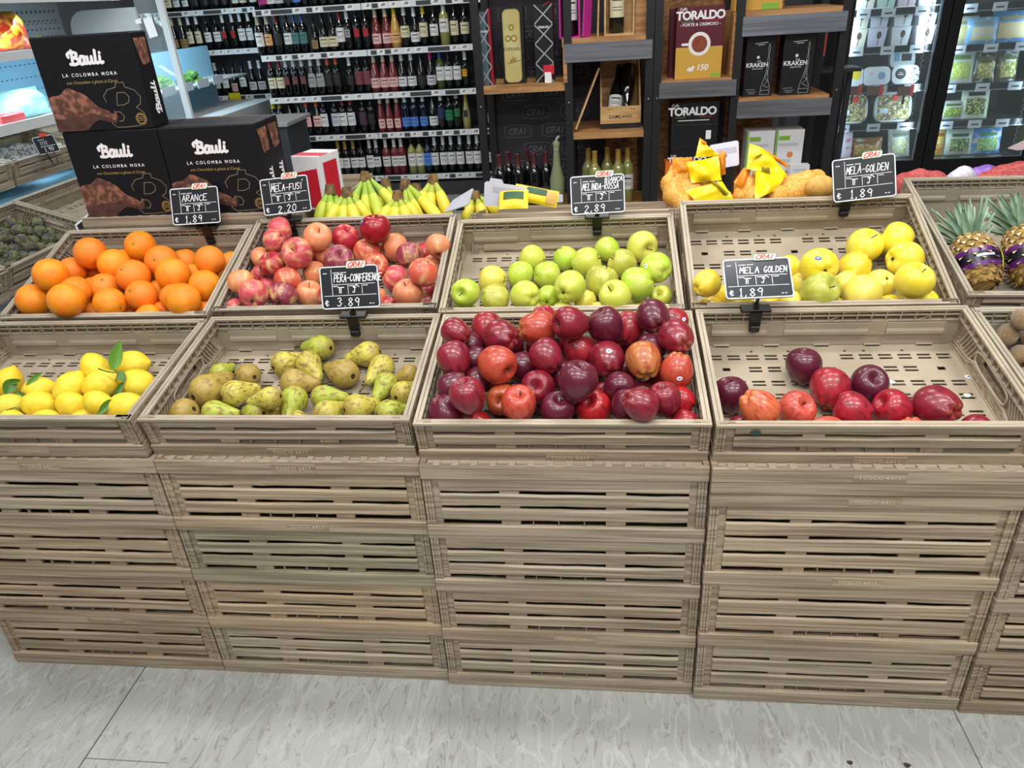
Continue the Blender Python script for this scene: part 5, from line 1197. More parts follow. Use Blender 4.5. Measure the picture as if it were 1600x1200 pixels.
CAPS = {'w': C(210, 214, 218), 'k': C(22, 20, 22), 'c': C(196, 184, 160), 'r': C(130, 24, 30), 'o': C(196, 84, 26), 'y': C(206, 190, 30), 'g': C(170, 136, 62), 'm': C(186, 30, 120), 'b': C(40, 80, 140), 'n': C(24, 28, 52), 'd': C(84, 36, 40)}
GLASS = {'k': (C(12, 14, 14), 'dark'), 'r': (C(110, 40, 44), 'rose'), 'a': (C(196, 150, 70), 'amber'), 'g': (C(70, 84, 40), 'green'), 'n': (C(16, 22, 44), 'blue black'), 'c': (C(150, 148, 84), 'pale')}
ZONES = {'t': (.07, .175, 1.15), 'm': (.075, .16, 1.15), 'l': (.04, .115, 1.15), 'o': (.035, .11, .8), 's': (.10, .16, .6), 'u': (.09, .18, 1.15)}
def bottle(p, st, lab, zone, cap, glass, label, group, sc=1.0, cat='bottle'):
    b, l, c = bottle_meshes(st, ZONES[zone], .235 if cap != 'k' else .25)
    o = bpy.data.objects.new('wine_bottle', b); COL.objects.link(o); o.location = p; o.scale = (sc,) * 3; o.color = GLASS[glass][0]; o.rotation_euler[2] = rnd.uniform(-.2, .2)
    tag(o, label, cat, group)
    for nm, me, col in (('label', l, PALET[lab][0]), ('capsule', c, CAPS[cap])):
        q = bpy.data.objects.new(nm, me); COL.objects.link(q); q.parent = o; q.color = col
    return o

# ---------------------------------------------------------------- the wine wall
m_shelf = mat('dark shelf metal', C(52, 54, 58), rough=.5); m_backp = mat('grey back panel', C(74, 76, 78), rough=.6); m_railw = mat('white price rail', C(222, 224, 226), rough=.45); m_tagw = mat('paper price tag', C(240, 240, 240), rough=.6); m_ins = mat('dark rail insert', C(60, 62, 66), rough=.5); m_ytag = mat('yellow price tag', C(238, 214, 40), rough=.6)
WY = 5.2
SZ = [at_y(480, 11, WY).z, at_y(480, 83.5, WY).z, at_y(480, 151, WY).z, at_y(480, 213, WY).z, at_y(600, 274.5, WY).z]
def bay(X0, X1, Y, zs, name_lab, seed):
    e = empty('wine_shelving', ((X0 + X1) / 2, Y + .2, 0)); tag(e, name_lab, 'shelving', 'wine shelving bays'); r7 = random.Random(seed); ox = Vector(e.location)
    def put(nm, mb, m, par=e): mb.v = [v - ox for v in mb.v]; return obj(nm, mb, m, par)
    put('back_panel', MB().box(X0, X1, Y + .42, Y + .44, .05, 2.1), m_backp); put('plinth', MB().box(X0, X1, Y - .05, Y + .42, 0, .11), m_shelf)
    for x in (X0 + .002, X1 - .022): put('upright', MB().box(x, x + .02, Y + .38, Y + .42, .1, 2.1), m_shelf)
    for z in zs:
        s = put('shelf', MB().box(X0 + .003, X1 - .003, Y + .002, Y + .42, z - .022, z), m_shelf)
        put('price_rail', MB().box(X0 + .003, X1 - .003, Y - .006, Y + .002, z - .045, z + .002), m_railw, s)
        x = X0 + .03
        while x < X1 - .12:
            if r7.random() < .5:
                L = r7.choice((.05, .05, .12, .18)); put('rail_insert', MB().box(x, min(x + L, X1 - .02), Y - .0075, Y - .005, z - .038, z - .006), m_ins, s); x += L + .01
            L = r7.choice((.05, .06)); t = MB().box(x, x + L, Y - .008, Y - .005, z - .041, z - .003); t.box(x + .012, x + L - .012, Y - .0084, Y - .0078, z - .026, z - .02, 1).box(x + .02, x + L - .008, Y - .0084, Y - .0078, z - .016, z - .009, 1)
            put('price_tag', t, [m_tagw, m_print], s); x += L + r7.choice((.01, .03, .05))
    return e
xL, xM, xR = at_y(408, 90, WY).x, at_y(574, 82, WY).x, at_y(742, 72, WY).x
bay(xL, xM, WY, SZ, 'wine shelving bay in the middle, above the bananas', 1)
bay(xM, xR + .36, WY, SZ, 'wine shelving bay at the right, beside the black pipe rack', 2)
LY = 6.3
LZ = [at_y(330, 15, LY).z, at_y(330, 79, LY).z, at_y(350, 150, LY).z]
LZ.append(LZ[2] - .36)
lx0, lx1 = at_y(200, 95, LY).x, at_y(412, 82, LY).x
bay(lx0, lx1, LY, LZ, 'wine shelving bay farther back at the left', 3)
def shelf_row(ref, sc, ox, oy, Y, z, items, place, group, dy=.055, extra=()):
    xs = []
    for n, it in enumerate(items):
        cx, st, lab, zone, cap, gl = it[:6]
        px = ox + cx * sc; py = pix((0, Y, z))[1]
        # x on this shelf seen at that column, at label height
        X = 0
        lo, hi = -6, 6
        for k in range(40):
            m_ = (lo + hi) / 2
            if pix((m_, Y + dy, z + .1))[0] < px: lo = m_
            else: hi = m_
        n_ = ORD[n] if n < len(items) - 1 else 'last'
        bottle((lo, Y + dy, z), st, lab, zone, cap, gl, f'{GLASS[gl][1]} bottle with {PALET[lab][1]}, {n_} from the left, {place}', group, it[6] if len(it) > 6 else 1.0)
        xs.append(lo)
    return xs
B = 'B'; U = 'U'
MR = .1333
GRP = 'wine bottles on the wall shelves'
shelf_row(0, MR, 400, 0, WY, SZ[0], [(70, B, 'm', 'l', 'k', 'k'), (165, B, 'W', 'l', 'k', 'k'), (260, B, 'l', 'l', 'k', 'k'), (370, B, 'k', 'l', 'k', 'k'), (465, B, 'b', 'l', 'k', 'k'), (565, B, 'W', 'u', 'k', 'k'), (680, B, 'c', 'u', 'k', 'k'), (780, U, 'k', 'm', 'k', 'k'), (880, U, 'k', 'm', 'k', 'k'), (990, B, 'k', 'm', 'k', 'k'), (1100, B, 'n', 'm', 'k', 'k'), (1200, B, 'k', 'm', 'k', 'k')], 'topmost middle shelf', GRP)
shelf_row(0, MR, 570, 0, WY, SZ[0], [(60, B, 's', 'l', 'k', 'k'), (160, B, 'r', 'l', 'k', 'k'), (270, B, 's', 'l', 'k', 'k'), (380, B, 'k', 'l', 'k', 'k'), (500, B, 'k', 'm', 'k', 'k'), (620, B, 'k', 'm', 'k', 'k'), (740, B, 'k', 'u', 'k', 'k'), (860, B, 'k', 'u', 'k', 'k'), (980, B, 'k', 'm', 'k', 'k'), (1090, B, 'k', 'm', 'k', 'k')], 'topmost right shelf', GRP)
shelf_row(0, MR, 400, 0, WY, SZ[1], [(60, B, 'W', 't', 'c', 'k'), (165, B, 'o', 'm', 'c', 'k'), (275, B, 'k', 'm', 'r', 'k'), (390, B, 'W', 'm', 'k', 'k'), (475, B, 't', 'm', 'b', 'k'), (568, B, 't', 'm', 'b', 'k'), (695, U, 'g', 'o', 'k', 'k', .86), (800, U, 'c', 'l', 'k', 'k'), (908, U, 'c', 'l', 'k', 'k'), (1003, B, 'W', 't', 'r', 'k'), (1092, B, 'x', 's', 'w', 'k'), (1195, B, 'r', 's', 'k', 'k'), (1302, B, 'r', 's', 'k', 'k')], 'second middle shelf', GRP)
shelf_row(0, MR, 570, 0, WY, SZ[1], [(145, U, 'p', 'l', 'c', 'r'), (262, U, 'p', 'l', 'c', 'r'), (365, U, 'o', 'l', 'y', 'a'), (478, U, 'c', 'm', 'w', 'k'), (592, U, 'W', 'l', 'w', 'k', .95), (698, B, 'c', 't', 'y', 'k'), (820, B, 'W', 'm', 'k', 'k'), (940, B, 'W', 'u', 'w', 'c', 1.08), (1060, B, 'c', 't', 'k', 'k'), (1175, B, 'c', 'm', 'k', 'k')], 'second right shelf', GRP)
shelf_row(0, MR, 400, 0, WY, SZ[2], [(208, B, 'c', 'm', 'r', 'k'), (305, B, 'c', 'm', 'r', 'k'), (385, B, 's', 's', 'w', 'k'), (475, B, 's', 's', 'w', 'k'), (570, B, 's', 's', 'w', 'k'), (675, U, 'x', 't', 'w', 'k'), (770, U, 'x', 't', 'w', 'k'), (868, B, 'k', 't', 'o', 'k'), (965, B, 'k', 't', 'o', 'k'), (1118, B, 'k', 'm', 'w', 'k', .94), (1218, B, 's', 't', 'k', 'k'), (1312, B, 's', 't', 'k', 'k')], 'third middle shelf', GRP)
shelf_row(0, MR, 570, 0, WY, SZ[2], [(130, U, 'p', 'l', 'c', 'r'), (238, U, 'p', 'l', 'c', 'r'), (342, U, 'p', 'l', 'c', 'r'), (450, U, 'W', 'l', 'w', 'k'), (560, U, 'W', 'l', 'w', 'k'), (672, U, 'k', 'l', 'k', 'k'), (783, U, 'l', 'l', 'm', 'k'), (895, B, 'W', 't', 'b', 'g'), (990, B, 'W', 't', 'k', 'k'), (1092, B, 'W', 't', 'k', 'k'), (1185, B, 'y', 's', 'w', 'k', .92)], 'third right shelf', GRP)
shelf_row(0, .125, 430, 140, WY, SZ[3], [(15, B, 'c', 'm', 'y', 'k'), (95, B, 'c', 'm', 'g', 'k'), (212, U, 'c', 'o', 'k', 'k'), (322, U, 'c', 'o', 'k', 'k'), (418, U, 'p', 'm', 'o', 'k'), (545, U, 'p', 'm', 'o', 'k'), (632, B, 'W', 't', 'k', 'k'), (768, B, 'l', 't', 'k', 'k'), (868, B, 'W', 't', 'r', 'k'), (968, B, 'W', 't', 'r', 'k'), (1112, B, 'v', 't', 'k', 'k'), (1215, B, 'k', 'm', 'k', 'k')], 'fourth middle shelf', GRP)
shelf_row(0, .1375, 580, 140, WY, SZ[3], [(122, 'S', 'p', 'o', 'c', 'r'), (212, 'S', 'p', 'o', 'c', 'r'), (308, 'S', 'p', 'o', 'c', 'r'), (400, B, 'b', 'l', 'w', 'n'), (498, B, 'b', 'l', 'w', 'n'), (603, B, 'b', 'l', 'w', 'n'), (713, U, 'W', 'l', 'k', 'k'), (803, B, 'n', 'u', 'w', 'k'), (895, B, 'e', 'm', 'k', 'k'), (980, B, 'e', 's', 'c', 'k', 1.05), (1085, 'S', 'k', 's', 'g', 'c', .95)], 'fourth right shelf', GRP)
shelf_row(0, .125, 430, 140, WY, SZ[4], [(310, B, 'r', 'u', 'r', 'k'), (390, B, 'k', 'u', 'r', 'k'), (500, B, 'k', 'u', 'k', 'k'), (625, B, 'W', 't', 'k', 'k'), (818, B, 'W', 'm', 'g', 'k'), (905, B, 'W', 'm', 'g', 'k'), (1005, B, 'W', 'm', 'g', 'k'), (1095, B, 'W', 'm', 'k', 'k'), (1205, B, 'W', 't', 'w', 'k')], 'lowest middle shelf', GRP)
shelf_row(0, .1375, 580, 140, WY, SZ[4], [(80, B, 'W', 'm', 'w', 'k'), (187, B, 'W', 'm', 'w', 'r'), (283, B, 'W', 'm', 'w', 'r'), (360, B, 'W', 'm', 'w', 'r'), (475, B, 'W', 't', 'k', 'c'), (565, B, 'W', 't', 'k', 'c'), (655, B, 'b', 't', 'k', 'n'), (737, B, 'W', 't', 'w', 'k'), (833, B, 'W', 't', 'w', 'k'), (922, B, 'W', 't', 'w', 'k'), (1022, B, 'W', 't', 'w', 'k'), (1127, B, 'W', 't', 'w', 'k'), (1215, B, 'W', 't', 'w', 'k')], 'lowest right shelf', GRP)
# bottles of the same bay seen through the pipe rack
shelf_row(0, .1375, 580, 140, WY, SZ[3], [(1370, B, 'W', 'l', 'w', 'k')], 'fourth shelf, between the rack posts', GRP)
shelf_row(0, .1375, 580, 140, WY, SZ[4], [(1385, B, 'l', 'm', 'w', 'k'), (1450, B, 'k', 'm', 'k', 'k')], 'lowest shelf, between the rack posts', GRP)
shelf_row(0, .1375, 580, 140, WY, SZ[2], [(1370, B, 'W', 'm', 'w', 'k')], 'third shelf, between rack posts', GRP)
shelf_row(0, .1667, 250, 0, LY, LZ[0], [(75, B, 'c', 'l', 'k', 'k'), (152, B, 'W', 'l', 'k', 'k'), (235, B, 'W', 'l', 'k', 'k'), (330, B, 'k', 'l', 'k', 'k'), (420, B, 'k', 'l', 'k', 'k'), (520, B, 'k', 'l', 'k', 'k'), (600, B, 'k', 'l', 'k', 'k'), (700, B, 'W', 'l', 'k', 'k'), (770, B, 'c', 'l', 'k', 'k'), (865, B, 'W', 'l', 'k', 'k')], 'topmost far left shelf', GRP)
shelf_row(0, .1667, 250, 0, LY, LZ[1], [(60, U, 'k', 'l', 'c', 'k'), (148, U, 'g', 'l', 'c', 'k'), (228, U, 'g', 'l', 'c', 'k'), (300, B, 'c', 't', 'w', 'k'), (375, B, 'c', 't', 'w', 'k'), (462, B, 'W', 'm', 'k', 'k'), (546, B, 'W', 'm', 'k', 'k'), (618, B, 'r', 's', 'w', 'k'), (705, B, 'r', 's', 'w', 'k'), (778, B, 'W', 't', 'w', 'k'), (855, B, 'W', 't', 'w', 'k')], 'second far left shelf', GRP)
shelf_row(0, .1667, 250, 0, LY, LZ[2], [(248, B, 'y', 'm', 'c', 'k'), (325, B, 'y', 'm', 'c', 'k'), (398, B, 'r', 'm', 'k', 'k'), (468, B, 'r', 'm', 'k', 'k'), (548, B, 'W', 't', 'w', 'k'), (626, B, 'W', 't', 'k', 'k'), (708, U, 'p', 'o', 'k', 'k'), (790, U, 'W', 'm', 'n', 'k'), (878, U, 'W', 'l', 'w', 'k'), (957, U, 'W', 'l', 'w', 'k')], 'third far left shelf', GRP)
e = obj('price_card', MB().box(-.06, .06, -.004, 0, -.05, .03), m_ytag, loc=at_y(367, 150, LY - .008)); tag(e, 'bright yellow price card on the far left wine shelf', 'price tag')
# coloured packets on the lowest left shelf
cols = [((308, 183), 'orange', C(236, 150, 30)), ((322, 182), 'orange', C(236, 150, 30)), ((336, 180), 'orange', C(236, 150, 30)), ((346, 179), 'green', C(140, 190, 40)), ((359, 177), 'green', C(140, 190, 40)), ((372, 176), 'green', C(90, 140, 40)), ((388, 174), 'red', C(190, 40, 50)), ((400, 176), 'teal', C(50, 140, 110)), ((414, 174), 'teal', C(50, 140, 110))]
for k, ((px, py), cn, cc) in enumerate(cols):
    p = at_y(px, py, LY + .03); m = mat(cn + ' carton ' + str(k // 3), cc, rough=.5)
    e = empty('small_carton', (p.x, p.y, LZ[3])); tag(e, f'small {cn} carton, {ORD[k]} from the left under the far left wine', 'carton', 'small cartons on the lowest far left shelf')
    H = p.z + .05 - LZ[3]; obj('carton', MB().box(-.048, .048, -.03, .05, 0, H, b=.002), m, e); obj('flap', MB().box(-.04, .04, -.034, -.03, H * .55, H * .8), m_tagw, e)
# ---------------------------------------------------------------- black pipe racks
m_blk = mat('black steel', C(26, 26, 28), rough=.45); m_oak = mat('oiled oak board', C(190, 142, 92), C(150, 104, 60), rough=.5, nscale=(4, 50, 50), detail=5, bump=.15, bscale=(4, 60, 60)); m_steel = mat('brushed steel', C(176, 180, 190), C(150, 154, 164), rough=.3, metal=.9, nscale=(3, 3, 90))
m_osb = mat('chipboard panel', C(168, 118, 72), C(112, 74, 42), rough=.7, nscale=(22, 22, 60), detail=6, ramp=(.35, .65), bump=.2, bscale=(40, 40, 60)); m_dpan = mat('dark printed board', C(46, 43, 52), rough=.6); m_gpr = mat('grey line print', C(112, 110, 118), rough=.6)
m_pine2 = mat('pale pine', C(206, 170, 116), C(184, 144, 92), rough=.55, nscale=(5, 40, 40), detail=5); m_pink = mat('pink lacquered wood', C(196, 50, 150), rough=.4)
RY, RB = 2.9, 3.30
PXs = [at_y(x, 150, RY).x for x in (751, 889, 1013, 1026, 1147, 1304)]
BOT = at_y(820, 236, RY + .12).z - .31
z1 = at_y(815, 132, RY).z; z2a = at_y(945, 57, RY).z; z2b = at_y(945, 205, RY).z; z3 = at_y(1085, 124, RY).z; z4a = at_y(1225, 14, RY).z; z4b = at_y(1225, 150, RY).z
def rack(lab, xs, boards, panels):
    e = empty('pipe_rack', ((xs[0] + xs[-1]) / 2, RY + .2, 0)); tag(e, lab, 'rack', 'black pipe racks'); ox = Vector(e.location)
    def put(nm, mb, m, par=e): mb.v = [v - ox for v in mb.v]; return obj(nm, mb, m, par)
    for x in xs:
        for y in (RY, RB):
            p = put('post', MB().box(x - .02, x + .02, y - .02, y + .02, 0, 2.1), m_blk)
            if y == RY: obj('bolt', MB().lathe([(0, 0), (.006, 0), (.006, .004), (0, .005)], 8), mat('bolt steel', C(140, 140, 146), rough=.3, metal=.8), p).matrix_local = Matrix.Translation(Vector((x, y - .0205, z4b + .02)) - ox) @ Matrix.Rotation(PI / 2, 4, 'X')
    for x0, x1, z, th, steel in boards:
        b = put('board', MB().box(x0, x1, RY - .012, RB - .02, z - th, z), m_oak)
        if steel: put('steel_rail', MB().box(x0 + .01, x1 + .012, RY - .03, RY - .014, z - th - .07, z - th * .6).box(x0 + .01, x1 + .012, RY - .034, RY - .03, z - th - .072, z - th - .064), m_steel, b)
    for nm, m, x0, x1, za, zb, logos in panels:
        q = put(nm, MB().box(x0, x1, RB + .022, RB + .034, za, zb), m)
        if logos:
            lg = MB(); r8 = 0; zz = za + .04
            while zz < zb - .1:
                xx = x0 + .01 + (r8 % 2) * .11 - .05
                while xx < x1 - .17:
                    if xx > x0: lg.strokes(pen('CRAI', .12, .22, .15, .52, .3, .12) + [[(a + .0, b) for a, b in rr(0, 1.02, 0, 1, .2)] + [rr(0, 1.02, 0, 1, .2)[0]]] + pen('CRAI', .14, .3, .13, .38, .45, .12), .0028, (xx, RB + .0214, zz), (.155, 0, 0), (0, 0, .072), 0, ends=False)
                    xx += .225
                zz += .105; r8 += 1
            put('printed_logos', lg, m_gpr, q)
    return e
X = PXs
rack('black pipe rack with gift boxes and dark printed board, left of two', X[:3], [(X[0] - .01, X[1], z1, .04, False), (X[1] - .03, X[2] - .0, z2a, .04, True), (X[1] + .01, X[2] - .02, z2b, .035, False), (X[0], X[2], BOT, .04, False), (X[0], X[1], z2a + .45, .04, False)],
     [('printed_board', m_dpan, X[0], X[1] + .20, .2, 1.9, True), ('chipboard', m_osb, X[1] + .20, X[2], .2, 1.9, False)])
rack('black pipe rack with coffee boxes and chipboard back, right of two', X[3:], [(X[3], X[4] - .01, z3, .012, True), (X[4], X[5] - .01, z4a, .04, True), (X[4] + .005, X[5] - .03, z4b, .025, True), (X[3], X[5], BOT, .04, False)],
     [('chipboard', m_osb, X[3], X[4] + .30, .2, 1.9, False)])
e = obj('side_board', MB().box(X[1] - .026, X[1] - .006, RY - .028, RB - .03, z1, z2a - .042), m_oak); tag(e, 'upright oak board beside the diamond patterned gift box', 'board')
e = obj('side_board', MB().box(X[4] - .030, X[4] - .012, RY - .0, RB - .03, z3, z4a - .002), m_oak); tag(e, 'upright oak board right of the tall coffee box', 'board')

m_blkbox = mat('black gift box', C(26, 26, 30), rough=.35); m_sil = mat('silver foil', C(190, 196, 200), rough=.3, metal=.5); m_bsil = mat('blue grey foil', C(96, 116, 128), rough=.3, metal=.3); m_rrib = mat('red ribbon', C(150, 20, 40), rough=.4); m_tin = mat('cream gold tin', C(206, 196, 140), C(190, 176, 112), rough=.35, nscale=(8, 8, 8)); m_golddk = mat('dark gold ornament', C(150, 110, 40), rough=.5)
def gift(px0, px1, y0, z, Y, dep, label, m=m_blkbox):
    X0, X1, _, Z1 = rect(Y, px0, y0, px1, y0 + 120); e = empty('gift_box', ((X0 + X1) / 2, Y, z)); tag(e, label, 'gift box', 'gift boxes in the pipe rack')
    w_, h = X1 - X0, Z1 - z; obj('box', MB().box(-w_ / 2, w_ / 2, 0, dep, 0, h, b=.001), m, e); return e, w_, h
def diamonds(e, w_, h, m, n, y=-.001):
    k = MB(); s = h / n
    for i in range(n):
        for sg in (-1, 1):
            k.strokes([[(sg * -w_ * .46, i * s + s * .02), (sg * w_ * .46, i * s + s * .98)]], .006, (0, y, 0), (1, 0, 0), (0, 0, 1), 0, ends=False)
    obj('foil_pattern', k, m, e)
Yg = RY + .05
e, w_, h = gift(746, 768, 14, z1, Yg, .1, 'tall gift box with blue grey front and silver zigzag, leftmost', m_blkbox)
obj('foil_front', MB().box(-w_ / 2, w_ * .2, -.0012, 0, .002, h * .97), m_bsil, e); diamonds(e, w_ * .9, h, m_sil, 4, -.002)
obj('ribbon', MB().box(w_ / 2 - .001, w_ / 2 + .001, .02, .045, 0, h).box(w_ / 2 - .012, w_ / 2 + .001, -.0018, -.0012, 0, h), m_rrib, e)
obj('lettering', MB().text('FERRARI', .016, (-w_ * .12, -.0024, h * .70), (1, 0, 0), (0, 0, 1), bold=.02), m_wlet, e)
e, w_, h = gift(784, 819, 10, z1, Yg, .09, 'black gift box with cream gold panel, middle of the three tall ones')
obj('panel', slab(MB(), [(a - w_ * .41, b + h * .02) for a, b in rr(0, w_ * .76, 0, h * .95, .026)], -.006, 0), m_tin, e)
o = MB().text('FERRARI', .024, (-.006, -.0066, h * .44), (1, 0, 0), (0, 0, 1), bold=.0, space=1.0)
obj('lettering', o, mat('brown print', C(70, 60, 36), rough=.6), e)
o = MB(); 
for cx, cz, s in ((0, .74, .012), (-.02, .60, .013), (.012, .60, .014)): o.strokes([[(cx + s * math.cos(q), cz * h + s * math.sin(q)) for q in [t * PI / 6 for t in range(13)]]], .006, (-.004, -.0066, 0), (1, 0, 0), (0, 0, 1))
o.strokes([[(-.03, .27 * h), (0, .29 * h), (.035, .31 * h)], [(-.02, .275 * h), (-.01, .33 * h), (-.012, .28 * h), (0, .36 * h), (0, .29 * h), (.012, .35 * h), (.012, .30 * h)]], .004, (0, -.0066, 0), (1, 0, 0), (0, 0, 1))
obj('ornament', o, m_golddk, e)
inner = [(a - w_ * .41 + .003, b + h * .02 + .003) for a, b in rr(0, w_ * .76 - .006, 0, h * .95 - .006, .024)]
obj('gold_border', MB().strokes([inner + [inner[0]]], .0022, (0, -.0064, 0), (1, 0, 0), (0, 0, 1), 0, ends=False), m_gold, e)
e, w_, h = gift(835, 865, 6, z1, Yg, .1, 'black gift box with silver diamond lines and a red tag, right one')
diamonds(e, w_, h, m_sil, 4); obj('lettering', MB().text('FERRARI', .015, (0, -.0018, h * .70), (1, 0, 0), (0, 0, 1), bold=.02), m_wlet, e)
obj('ribbon', MB().tube([(-.005, -.003, h * .97), (.03, .0, h + .006), (w_ / 2 + .002, .03, h), (w_ / 2 + .002, .05, h * .8)], .003, 6), m_rrib, e)
tgx = at_y(857, 116, Yg - .03); e = empty('price_tag', tgx); tag(e, 'red and white price tag before the diamond lined gift box', 'price tag'); obj('red_card', MB().box(-.025, .03, 0, .002, 0, .045), mat('red card', C(206, 30, 60), rough=.5), e); obj('white_card', MB().box(-.02, .014, -.003, 0, -.045, .01), m_tagw, e); obj('strip', MB().box(.012, .016, .002, .025, -.045, .045), m_tagw, e)

def open_crate(name, X0, X1, Z0, Z1, Y, dep, th, m, label, cat, tilt=0, yaw=0):
    w2 = (X1 - X0) / 2; h = Z1 - Z0; e = empty(name, ((X0 + X1) / 2, Y, Z0), (tilt, 0, yaw)); tag(e, label, cat)
    obj('back', MB().box(-w2, w2, dep - th, dep, 0, h), m, e); obj('bottom', MB().box(-w2, w2, 0, dep - th, 0, th), m, e); obj('top', MB().box(-w2, w2, 0, dep - th, h - th, h), m, e)
    for s in (-1, 1): obj('side', MB().box(min(s * w2, s * (w2 - th)), max(s * w2, s * (w2 - th)), 0, dep - th, th, h - th), m, e)
    return e, w2, h
X0, X1, Z0, _ = rect(RY + .02, 873, -40, 906, 58); open_crate('wooden_gift_case', X0, X1, z2a, z2a + .36, RY + .02, .11, .008, m_pink, 'pink upright wine case with its front open', 'wine case')
bottle(((X0 + X1) / 2, RY + .075, z2a + .008), B, 'W', 't', 'k', 'k', 'dark wine bottle with white label inside the pink case', 'cased bottles', 1.05)
e = obj('case_lid', MB().box(-.04, .04, 0, .008, 0, .36), m_pink, loc=(X1 + .035, RY + .03, z2a), rot=(0, .12, 1.1)); tag(e, 'pink lid leaning beside the pink wine case', 'lid')
e = obj('case_lid', MB().box(-.004, .004, 0, .12, 0, .40), m_pine2, loc=(at_y(934, 40, RY).x, RY + .03, z2a), rot=(0, .03, 0)); tag(e, 'thin pine lid standing left of the pine wine case', 'lid')
X0, X1, Z0, _ = rect(RY + .02, 944, -40, 992, 50); open_crate('wooden_wine_case', X0, X1, z2a, z2a + .37, RY + .02, .12, .009, m_pine2, 'upright pine case with a cream labelled bottle, top of rack', 'wine case')
bottle(((X0 + X1) / 2 - .012, RY + .08, z2a + .009), B, 'c', 't', 'k', 'k', 'dark wine bottle with cream label inside the upright pine case', 'cased bottles', 1.05)
e = obj('wood_block', MB().box(0, .075, 0, .12, 0, .30), m_oak, loc=(X1 + .003, RY + .04, z2a)); tag(e, 'dark oak box right of the upright pine case', 'box')
# open pine case lying back with two bottles
X0, X1, _, _ = rect(RY + .05, 938, 110, 1002, 200); w_ = X1 - X0
e = empty('pine_wine_box', ((X0 + X1) / 2, RY + .06, z2b), (.0, 0, 0)); tag(e, 'open pine wine box holding two bottles, on the oak shelf', 'wine case')
obj('front', MB().box(-w_ / 2, w_ / 2, 0, .009, .028, .115), m_pine2, e); obj('back', MB().box(-w_ / 2 + .004, w_ / 2 - .004, .235, .244, .03, .345), m_pine2, e); obj('bottom', MB().box(-w_ / 2, w_ / 2, .01, .235, .028, .036), m_pine2, e)
for s in (-1, 1):
    x = s * (w_ / 2 - .0045); obj('side', MB().add([(x + q, y, z) for q in (-.0045, .0045) for y, z in ((.009, .036), (.236, .036), (.236, .345), (.009, .116))], [(0, 1, 2, 3), (7, 6, 5, 4), (0, 4, 5, 1), (1, 5, 6, 2), (2, 6, 7, 3), (3, 7, 4, 0)]), m_pine2, e)
obj('foot', MB().box(-w_ / 2 + .002, w_ / 2 - .002, .004, .22, 0, .028), m_blk, e)
obj('lettering', MB().text('DAMILANO', .024, (0, -.0006, .055), (1, 0, 0), (0, 0, 1), bold=.02).strokes([[(-.07, .1), (-.04, .103)], [(.05, .1), (.08, .1)]], .002, (0, -.0006, 0), (1, 0, 0), (0, 0, 1)), mat('burnt lettering', C(60, 44, 30), rough=.8), e)
for k, (dx, rz, sc, lab, up) in enumerate(((-.035, .13, .95, 'W', False), (.045, -.06, .95, 'k', True))):
    o = bottle(((X0 + X1) / 2 + dx, RY + .11, z2b + .055), U, lab, 'l', 'k', 'k', ['dark bottle with white label, left one in the open pine box', 'upside down dark bottle, right one in the open pine box'][k], 'cased bottles', sc)
    o.rotation_euler = (-.55, rz, 0)
    if up: o.rotation_euler = (-.55 + PI, -rz, 0); o.location = ((X0 + X1) / 2 + dx, RY + .235, z2b + .30)
p0, p1 = at_y(899, 205, RY + .04), at_y(935, 108, RY + .1)
e = obj('case_lid', MB().bar((p0.x, RY + .07, z2b + .005), (p1.x, RY + .12, p1.z), .009, .14, up=(0, 1, 0)), m_pine2); tag(e, 'pine lid leaning against the open pine wine box', 'lid')
# bottles on the lowest boards
for k, (px, py, yo) in enumerate(((779, 237, .08), (793, 232, .16), (808, 235, .09), (823, 229, .2), (833, 232, .1), (852, 228, .12))):
    x = at_y(px, py, RY + yo).x; bottle((x, RY + yo, BOT), B, 'v', 'l', 'd', 'k', f'dark bottle with wine red capsule, {ORD[k]} from the left, before the dark board', 'wine red capped bottles on the lowest board')
for k, (px, py, yo) in enumerate(((919, 226, .17), (929, 232, .08), (949, 225, .2), (966, 231, .1), (981, 225, .15))):
    x = at_y(px, py, RY + yo).x; bottle((x, RY + yo, BOT), B, 'W', 'm', 'g', 'c', f'white wine bottle with gold capsule, {ORD[k]} from the left, behind MELINDA card', 'white wine bottles on the lowest board')
p = at_y(871, 300, RY + .06); e = obj('wrapped_bottle', MB().lathe([(0, 0), (.04, .002), (.042, .16), (.022, .24), (.016, .33), (.022, .36), (.006, .375), (.0, .376)], 16), m_clear, loc=(p.x, RY + .06, BOT)); tag(e, 'pale bottle wrapped in clear film beside the rack post', 'bottle'); obj('film_tail', MB().tube([(0, 0, .37), (.008, 0, .385), (.02, 0, .395)], [.006, .008, .004], 6), mat('clear film', C(214, 226, 230), rough=.2, trans=.4), e); obj('capsule', MB().lathe([(.0165, .27), (.0165, .33), (0, .335)], 12), mat('grey capsule', C(150, 152, 130), rough=.4), e)

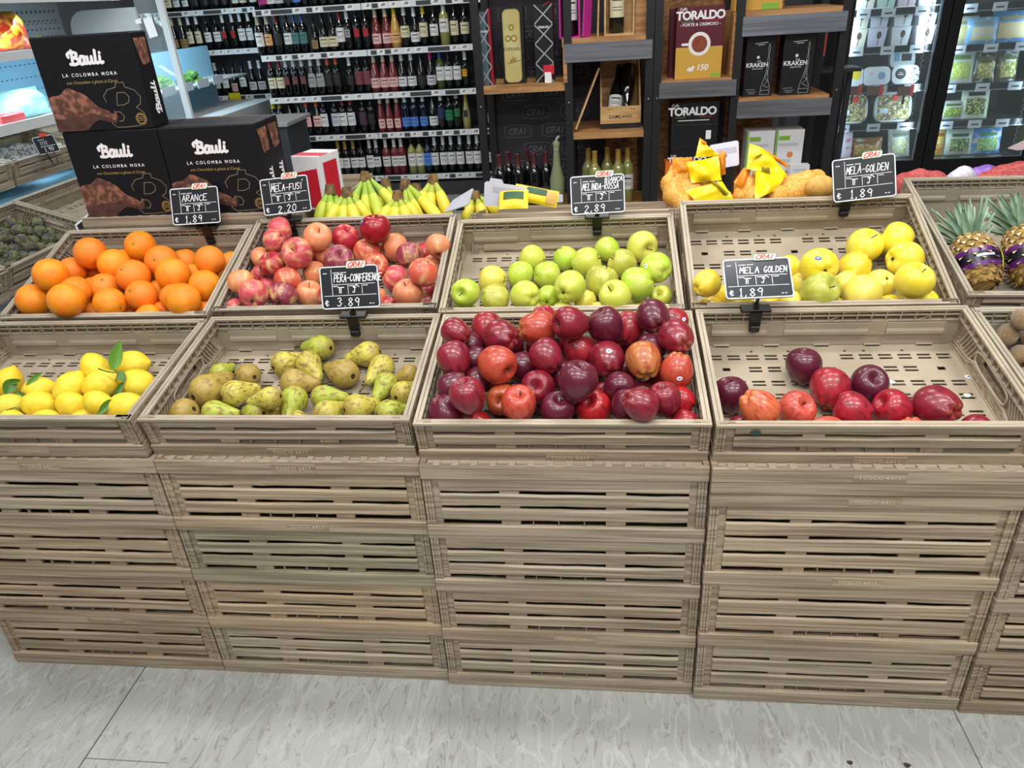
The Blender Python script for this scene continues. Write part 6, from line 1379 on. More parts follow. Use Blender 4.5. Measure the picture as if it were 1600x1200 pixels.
# coffee boxes
m_maroon = mat('maroon carton', C(92, 28, 40), rough=.4); m_ochre = mat('ochre print', C(206, 160, 66), rough=.45); m_cup = mat('white cup print', C(236, 230, 224), rough=.4); m_coffee = mat('coffee print', C(150, 70, 46), C(120, 50, 30), rough=.5, nscale=(30, 30, 30)); m_flagg = mat('green print', C(60, 130, 60), rough=.5); m_flagr = mat('red flag print', C(180, 40, 40), rough=.5); m_lgr = mat('lime print', C(130, 180, 60), rough=.5)
def disc(mb, cx, cz, r_, y, m=0, n=28): return mb.poly([(cx + r_ * math.cos(2 * PI * k / n), y, cz + r_ * math.sin(2 * PI * k / n)) for k in range(n)], m)
def toraldo(mb, cx, cz, s, y):
    return mb.text('TORALDO', s, (cx, y, cz), (1, 0, 0), (0, 0, 1), bold=.035, space=.9).text('Caffè', s * .32, (cx - s * 1.6, y, cz + s * .78), (1, 0, 0), (0, 0, 1), bold=.01)
Yc = RY + .03
X0, X1, _, Z1 = rect(Yc, 1056, 10, 1130, 122); w_, h = X1 - X0, Z1 - z3
e = empty('coffee_box', ((X0 + X1) / 2, Yc, z3), (0, 0, .03)); tag(e, 'maroon and ochre coffee box with a printed cup', 'coffee box', 'coffee boxes')
obj('carton', MB().box(-w_ / 2, w_ / 2, 0, .09, 0, h, b=.001), m_maroon, e); obj('ochre_print', MB().box(-w_ / 2 + .001, w_ / 2 - .001, -.0008, 0, .001, h * .45), m_ochre, e)
o = toraldo(MB(), 0, h * .83, w_ * .23, -.0008); o.text('- FORTE & CREMOSO -', w_ * .085, (0, -.0008, h * .74), (1, 0, 0), (0, 0, 1), bold=.01).text('150', w_ * .17, (w_ * .08, -.0012, h * .12), (1, 0, 0), (0, 0, 1), bold=.02, shear=.2); obj('lettering', o, m_wlet, e)
o = disc(MB(), 0, h * .49, w_ * .235, -.0014); o.strokes([[(-w_ * .2, h * .49), (-w_ * .36, h * .49)]], .012, (0, -.0013, 0), (1, 0, 0), (0, 0, 1)); obj('cup_print', o, m_cup, e); obj('coffee_print', disc(MB(), -.0, h * .49, w_ * .165, -.002), m_coffee, e)
obj('flag_stripe', MB().box(-w_ * .4, -w_ * .15, -.0009, 0, h * .795, h * .806, 0).box(w_ * .1, w_ * .42, -.0009, 0, h * .805, h * .816, 1), [m_flagg, m_flagr], e); obj('beans_print', MB().strokes([[(-w_ * .22, h * .13), (-w_ * .18, h * .15)], [(-w_ * .14, h * .15), (-w_ * .10, h * .17)], [(-w_ * .17, h * .12), (-w_ * .12, h * .13)]], .012, (0, -.0013, 0), (1, 0, 0), (0, 0, 1)), m_cup, e); obj('green_print', MB().box(w_ * .26, w_ * .48, -.0014, 0, h * .02, h * .07), m_lgr, e)
e = empty('coffee_box', ((X0 + X1) / 2 - .09, Yc + .02, z3)); tag(e, 'dark maroon box edge behind the cup printed coffee box', 'coffee box'); obj('carton', MB().box(-.05, .05, .09, .17, 0, h * .98), m_maroon, e)
bz = BOT
def cof(px0, px1, y0, y1, z0, label, txt, Y=Yc):
    X0, X1, _, Z1 = rect(Y, px0, y0, px1, y1); w_ = X1 - X0; h = Z1 - z0; e = empty('coffee_box', ((X0 + X1) / 2, Y, z0)); tag(e, label, 'coffee box', 'coffee boxes'); obj('carton', MB().box(-w_ / 2, w_ / 2, 0, .16, 0, h, b=.001), m_blkbox, e)
    o = toraldo(MB(), -w_ * .06, h * .72, w_ * .23, -.0008); o.strokes([[(-w_ * .36, h * .6), (w_ * .3, h * .6)]], .004, (0, -.0008, 0), (1, 0, 0), (0, 0, 1)); obj('lettering', o, m_wlet, e); obj('flag_stripe', MB().box(-w_ * .42, -w_ * .2, -.0009, 0, h * .66, h * .675, 0).box(w_ * .1, w_ * .36, -.0009, 0, h * .67, h * .685, 1), [m_flagg, m_flagr], e); obj('seam', MB().box(-w_ / 2, w_ / 2, -.0006, 0, h * .5, h * .503), m_gpr, e)
    return Z1, e, w_, h
X0, X1, Zb, _ = rect(Yc, 1047, 228, 1118, 300)
za = at_y(1085, 229, Yc).z
_, e, w_, h = cof(1047, 1106, 229, 300, bz, 'black coffee box with white lettering, lower one behind the potatoes', 1)
_, e, w_, h = cof(1049, 1122, 160, 229, za + .001, 'black coffee box with white lettering, stacked upper one', 1); obj('top_print', MB().box(-w_ / 2 + .002, w_ / 2, .0, .16, h, h + .001), m_maroon, e); obj('sticker', MB().box(w_ * .25, w_ * .36, -.001, 0, h * .16, h * .36), m_tagw, e)
X0, X1, Z0, Z1 = rect(Yc - .03, 1039, 255, 1052, 310); e = obj('orange_carton', MB().box(X0, X1, Yc - .03, Yc + .1, bz, Z1), mat('orange carton', C(226, 110, 30), rough=.5)); tag(e, 'bright orange carton edge left of the netted potatoes', 'carton')
# black spirit boxes
def kraken(px0, px1, y0, label):
    X0, X1, _, Z1 = rect(Yc, px0, y0, px1, 148); w_ = X1 - X0; h = Z1 - z4b; e = empty('spirit_box', ((X0 + X1) / 2, Yc, z4b), (0, 0, .04)); tag(e, label, 'spirit box', 'black spirit boxes')
    obj('carton', MB().box(-w_ / 2, w_ / 2, 0, .09, 0, h, b=.001), m_blkbox, e)
    o = MB().text('KRAKEN', w_ * .2, (-w_ * .08, -.0008, h * .5), (1, 0, 0), (0, 0, 1), bold=.02).text('THE', w_ * .08, (-w_ * .02, -.0008, h * .58), (1, 0, 0), (0, 0, 1)).text('BLACK SPICED', w_ * .055, (-w_ * .06, -.0008, h * .46), (1, 0, 0), (0, 0, 1)); disc(o, -w_ * .06, h * .66, w_ * .05, -.0008)
    o.strokes([[(-w_ * .2, h * .885), (w_ * .22, h * .9)], [(-w_ * .1, h * .86), (w_ * .12, h * .865)]], .003, (0, -.0008, 0), (1, 0, 0), (0, 0, 1)); obj('lettering', o, m_wlet, e)
    t = [[(.3, .88), (.27, .8), (.3, .7), (.26, .6), (.27, .45), (.2, .3), (.12, .16), (.1, .03)], [(.3, .88), (.33, .8), (.31, .68), (.34, .55), (.31, .42), (.34, .28), (.42, .15), (.42, .03)], [(.27, .45), (.31, .42), (.24, .3), (.34, .26), (.2, .18), (.38, .14)], [(.1, .03), (.42, .03)], [(.12, .10), (.42, .10)], [(-.4, .12), (-.1, .12)], [(-.36, .08), (-.05, .08)], [(-.3, .05), (-.1, .05)]]
    obj('tower_print', MB().strokes([[(a * w_, b * h) for a, b in p] for p in t], .0022, (0, -.0009, 0), (1, 0, 0), (0, 0, 1)), m_sil, e)
kraken(1164, 1209, 57, 'black spirit box with a printed tower, left of two'); kraken(1222, 1271, 54, 'black spirit box with a printed tower, right of two')
m_ggray = mat('pale print', C(190, 196, 200), rough=.6); m_gor = mat('orange print', C(220, 130, 70), rough=.6)
for k, (a, b) in enumerate(((1164, 1207), (1209, 1252))):
    X0, X1, _, Z1 = rect(RY + .04, a, 203 + (0 if k else 2), b, 300); w_ = X1 - X0; h = Z1 - BOT; e = empty('tea_box', ((X0 + X1) / 2, RY + .04, BOT)); tag(e, ['white and green carton with orange print, left of two', 'white and green carton with orange print, right of two'][k], 'carton', 'white and green cartons')
    obj('carton', MB().box(-w_ / 2, w_ / 2, 0, .12, 0, h, b=.001), m_whitebox, e); obj('green_print', MB().box(-w_ / 2, -w_ / 2 + .01, -.0008, 0, 0, h).box(-w_ * .4, 0, -.0008, 0, h * .86, h * .92), m_lgr, e); obj('orange_print', disc(disc(MB(), w_ * .05, h * .66, .016, -.0008), w_ * .2, h * .5, .012, -.0008).box(-w_ * .2, w_ * .2, -.0008, 0, h * .4, h * .43), m_gor, e); obj('grey_print', MB().box(-w_ * .4, w_ * .3, -.0007, 0, h * .78, h * .82).box(-w_ * .3, w_ * .1, -.0007, 0, h * .55, h * .6).box(-w_ * .1, w_ * .4, -.0007, 0, h * .3, h * .34), m_ggray, e)
p = at_y(1248, 277, RY - .03); e = empty('white_carton', (p.x, RY - .03, BOT)); tag(e, 'small white carton in front of the green and white pair', 'carton'); h = at_y(1248, 258, RY - .03).z - BOT; obj('carton', MB().box(-.05, .05, 0, .05, 0, h), m_whitebox, e); obj('grey_print', MB().box(-.03, .035, -.0008, 0, h - .03, h - .02).box(.0, .012, -.0008, 0, h - .06, h - .045), m_ggray, e)
X0, X1, _, _ = rect(RY + .03, 1150, -30, 1225, 5); e = obj('ochre_carton', MB().box(X0, X1, RY + .03, RY + .16, z4a, z4a + .2, b=.002), m_ochre); tag(e, 'ochre carton on the top right rack shelf', 'carton'); obj('green_label', MB().box(X1 - .1, X1 - .02, RY + .028, RY + .03, z4a + .002, z4a + .03), m_lgr, e)
e = empty('hanging_bottle', at_y(1283, 60, 3.9)); tag(e, 'slim bottle with orange red label seen behind the rack', 'bottle'); zz = e.location.z; obj('body', MB().lathe([(0, -.18), (.035, -.18), (.035, .05), (.012, .14), (.012, .2), (0, .2)], 12), m_glass, e).color = C(60, 80, 80); obj('label', MB().lathe([(.036, -.1), (.036, .03)], 12), mat('orange red label', C(210, 80, 50), rough=.5), e)
e2 = empty('glass_rack', (e.location.x + .05, 4.0, 0)); tag(e2, 'dark stand behind the rack carrying the slim bottle', 'stand'); obj('board', MB().box(-.2, .22, -.1, .1, zz - .2, zz - .18), m_shelf, e2); obj('post', MB().box(-.2, -.17, .06, .1, 0, zz - .2).box(.19, .22, .06, .1, 0, zz - .2), m_shelf, e2)
# ---------------------------------------------------------------- glass door freezers at the right
m_fblk = mat('freezer black frame', C(14, 14, 16), rough=.35); m_fin = mat('freezer liner', C(30, 33, 38), rough=.6); m_fpane = mat('freezer glass', C(200, 220, 224), rough=.02, alpha=.09, spec=.8); m_fedge = mat('aluminium edge', C(160, 178, 190), rough=.3, metal=.6); m_fsh = mat('dark wire shelf', C(36, 40, 46), rough=.5); m_ftag = mat('cool white tag', C(206, 220, 232), rough=.5); m_fred = mat('red offer tag', C(220, 60, 56), rough=.5)
FY = 4.5
FX = [at_y(x, 130, FY).x for x in (1296, 1318, 1448, 1484, 1606, 1640)]
FX[3] = at_y(1480, 130, FY).x; FX[4] = FX[3] + .60; FX[5] = FX[4] + .1
FZ = at_y(1360, 252, FY).z
e = empty('freezer', ((FX[0] + FX[5]) / 2, FY + .3, 0)); tag(e, 'black freezer cabinet with two glass doors at the right', 'freezer'); ox = Vector(e.location)
def put(nm, mb, m, par=e, o_=None): mb.v = [v - ox for v in mb.v]; return obj(nm, mb, m, par)
put('base', MB().box(FX[0], FX[5], FY, FY + .7, 0, FZ - .06), m_fblk); put('back', MB().box(FX[0], FX[5], FY + .62, FY + .7, FZ - .06, 2.1), m_fin)
put('liner', MB().box(FX[0], FX[5], FY + .05, FY + .62, FZ - .06, FZ - .03), m_fin)
for a, b in ((FX[0], FX[0] + .05), (FX[5] - .05, FX[5]), ): put('side', MB().box(a, b, FY + .02, FY + .62, FZ - .03, 2.1), m_fblk)
put('top', MB().box(FX[0], FX[5], FY, FY + .7, 2.1, 2.2), m_fblk)
put('mullion', MB().box(FX[2] + .03, FX[3] - .03, FY + .03, FY + .09, FZ - .03, 2.1), m_fblk)
for a, b in ((FX[1], FX[2]), (FX[3], FX[4])):
    d = put('door', MB().box(a - .07, a, FY - .03, FY + .02, FZ - .1, 2.1).box(b, b + .06, FY - .03, FY + .02, FZ - .1, 2.1).box(a, b, FY - .03, FY + .02, FZ - .1, FZ).box(a, b, FY - .03, FY + .02, 1.98, 2.1), m_fblk)
    put('glass', MB().box(a, b, FY - .012, FY - .008, FZ, 1.98), m_fpane, d); put('edge_strip', MB().box(b - .012, b - .003, FY - .02, FY - .013, FZ, 1.98).box(a, b, FY - .02, FY - .013, FZ + .002, FZ + .008), m_fedge, d)
    put('spring', MB().tube([(b - .05 + .008 * math.cos(k * 1.3), FY + .03 + .008 * math.sin(k * 1.3), FZ + .05 + k * .008) for k in range(170)], .0025, 4), m_fedge, d)
ISH = FY + .10
Zs1 = [at_y(1390, y, ISH).z for y in (14, 73, 134, 193, 250)]; Zs2 = [at_y(1530, y, ISH).z for y in (6, 70, 131, 188, 244)]
for zs, a, b in ((Zs1, FX[1] - .03, FX[2] + .03), (Zs2, FX[3] - .03, FX[4] + .03)):
    for k, z in enumerate(zs):
        s = put('shelf', MB().box(a, b, ISH, FY + .6, z - .012, z), m_fsh); put('shelf_edge', MB().box(a, b, ISH - .006, ISH, z - .04, z + .004), m_fblk, s); put('shelf_strip', MB().box(a, b, ISH - .008, ISH - .006, z - .043, z - .038), m_fedge, s)
        for q in range(3):
            x = a + .06 + q * .2 + rnd.uniform(-.02, .02); put('price_tag', MB().box(x, x + .09, ISH - .011, ISH - .008, z - .05, z + .004, 0).box(x + .02, x + .07, ISH - .0115, ISH - .011, z - .03, z - .02, 1), [m_ftag, m_print], s)
for (a, b) in ((FX[1], FX[2]), (FX[3], FX[4])):
    area('freezer_tube', (b - .01, FY + .07, 1.2), .03, 1.7, 4.5, (.66, .88, 1.0), (PI / 2, 0, math.radians(30)))
    area('freezer_tube', (a + .01, FY + .07, 1.2), .03, 1.7, 4.5, (.66, .88, 1.0), (PI / 2, 0, math.radians(-30)))
def fx(px, py, Y): return at_y(px, py, Y)
m_tub = mat('white tub', C(222, 226, 230), rough=.35, objmul=True); m_spoon = mat('brown spoon print', C(90, 70, 66), rough=.5); m_lid = mat('clear tub lid', C(210, 220, 226), rough=.2)
GF = 'tubs with spoon print in the freezer'
def tub(px, py, z, col, label, w_=.125, h=.115):
    x = fx(px, py, ISH + .03).x; e = empty('food_tub', (x, ISH + .08, z)); tag(e, label, 'tub', GF)
    o = MB(); sec = [(-.42, 0), (.42, 0), (.5, .9), (.5, 1.0), (-.5, 1.0), (-.5, .9)]
    obj('tub', slab(MB(), [(a * w_, b * h) for a, b in sec], -.05, .06), m_tub, e, color=col); obj('lid', MB().box(-w_ * .53, w_ * .53, -.054, .064, h, h + .008, b=.002), m_lid, e)
    q = MB(); 
    for k in range(1): q.poly([(.012 + .016 * math.cos(t * PI / 8), -.0506, h * .66 + .024 * math.sin(t * PI / 8)) for t in range(16)])
    q.strokes([[(.012, h * .5), (.006, h * .12)]], .005, (0, -.0506, 0), (1, 0, 0), (0, 0, 1)); obj('spoon_print', q, m_spoon, e)
tc = [(1, .98, .8, 1), (.84, .88, 1.05, 1), (.9, .98, 1, 1), (.98, .92, .95, 1)]
for k, (px, py) in enumerate(((1339, 62), (1370, 60), (1407, 58), (1445, 56))):
    cl = ['yellowish', 'bluish', 'whitish', 'pinkish'][k]
    tub(px, py, Zs1[1], tc[k], f'{cl} tub with a spoon print, lower row, {ORD[k]} from the left in the freezer'); tub(px + 4, py - 24, Zs1[1] + .124, tc[k], f'{cl} tub with a spoon print, upper row, {ORD[k]} from the left in the freezer')
for k, (px, c_) in enumerate(((1353, (1, 1, .85, 1)), (1385, (.7, 1.0, .95, 1)), (1417, (1, .85, .92, 1)), (1449, (.9, .9, 1, 1)))): tub(px, 4, Zs1[0], c_, f'tub cut by the top edge, {ORD[k]} from the left in the freezer')
m_tray = mat('pale food tray', C(200, 212, 216), rough=.3, objmul=True); m_pasta = mat('filled pasta', C(190, 176, 110), C(92, 96, 84), rough=.6, nscale=(55, 55, 55), ramp=(.42, .58)); m_blab = mat('black round label', C(34, 26, 28), rough=.5)
def tray(px, py, z, w_, h, label, feat, Y=ISH + .07, tilt=-.28, col=(1, 1, 1, 1)):
    x = fx(px, py, Y).x; e = empty('food_tray', (x, Y, z), (tilt, 0, 0)); tag(e, label, 'food tray', 'sealed trays in the freezer')
    obj('tray', slab(MB(), [(a - w_ / 2, b) for a, b in rr(0, w_, 0, h, min(w_, h) * .32)], 0, .04), m_tray, e, color=col)
    for nm, mb, m in feat(w_, h): obj(nm, mb, m, e)
m_lemp = mat('yellow fruit print', C(214, 196, 40), rough=.5); m_pnk = mat('pink print', C(220, 120, 130), rough=.5); m_blp = mat('blue print', C(120, 150, 180), rough=.5)
tray(1334, 122, Zs1[2], .15, .125, 'round tray with pink and yellow fruit print in the freezer', lambda w_, h: [('fruit_print', disc(MB(), .02, h * .62, .035, -.001), m_lemp), ('pink_print', disc(MB(), -.035, h * .66, .024, -.001), m_pnk)])
tray(1371, 118, Zs1[2], .19, .125, 'plain pale oval tray in the middle of the freezer shelf', lambda w_, h: [('blue_print', disc(MB(), .035, h * .5, .026, -.001), m_blp), ('red_print', MB().box(-.05, -.02, -.0015, 0, h * .62, h * .66), m_pnk)])
def dots(w_, h):
    q = MB(); r9 = random.Random(3)
    for k in range(26): disc(q, .02 + r9.random() * .06, h * (.12 + .76 * r9.random()), .0035, -.001, n=8)
    return [('round_label', disc(MB(), -.035, h * .55, .037, -.001), m_blab), ('label_lettering', MB().box(-.055, -.015, -.0015, 0, h * .5, h * .53).box(-.048, -.022, -.0015, 0, h * .6, h * .62), m_wlet), ('dotted_print', q, mat('navy dots', C(40, 44, 60), rough=.5))]
tray(1417, 114, Zs1[2], .185, .125, 'oval tray with a round black label and dots', dots)
tray(1412, 92, Zs1[2] + .10, .17, .11, 'blue and dark tray standing behind the dotted one', lambda w_, h: [('dark_print', MB().box(-.01, .06, -.001, 0, h * .4, h * .85), m_blab), ('blue_print', MB().box(-.06, -.02, -.001, 0, h * .4, h * .9), m_blp)], Y=ISH + .16)
for k, (px, w_) in enumerate(((1336, .20), (1398, .255))):
    tray(px, 168, Zs1[3], w_, .205, ['left sealed tray of filled pasta in the freezer', 'right larger sealed tray of filled pasta in the freezer'][k], lambda w_, h: [('pasta', MB().grid(lambda u, v: ((u - .5) * w_ * .86, -.0015 - .003 * math.sin(u * 20) * math.sin(v * 17), h * (.06 + .86 * v)), 12, 12), m_pasta), ('label', disc(MB(), .01, h * .8, .022, -.006), m_fred), ('white_label', MB().box(-w_ * .38, -w_ * .15, -.007, -.0055, h * .3, h * .46), m_ftag)])
for k, px in enumerate((1334, 1367, 1415)):
    p = fx(px, 142, ISH - .03); e = empty('offer_tag', p); tag(e, f'pinkish red offer tag in the freezer, {ORD[k]} from the left', 'price tag', 'red offer tags'); obj('card', MB().box(-.055, .03, 0, .003, -.03, .03), mat('brown offer card', C(120, 84, 76), rough=.5), e); obj('red_end', MB().box(.03, .055, -.001, .003, -.035, .04), m_fred, e); obj('stem', MB().box(-.004, .004, .003, .03, -.09, .0), m_fblk, e)
m_bag = mat('frozen food bag', C(200, 210, 214), rough=.3, objcol=True, col2=C(206, 216, 220), nscale=(18, 18, 18), ramp=(.5, .62), bump=.4, bscale=(24, 24, 24), bdist=.006); m_veg = mat('vegetable print', C(70, 120, 60), objcol=True, col2=C(196, 200, 120), rough=.5, nscale=(70, 70, 70), ramp=(.45, .6))
def bag(px, py, z, w_, h, col, vcol, label, tilt=-.18, Y=ISH + .09, lay=0):
    x = fx(px, py, Y).x; e = empty('food_bag', (x, Y, z), (tilt, lay, 0)); tag(e, label, 'frozen food bag', 'bags in the freezer')
    b = pillow(MB(), w_, h, .03, wr=.12, seed=int(px)); b.v = [v + Vector((0, 0, h / 2)) for v in b.v]; obj('bag', b, m_bag, e, color=col)
    f = lambda u, v: ((u - .5) * w_ * .7, -.03 * (max(.01, math.sin(PI * (.5 + (u - .5) * .7))) * max(.01, math.sin(PI * (.12 + .5 * v)))) ** .55 * 1.13 - .001, h * (.12 + .5 * v))
    obj('picture', MB().grid(f, 8, 8), m_veg, e, color=vcol)
    obj('title_strip', MB().grid(lambda u, v: ((u - .5) * w_ * .6, -.03 * (max(.01, math.sin(PI * (.5 + (u - .5) * .6))) * math.sin(PI * (.7 + .12 * v))) ** .55 * 1.13 - .001, h * (.7 + .12 * v)), 6, 2), m_lab, e, color=(vcol[0] * .5, vcol[1] * .6, vcol[2] * .5, 1))
bag(1352, 232, Zs1[4], .24, .15, C(160, 110, 60), C(190, 130, 60), 'brownish bag with an orange corner low in the left freezer door'); bag(1408, 222, Zs1[4], .15, .21, C(170, 176, 170), C(150, 156, 146), 'grey white bag low in the left freezer door', lay=-.1)
e = obj('card_pack', MB().box(-.055, .055, 0, .02, 0, .20, b=.002), mat('pink print card', C(206, 200, 214), C(190, 120, 140), rough=.4, nscale=(30, 30, 30), ramp=(.55, .6)), loc=(fx(1321, 222, ISH + .05).x, ISH + .05, Zs1[4]), rot=(-.15, 0, 0)); tag(e, 'pink and white card pack at the bottom left of the freezer', 'packet')
e = obj('card_pack', MB().box(-.055, .055, 0, .02, .0, .30, b=.002), mat('grey print card', C(200, 206, 210), C(150, 160, 180), rough=.4, nscale=(26, 26, 26), ramp=(.55, .6)), loc=(fx(1322, 205, ISH + .12).x, ISH + .12, Zs1[4]), rot=(-.1, 0, 0)); tag(e, 'taller grey card pack behind the pink and white one', 'packet')
bag(1506, 50, Zs2[1], .19, .18, C(210, 214, 190), C(200, 196, 170), 'white and yellow bag, leftmost on the upper right freezer shelf'); bag(1535, 48, Zs2[1], .2, .17, C(120, 176, 214), C(190, 190, 190), 'pale blue bag, second on the upper right freezer shelf', Y=ISH + .06); bag(1582, 42, Zs2[1], .26, .20, C(96, 150, 204), C(206, 186, 160), 'large blue bag, third on the upper right freezer shelf')
bag(1503, 103, Zs2[2], .18, .22, C(196, 210, 206), C(150, 180, 80), 'white bag of green vegetables, left on the middle right shelf'); bag(1541, 102, Zs2[2], .14, .2, C(70, 80, 60), C(140, 130, 70), 'dark bag of mixed vegetables, centre of the middle right shelf'); bag(1576, 99, Zs2[2], .14, .2, C(74, 82, 60), C(130, 130, 70), 'dark bag of mixed vegetables, right of the middle shelf')
bag(1489, 168, Zs2[3], .17, .13, C(190, 206, 200), C(110, 140, 50), 'low bag showing green pods in the right freezer door'); bag(1526, 155, Zs2[3], .19, .22, C(200, 220, 190), C(34, 76, 44), 'tall white and lime bag with dark spinach print'); 
bag(1467, 218, Zs2[4], .1, .19, C(226, 190, 60), C(210, 110, 50), 'yellow bag at the bottom left of the right freezer door'); bag(1499, 222, Zs2[4], .19, .18, C(196, 214, 206), C(40, 110, 70), 'green and white bag low in the right freezer door'); bag(1543, 218, Zs2[4], .2, .18, C(70, 140, 210), C(90, 170, 110), 'bright blue bag low in the right freezer door')
bag(1545, 198, Zs2[4], .22, .24, C(200, 200, 90), C(180, 190, 80), 'yellow topped bag behind the bright blue bag', Y=ISH + .2)
# ---------------------------------------------------------------- the refrigerated produce case along the left
m_case = mat('white case metal', C(206, 210, 212), rough=.45); m_caseb = mat('pale blue case back', C(150, 200, 226), rough=.5); m_caseb_shade = mat('case back in painted shade', C(150, 156, 158), rough=.5); m_hole = mat('perforation', C(60, 74, 84), rough=.8); m_dark = mat('dark case trim', C(60, 62, 64), rough=.4)
LX = -2.05
e = empty('produce_case', (-1.9, 2.6, 0)); tag(e, 'long open refrigerated produce case with pale blue back at the left', 'fridge case'); ox = Vector(e.location)
def put(nm, mb, m, par=e): mb.v = [v - ox for v in mb.v]; return obj(nm, mb, m, par)
put('base', MB().box(LX - .2, -1.13, .2, 4.0, 0, .495), m_case)
put('back_panel', MB().box(LX - .06, LX, .2, 4.0, .5, 1.40), m_caseb); put('upper_back_panel', MB().box(LX - .06, LX, .2, 4.0, 1.40, 2.0), m_caseb_shade)  # upper part is the same back; its shade is put into the grey colour
pf = MB()
for j in range(13):
    z = .86 + j * .075
    for k in range(70): y = .9 + k * .044 + (j % 2) * .02; pf.box(LX - .001, LX + .0012, y, y + .018, z, z + .005)
for j in range(3):
    for k in range(70): pf.box(LX - .001, LX + .0012, .9 + k * .044, .9 + k * .044 + .016, 1.50 + j * .05, 1.508 + j * .05)
q = put('perforations', pf, m_hole); q['kind'] = 'stuff'
put('canopy', MB().box(LX, -1.60, .2, 4.0, 1.66, 1.8), m_dark); put('canopy_lip', MB().box(-1.60, -1.585, .2, 4.0, 1.645, 1.70), m_case)
s = put('shelf', MB().box(LX, -1.62, .3, 3.98, 1.385, 1.40), m_case); put('shelf_lip', MB().box(-1.62, -1.60, .3, 3.98, 1.365, 1.412), m_case, s)
s = put('shelf', MB().box(LX, -1.62, .3, 3.98, 1.035, 1.05), m_case); put('shelf_lip', MB().box(-1.62, -1.60, .3, 3.98, 1.01, 1.065), m_case, s)
s = put('deck', MB().box(LX, -1.42, .3, 3.98, .70, .72), m_caseb); put('deck_lip', MB().box(-1.42, -1.40, .3, 3.98, .64, .735), m_caseb, s)
# far end: grey panel, glass, white post
p0, p1, p2, p3 = at_y(106, 30, 4.0).x, at_y(215, 30, 4.0).x, at_y(249, 2, 4.0), at_y(299, 188, 4.0)
pts = [(p1 - .0, .5), (p1, 1.60)] + [(p0 + .12 + .12 * math.cos(a), 1.48 + .12 * math.sin(a)) for a in (PI / 2, PI * .62, PI * .75, PI * .88, PI)] + [(p0, .5)]
mbp = slab(MB(), pts, 4.0, 4.02); put('end_panel', mbp, mat('grey end panel', C(176, 180, 178), rough=.5))
put('end_glass', MB().add([(p1, 4.006, .8), (p3.x, 4.006, .8), (p2.x, 4.006, 1.75), (p1, 4.006, 1.75), (p1, 4.012, .8), (p3.x, 4.012, .8), (p2.x, 4.012, 1.75), (p1, 4.012, 1.75)], [(0, 1, 2, 3), (7, 6, 5, 4), (0, 4, 5, 1), (1, 5, 6, 2), (2, 6, 7, 3), (3, 7, 4, 0)]), mat('case end glass', C(210, 228, 234), rough=.03, alpha=.16, spec=.9))
put('end_post', MB().bar((p3.x, 4.0, p3.z - .1), (p2.x, 4.0, 1.8), .045, .03, up=(0, 1, 0)), m_case)
for y in (1.2, 2.2, 3.2):
    area('case_tube', (-1.66, y, 1.37), .9, .04, 4, (.62, .86, 1.0), (0, math.radians(-25), PI / 2)); area('case_tube', (-1.66, y, 1.02), .9, .04, 4, (.62, .86, 1.0), (0, math.radians(-25), PI / 2)); area('case_tube', (-1.66, y, 1.63), .9, .04, 3.5, (.85, .95, 1.0), (0, math.radians(-25), PI / 2))
# torn paper on the end glass
a = [at_y(x, y, 3.995) for x, y in ((223, 30), (236, 25), (247, 56), (234, 60))]; e2 = obj('paper_note', MB().poly(a).poly([v + Vector((0, .0015, 0)) for v in reversed(a)]), m_tagw); tag(e2, 'torn white paper note stuck on the case end glass', 'paper')
a = [at_y(x, y, 3.995) for x, y in ((210, 32), (219, 28), (222, 36), (213, 38))]; e2 = obj('paper_note', MB().poly(a).poly([v + Vector((0, .0015, 0)) for v in reversed(a)]), m_tagw); tag(e2, 'small scrap of white paper beside the torn paper note', 'paper')
# the lower case beyond the glass
e3 = empty('low_case', (-1.9, 5.0, 0)); tag(e3, 'low pale blue case seen through the end glass', 'fridge case'); ox = Vector(e3.location)
put('back_panel', MB().box(LX - .06, LX, 4.1, 6.0, .5, 1.27), m_caseb, e3); put('base', MB().box(LX, -1.5, 4.75, 6.0, 0, .78), m_case, e3); s = put('shelf', MB().box(LX, -1.72, 4.1, 6.0, 1.0, 1.015), m_case, e3)
for k in range(4): put('price_tag', MB().box(-1.718, -1.714, 4.45 + k * .28, 4.65 + k * .28, .985, 1.05), m_ftag, s)
area('low_case_tube', (-1.75, 5.0, 1.5), 1.2, .05, 9, (.6, .86, 1.0), (0, math.radians(-40), PI / 2))
m_green = MATS['green apple skin']; m_herb = mat('leafy greens', C(70, 130, 56), C(130, 170, 80), rough=.6, nscale=(30, 30, 30))
def leafy(c, r_, n, label, name='greens', cat='vegetables', m=m_herb, seed=0):
    r10 = random.Random(seed); mb = MB()
    for k in range(n):
        a, b = r10.uniform(0, 2 * PI), r10.uniform(.05, 1.2); d = Vector((math.cos(a) * math.cos(b), math.sin(a) * math.cos(b), math.sin(b))); L = r_ * r10.uniform(.7, 1.1); sd = d.cross(Vector((0, 0, 1))).normalized() * L * .35
        mb.grid(lambda u, v: d * L * v + sd * (u - .5) * 2 * math.sin(PI * min(1, v * .9 + .05)) + Vector((0, 0, -.25 * L * v * v + .02 * math.sin(9 * u + k))), 4, 5)
    o = obj(name, mb, m, loc=c); tag(o, label, cat); o['kind'] = 'thing'; return o
leafy((LX + .18, 5.15, 1.016), .14, 26, 'leafy green herbs on the low case behind the end glass', seed=1); leafy((LX + .16, 4.8, 1.016), .12, 24, 'leafy green herbs nearer the glass on the low case', seed=2)
e2 = obj('plastic_bag', pillow(MB(), .22, .12, .05, wr=.3), m_wnet, loc=at_y(238, 152, 4.6), rot=(-1.2, 0, .3)); tag(e2, 'crumpled white plastic bag on the low case counter', 'bag')
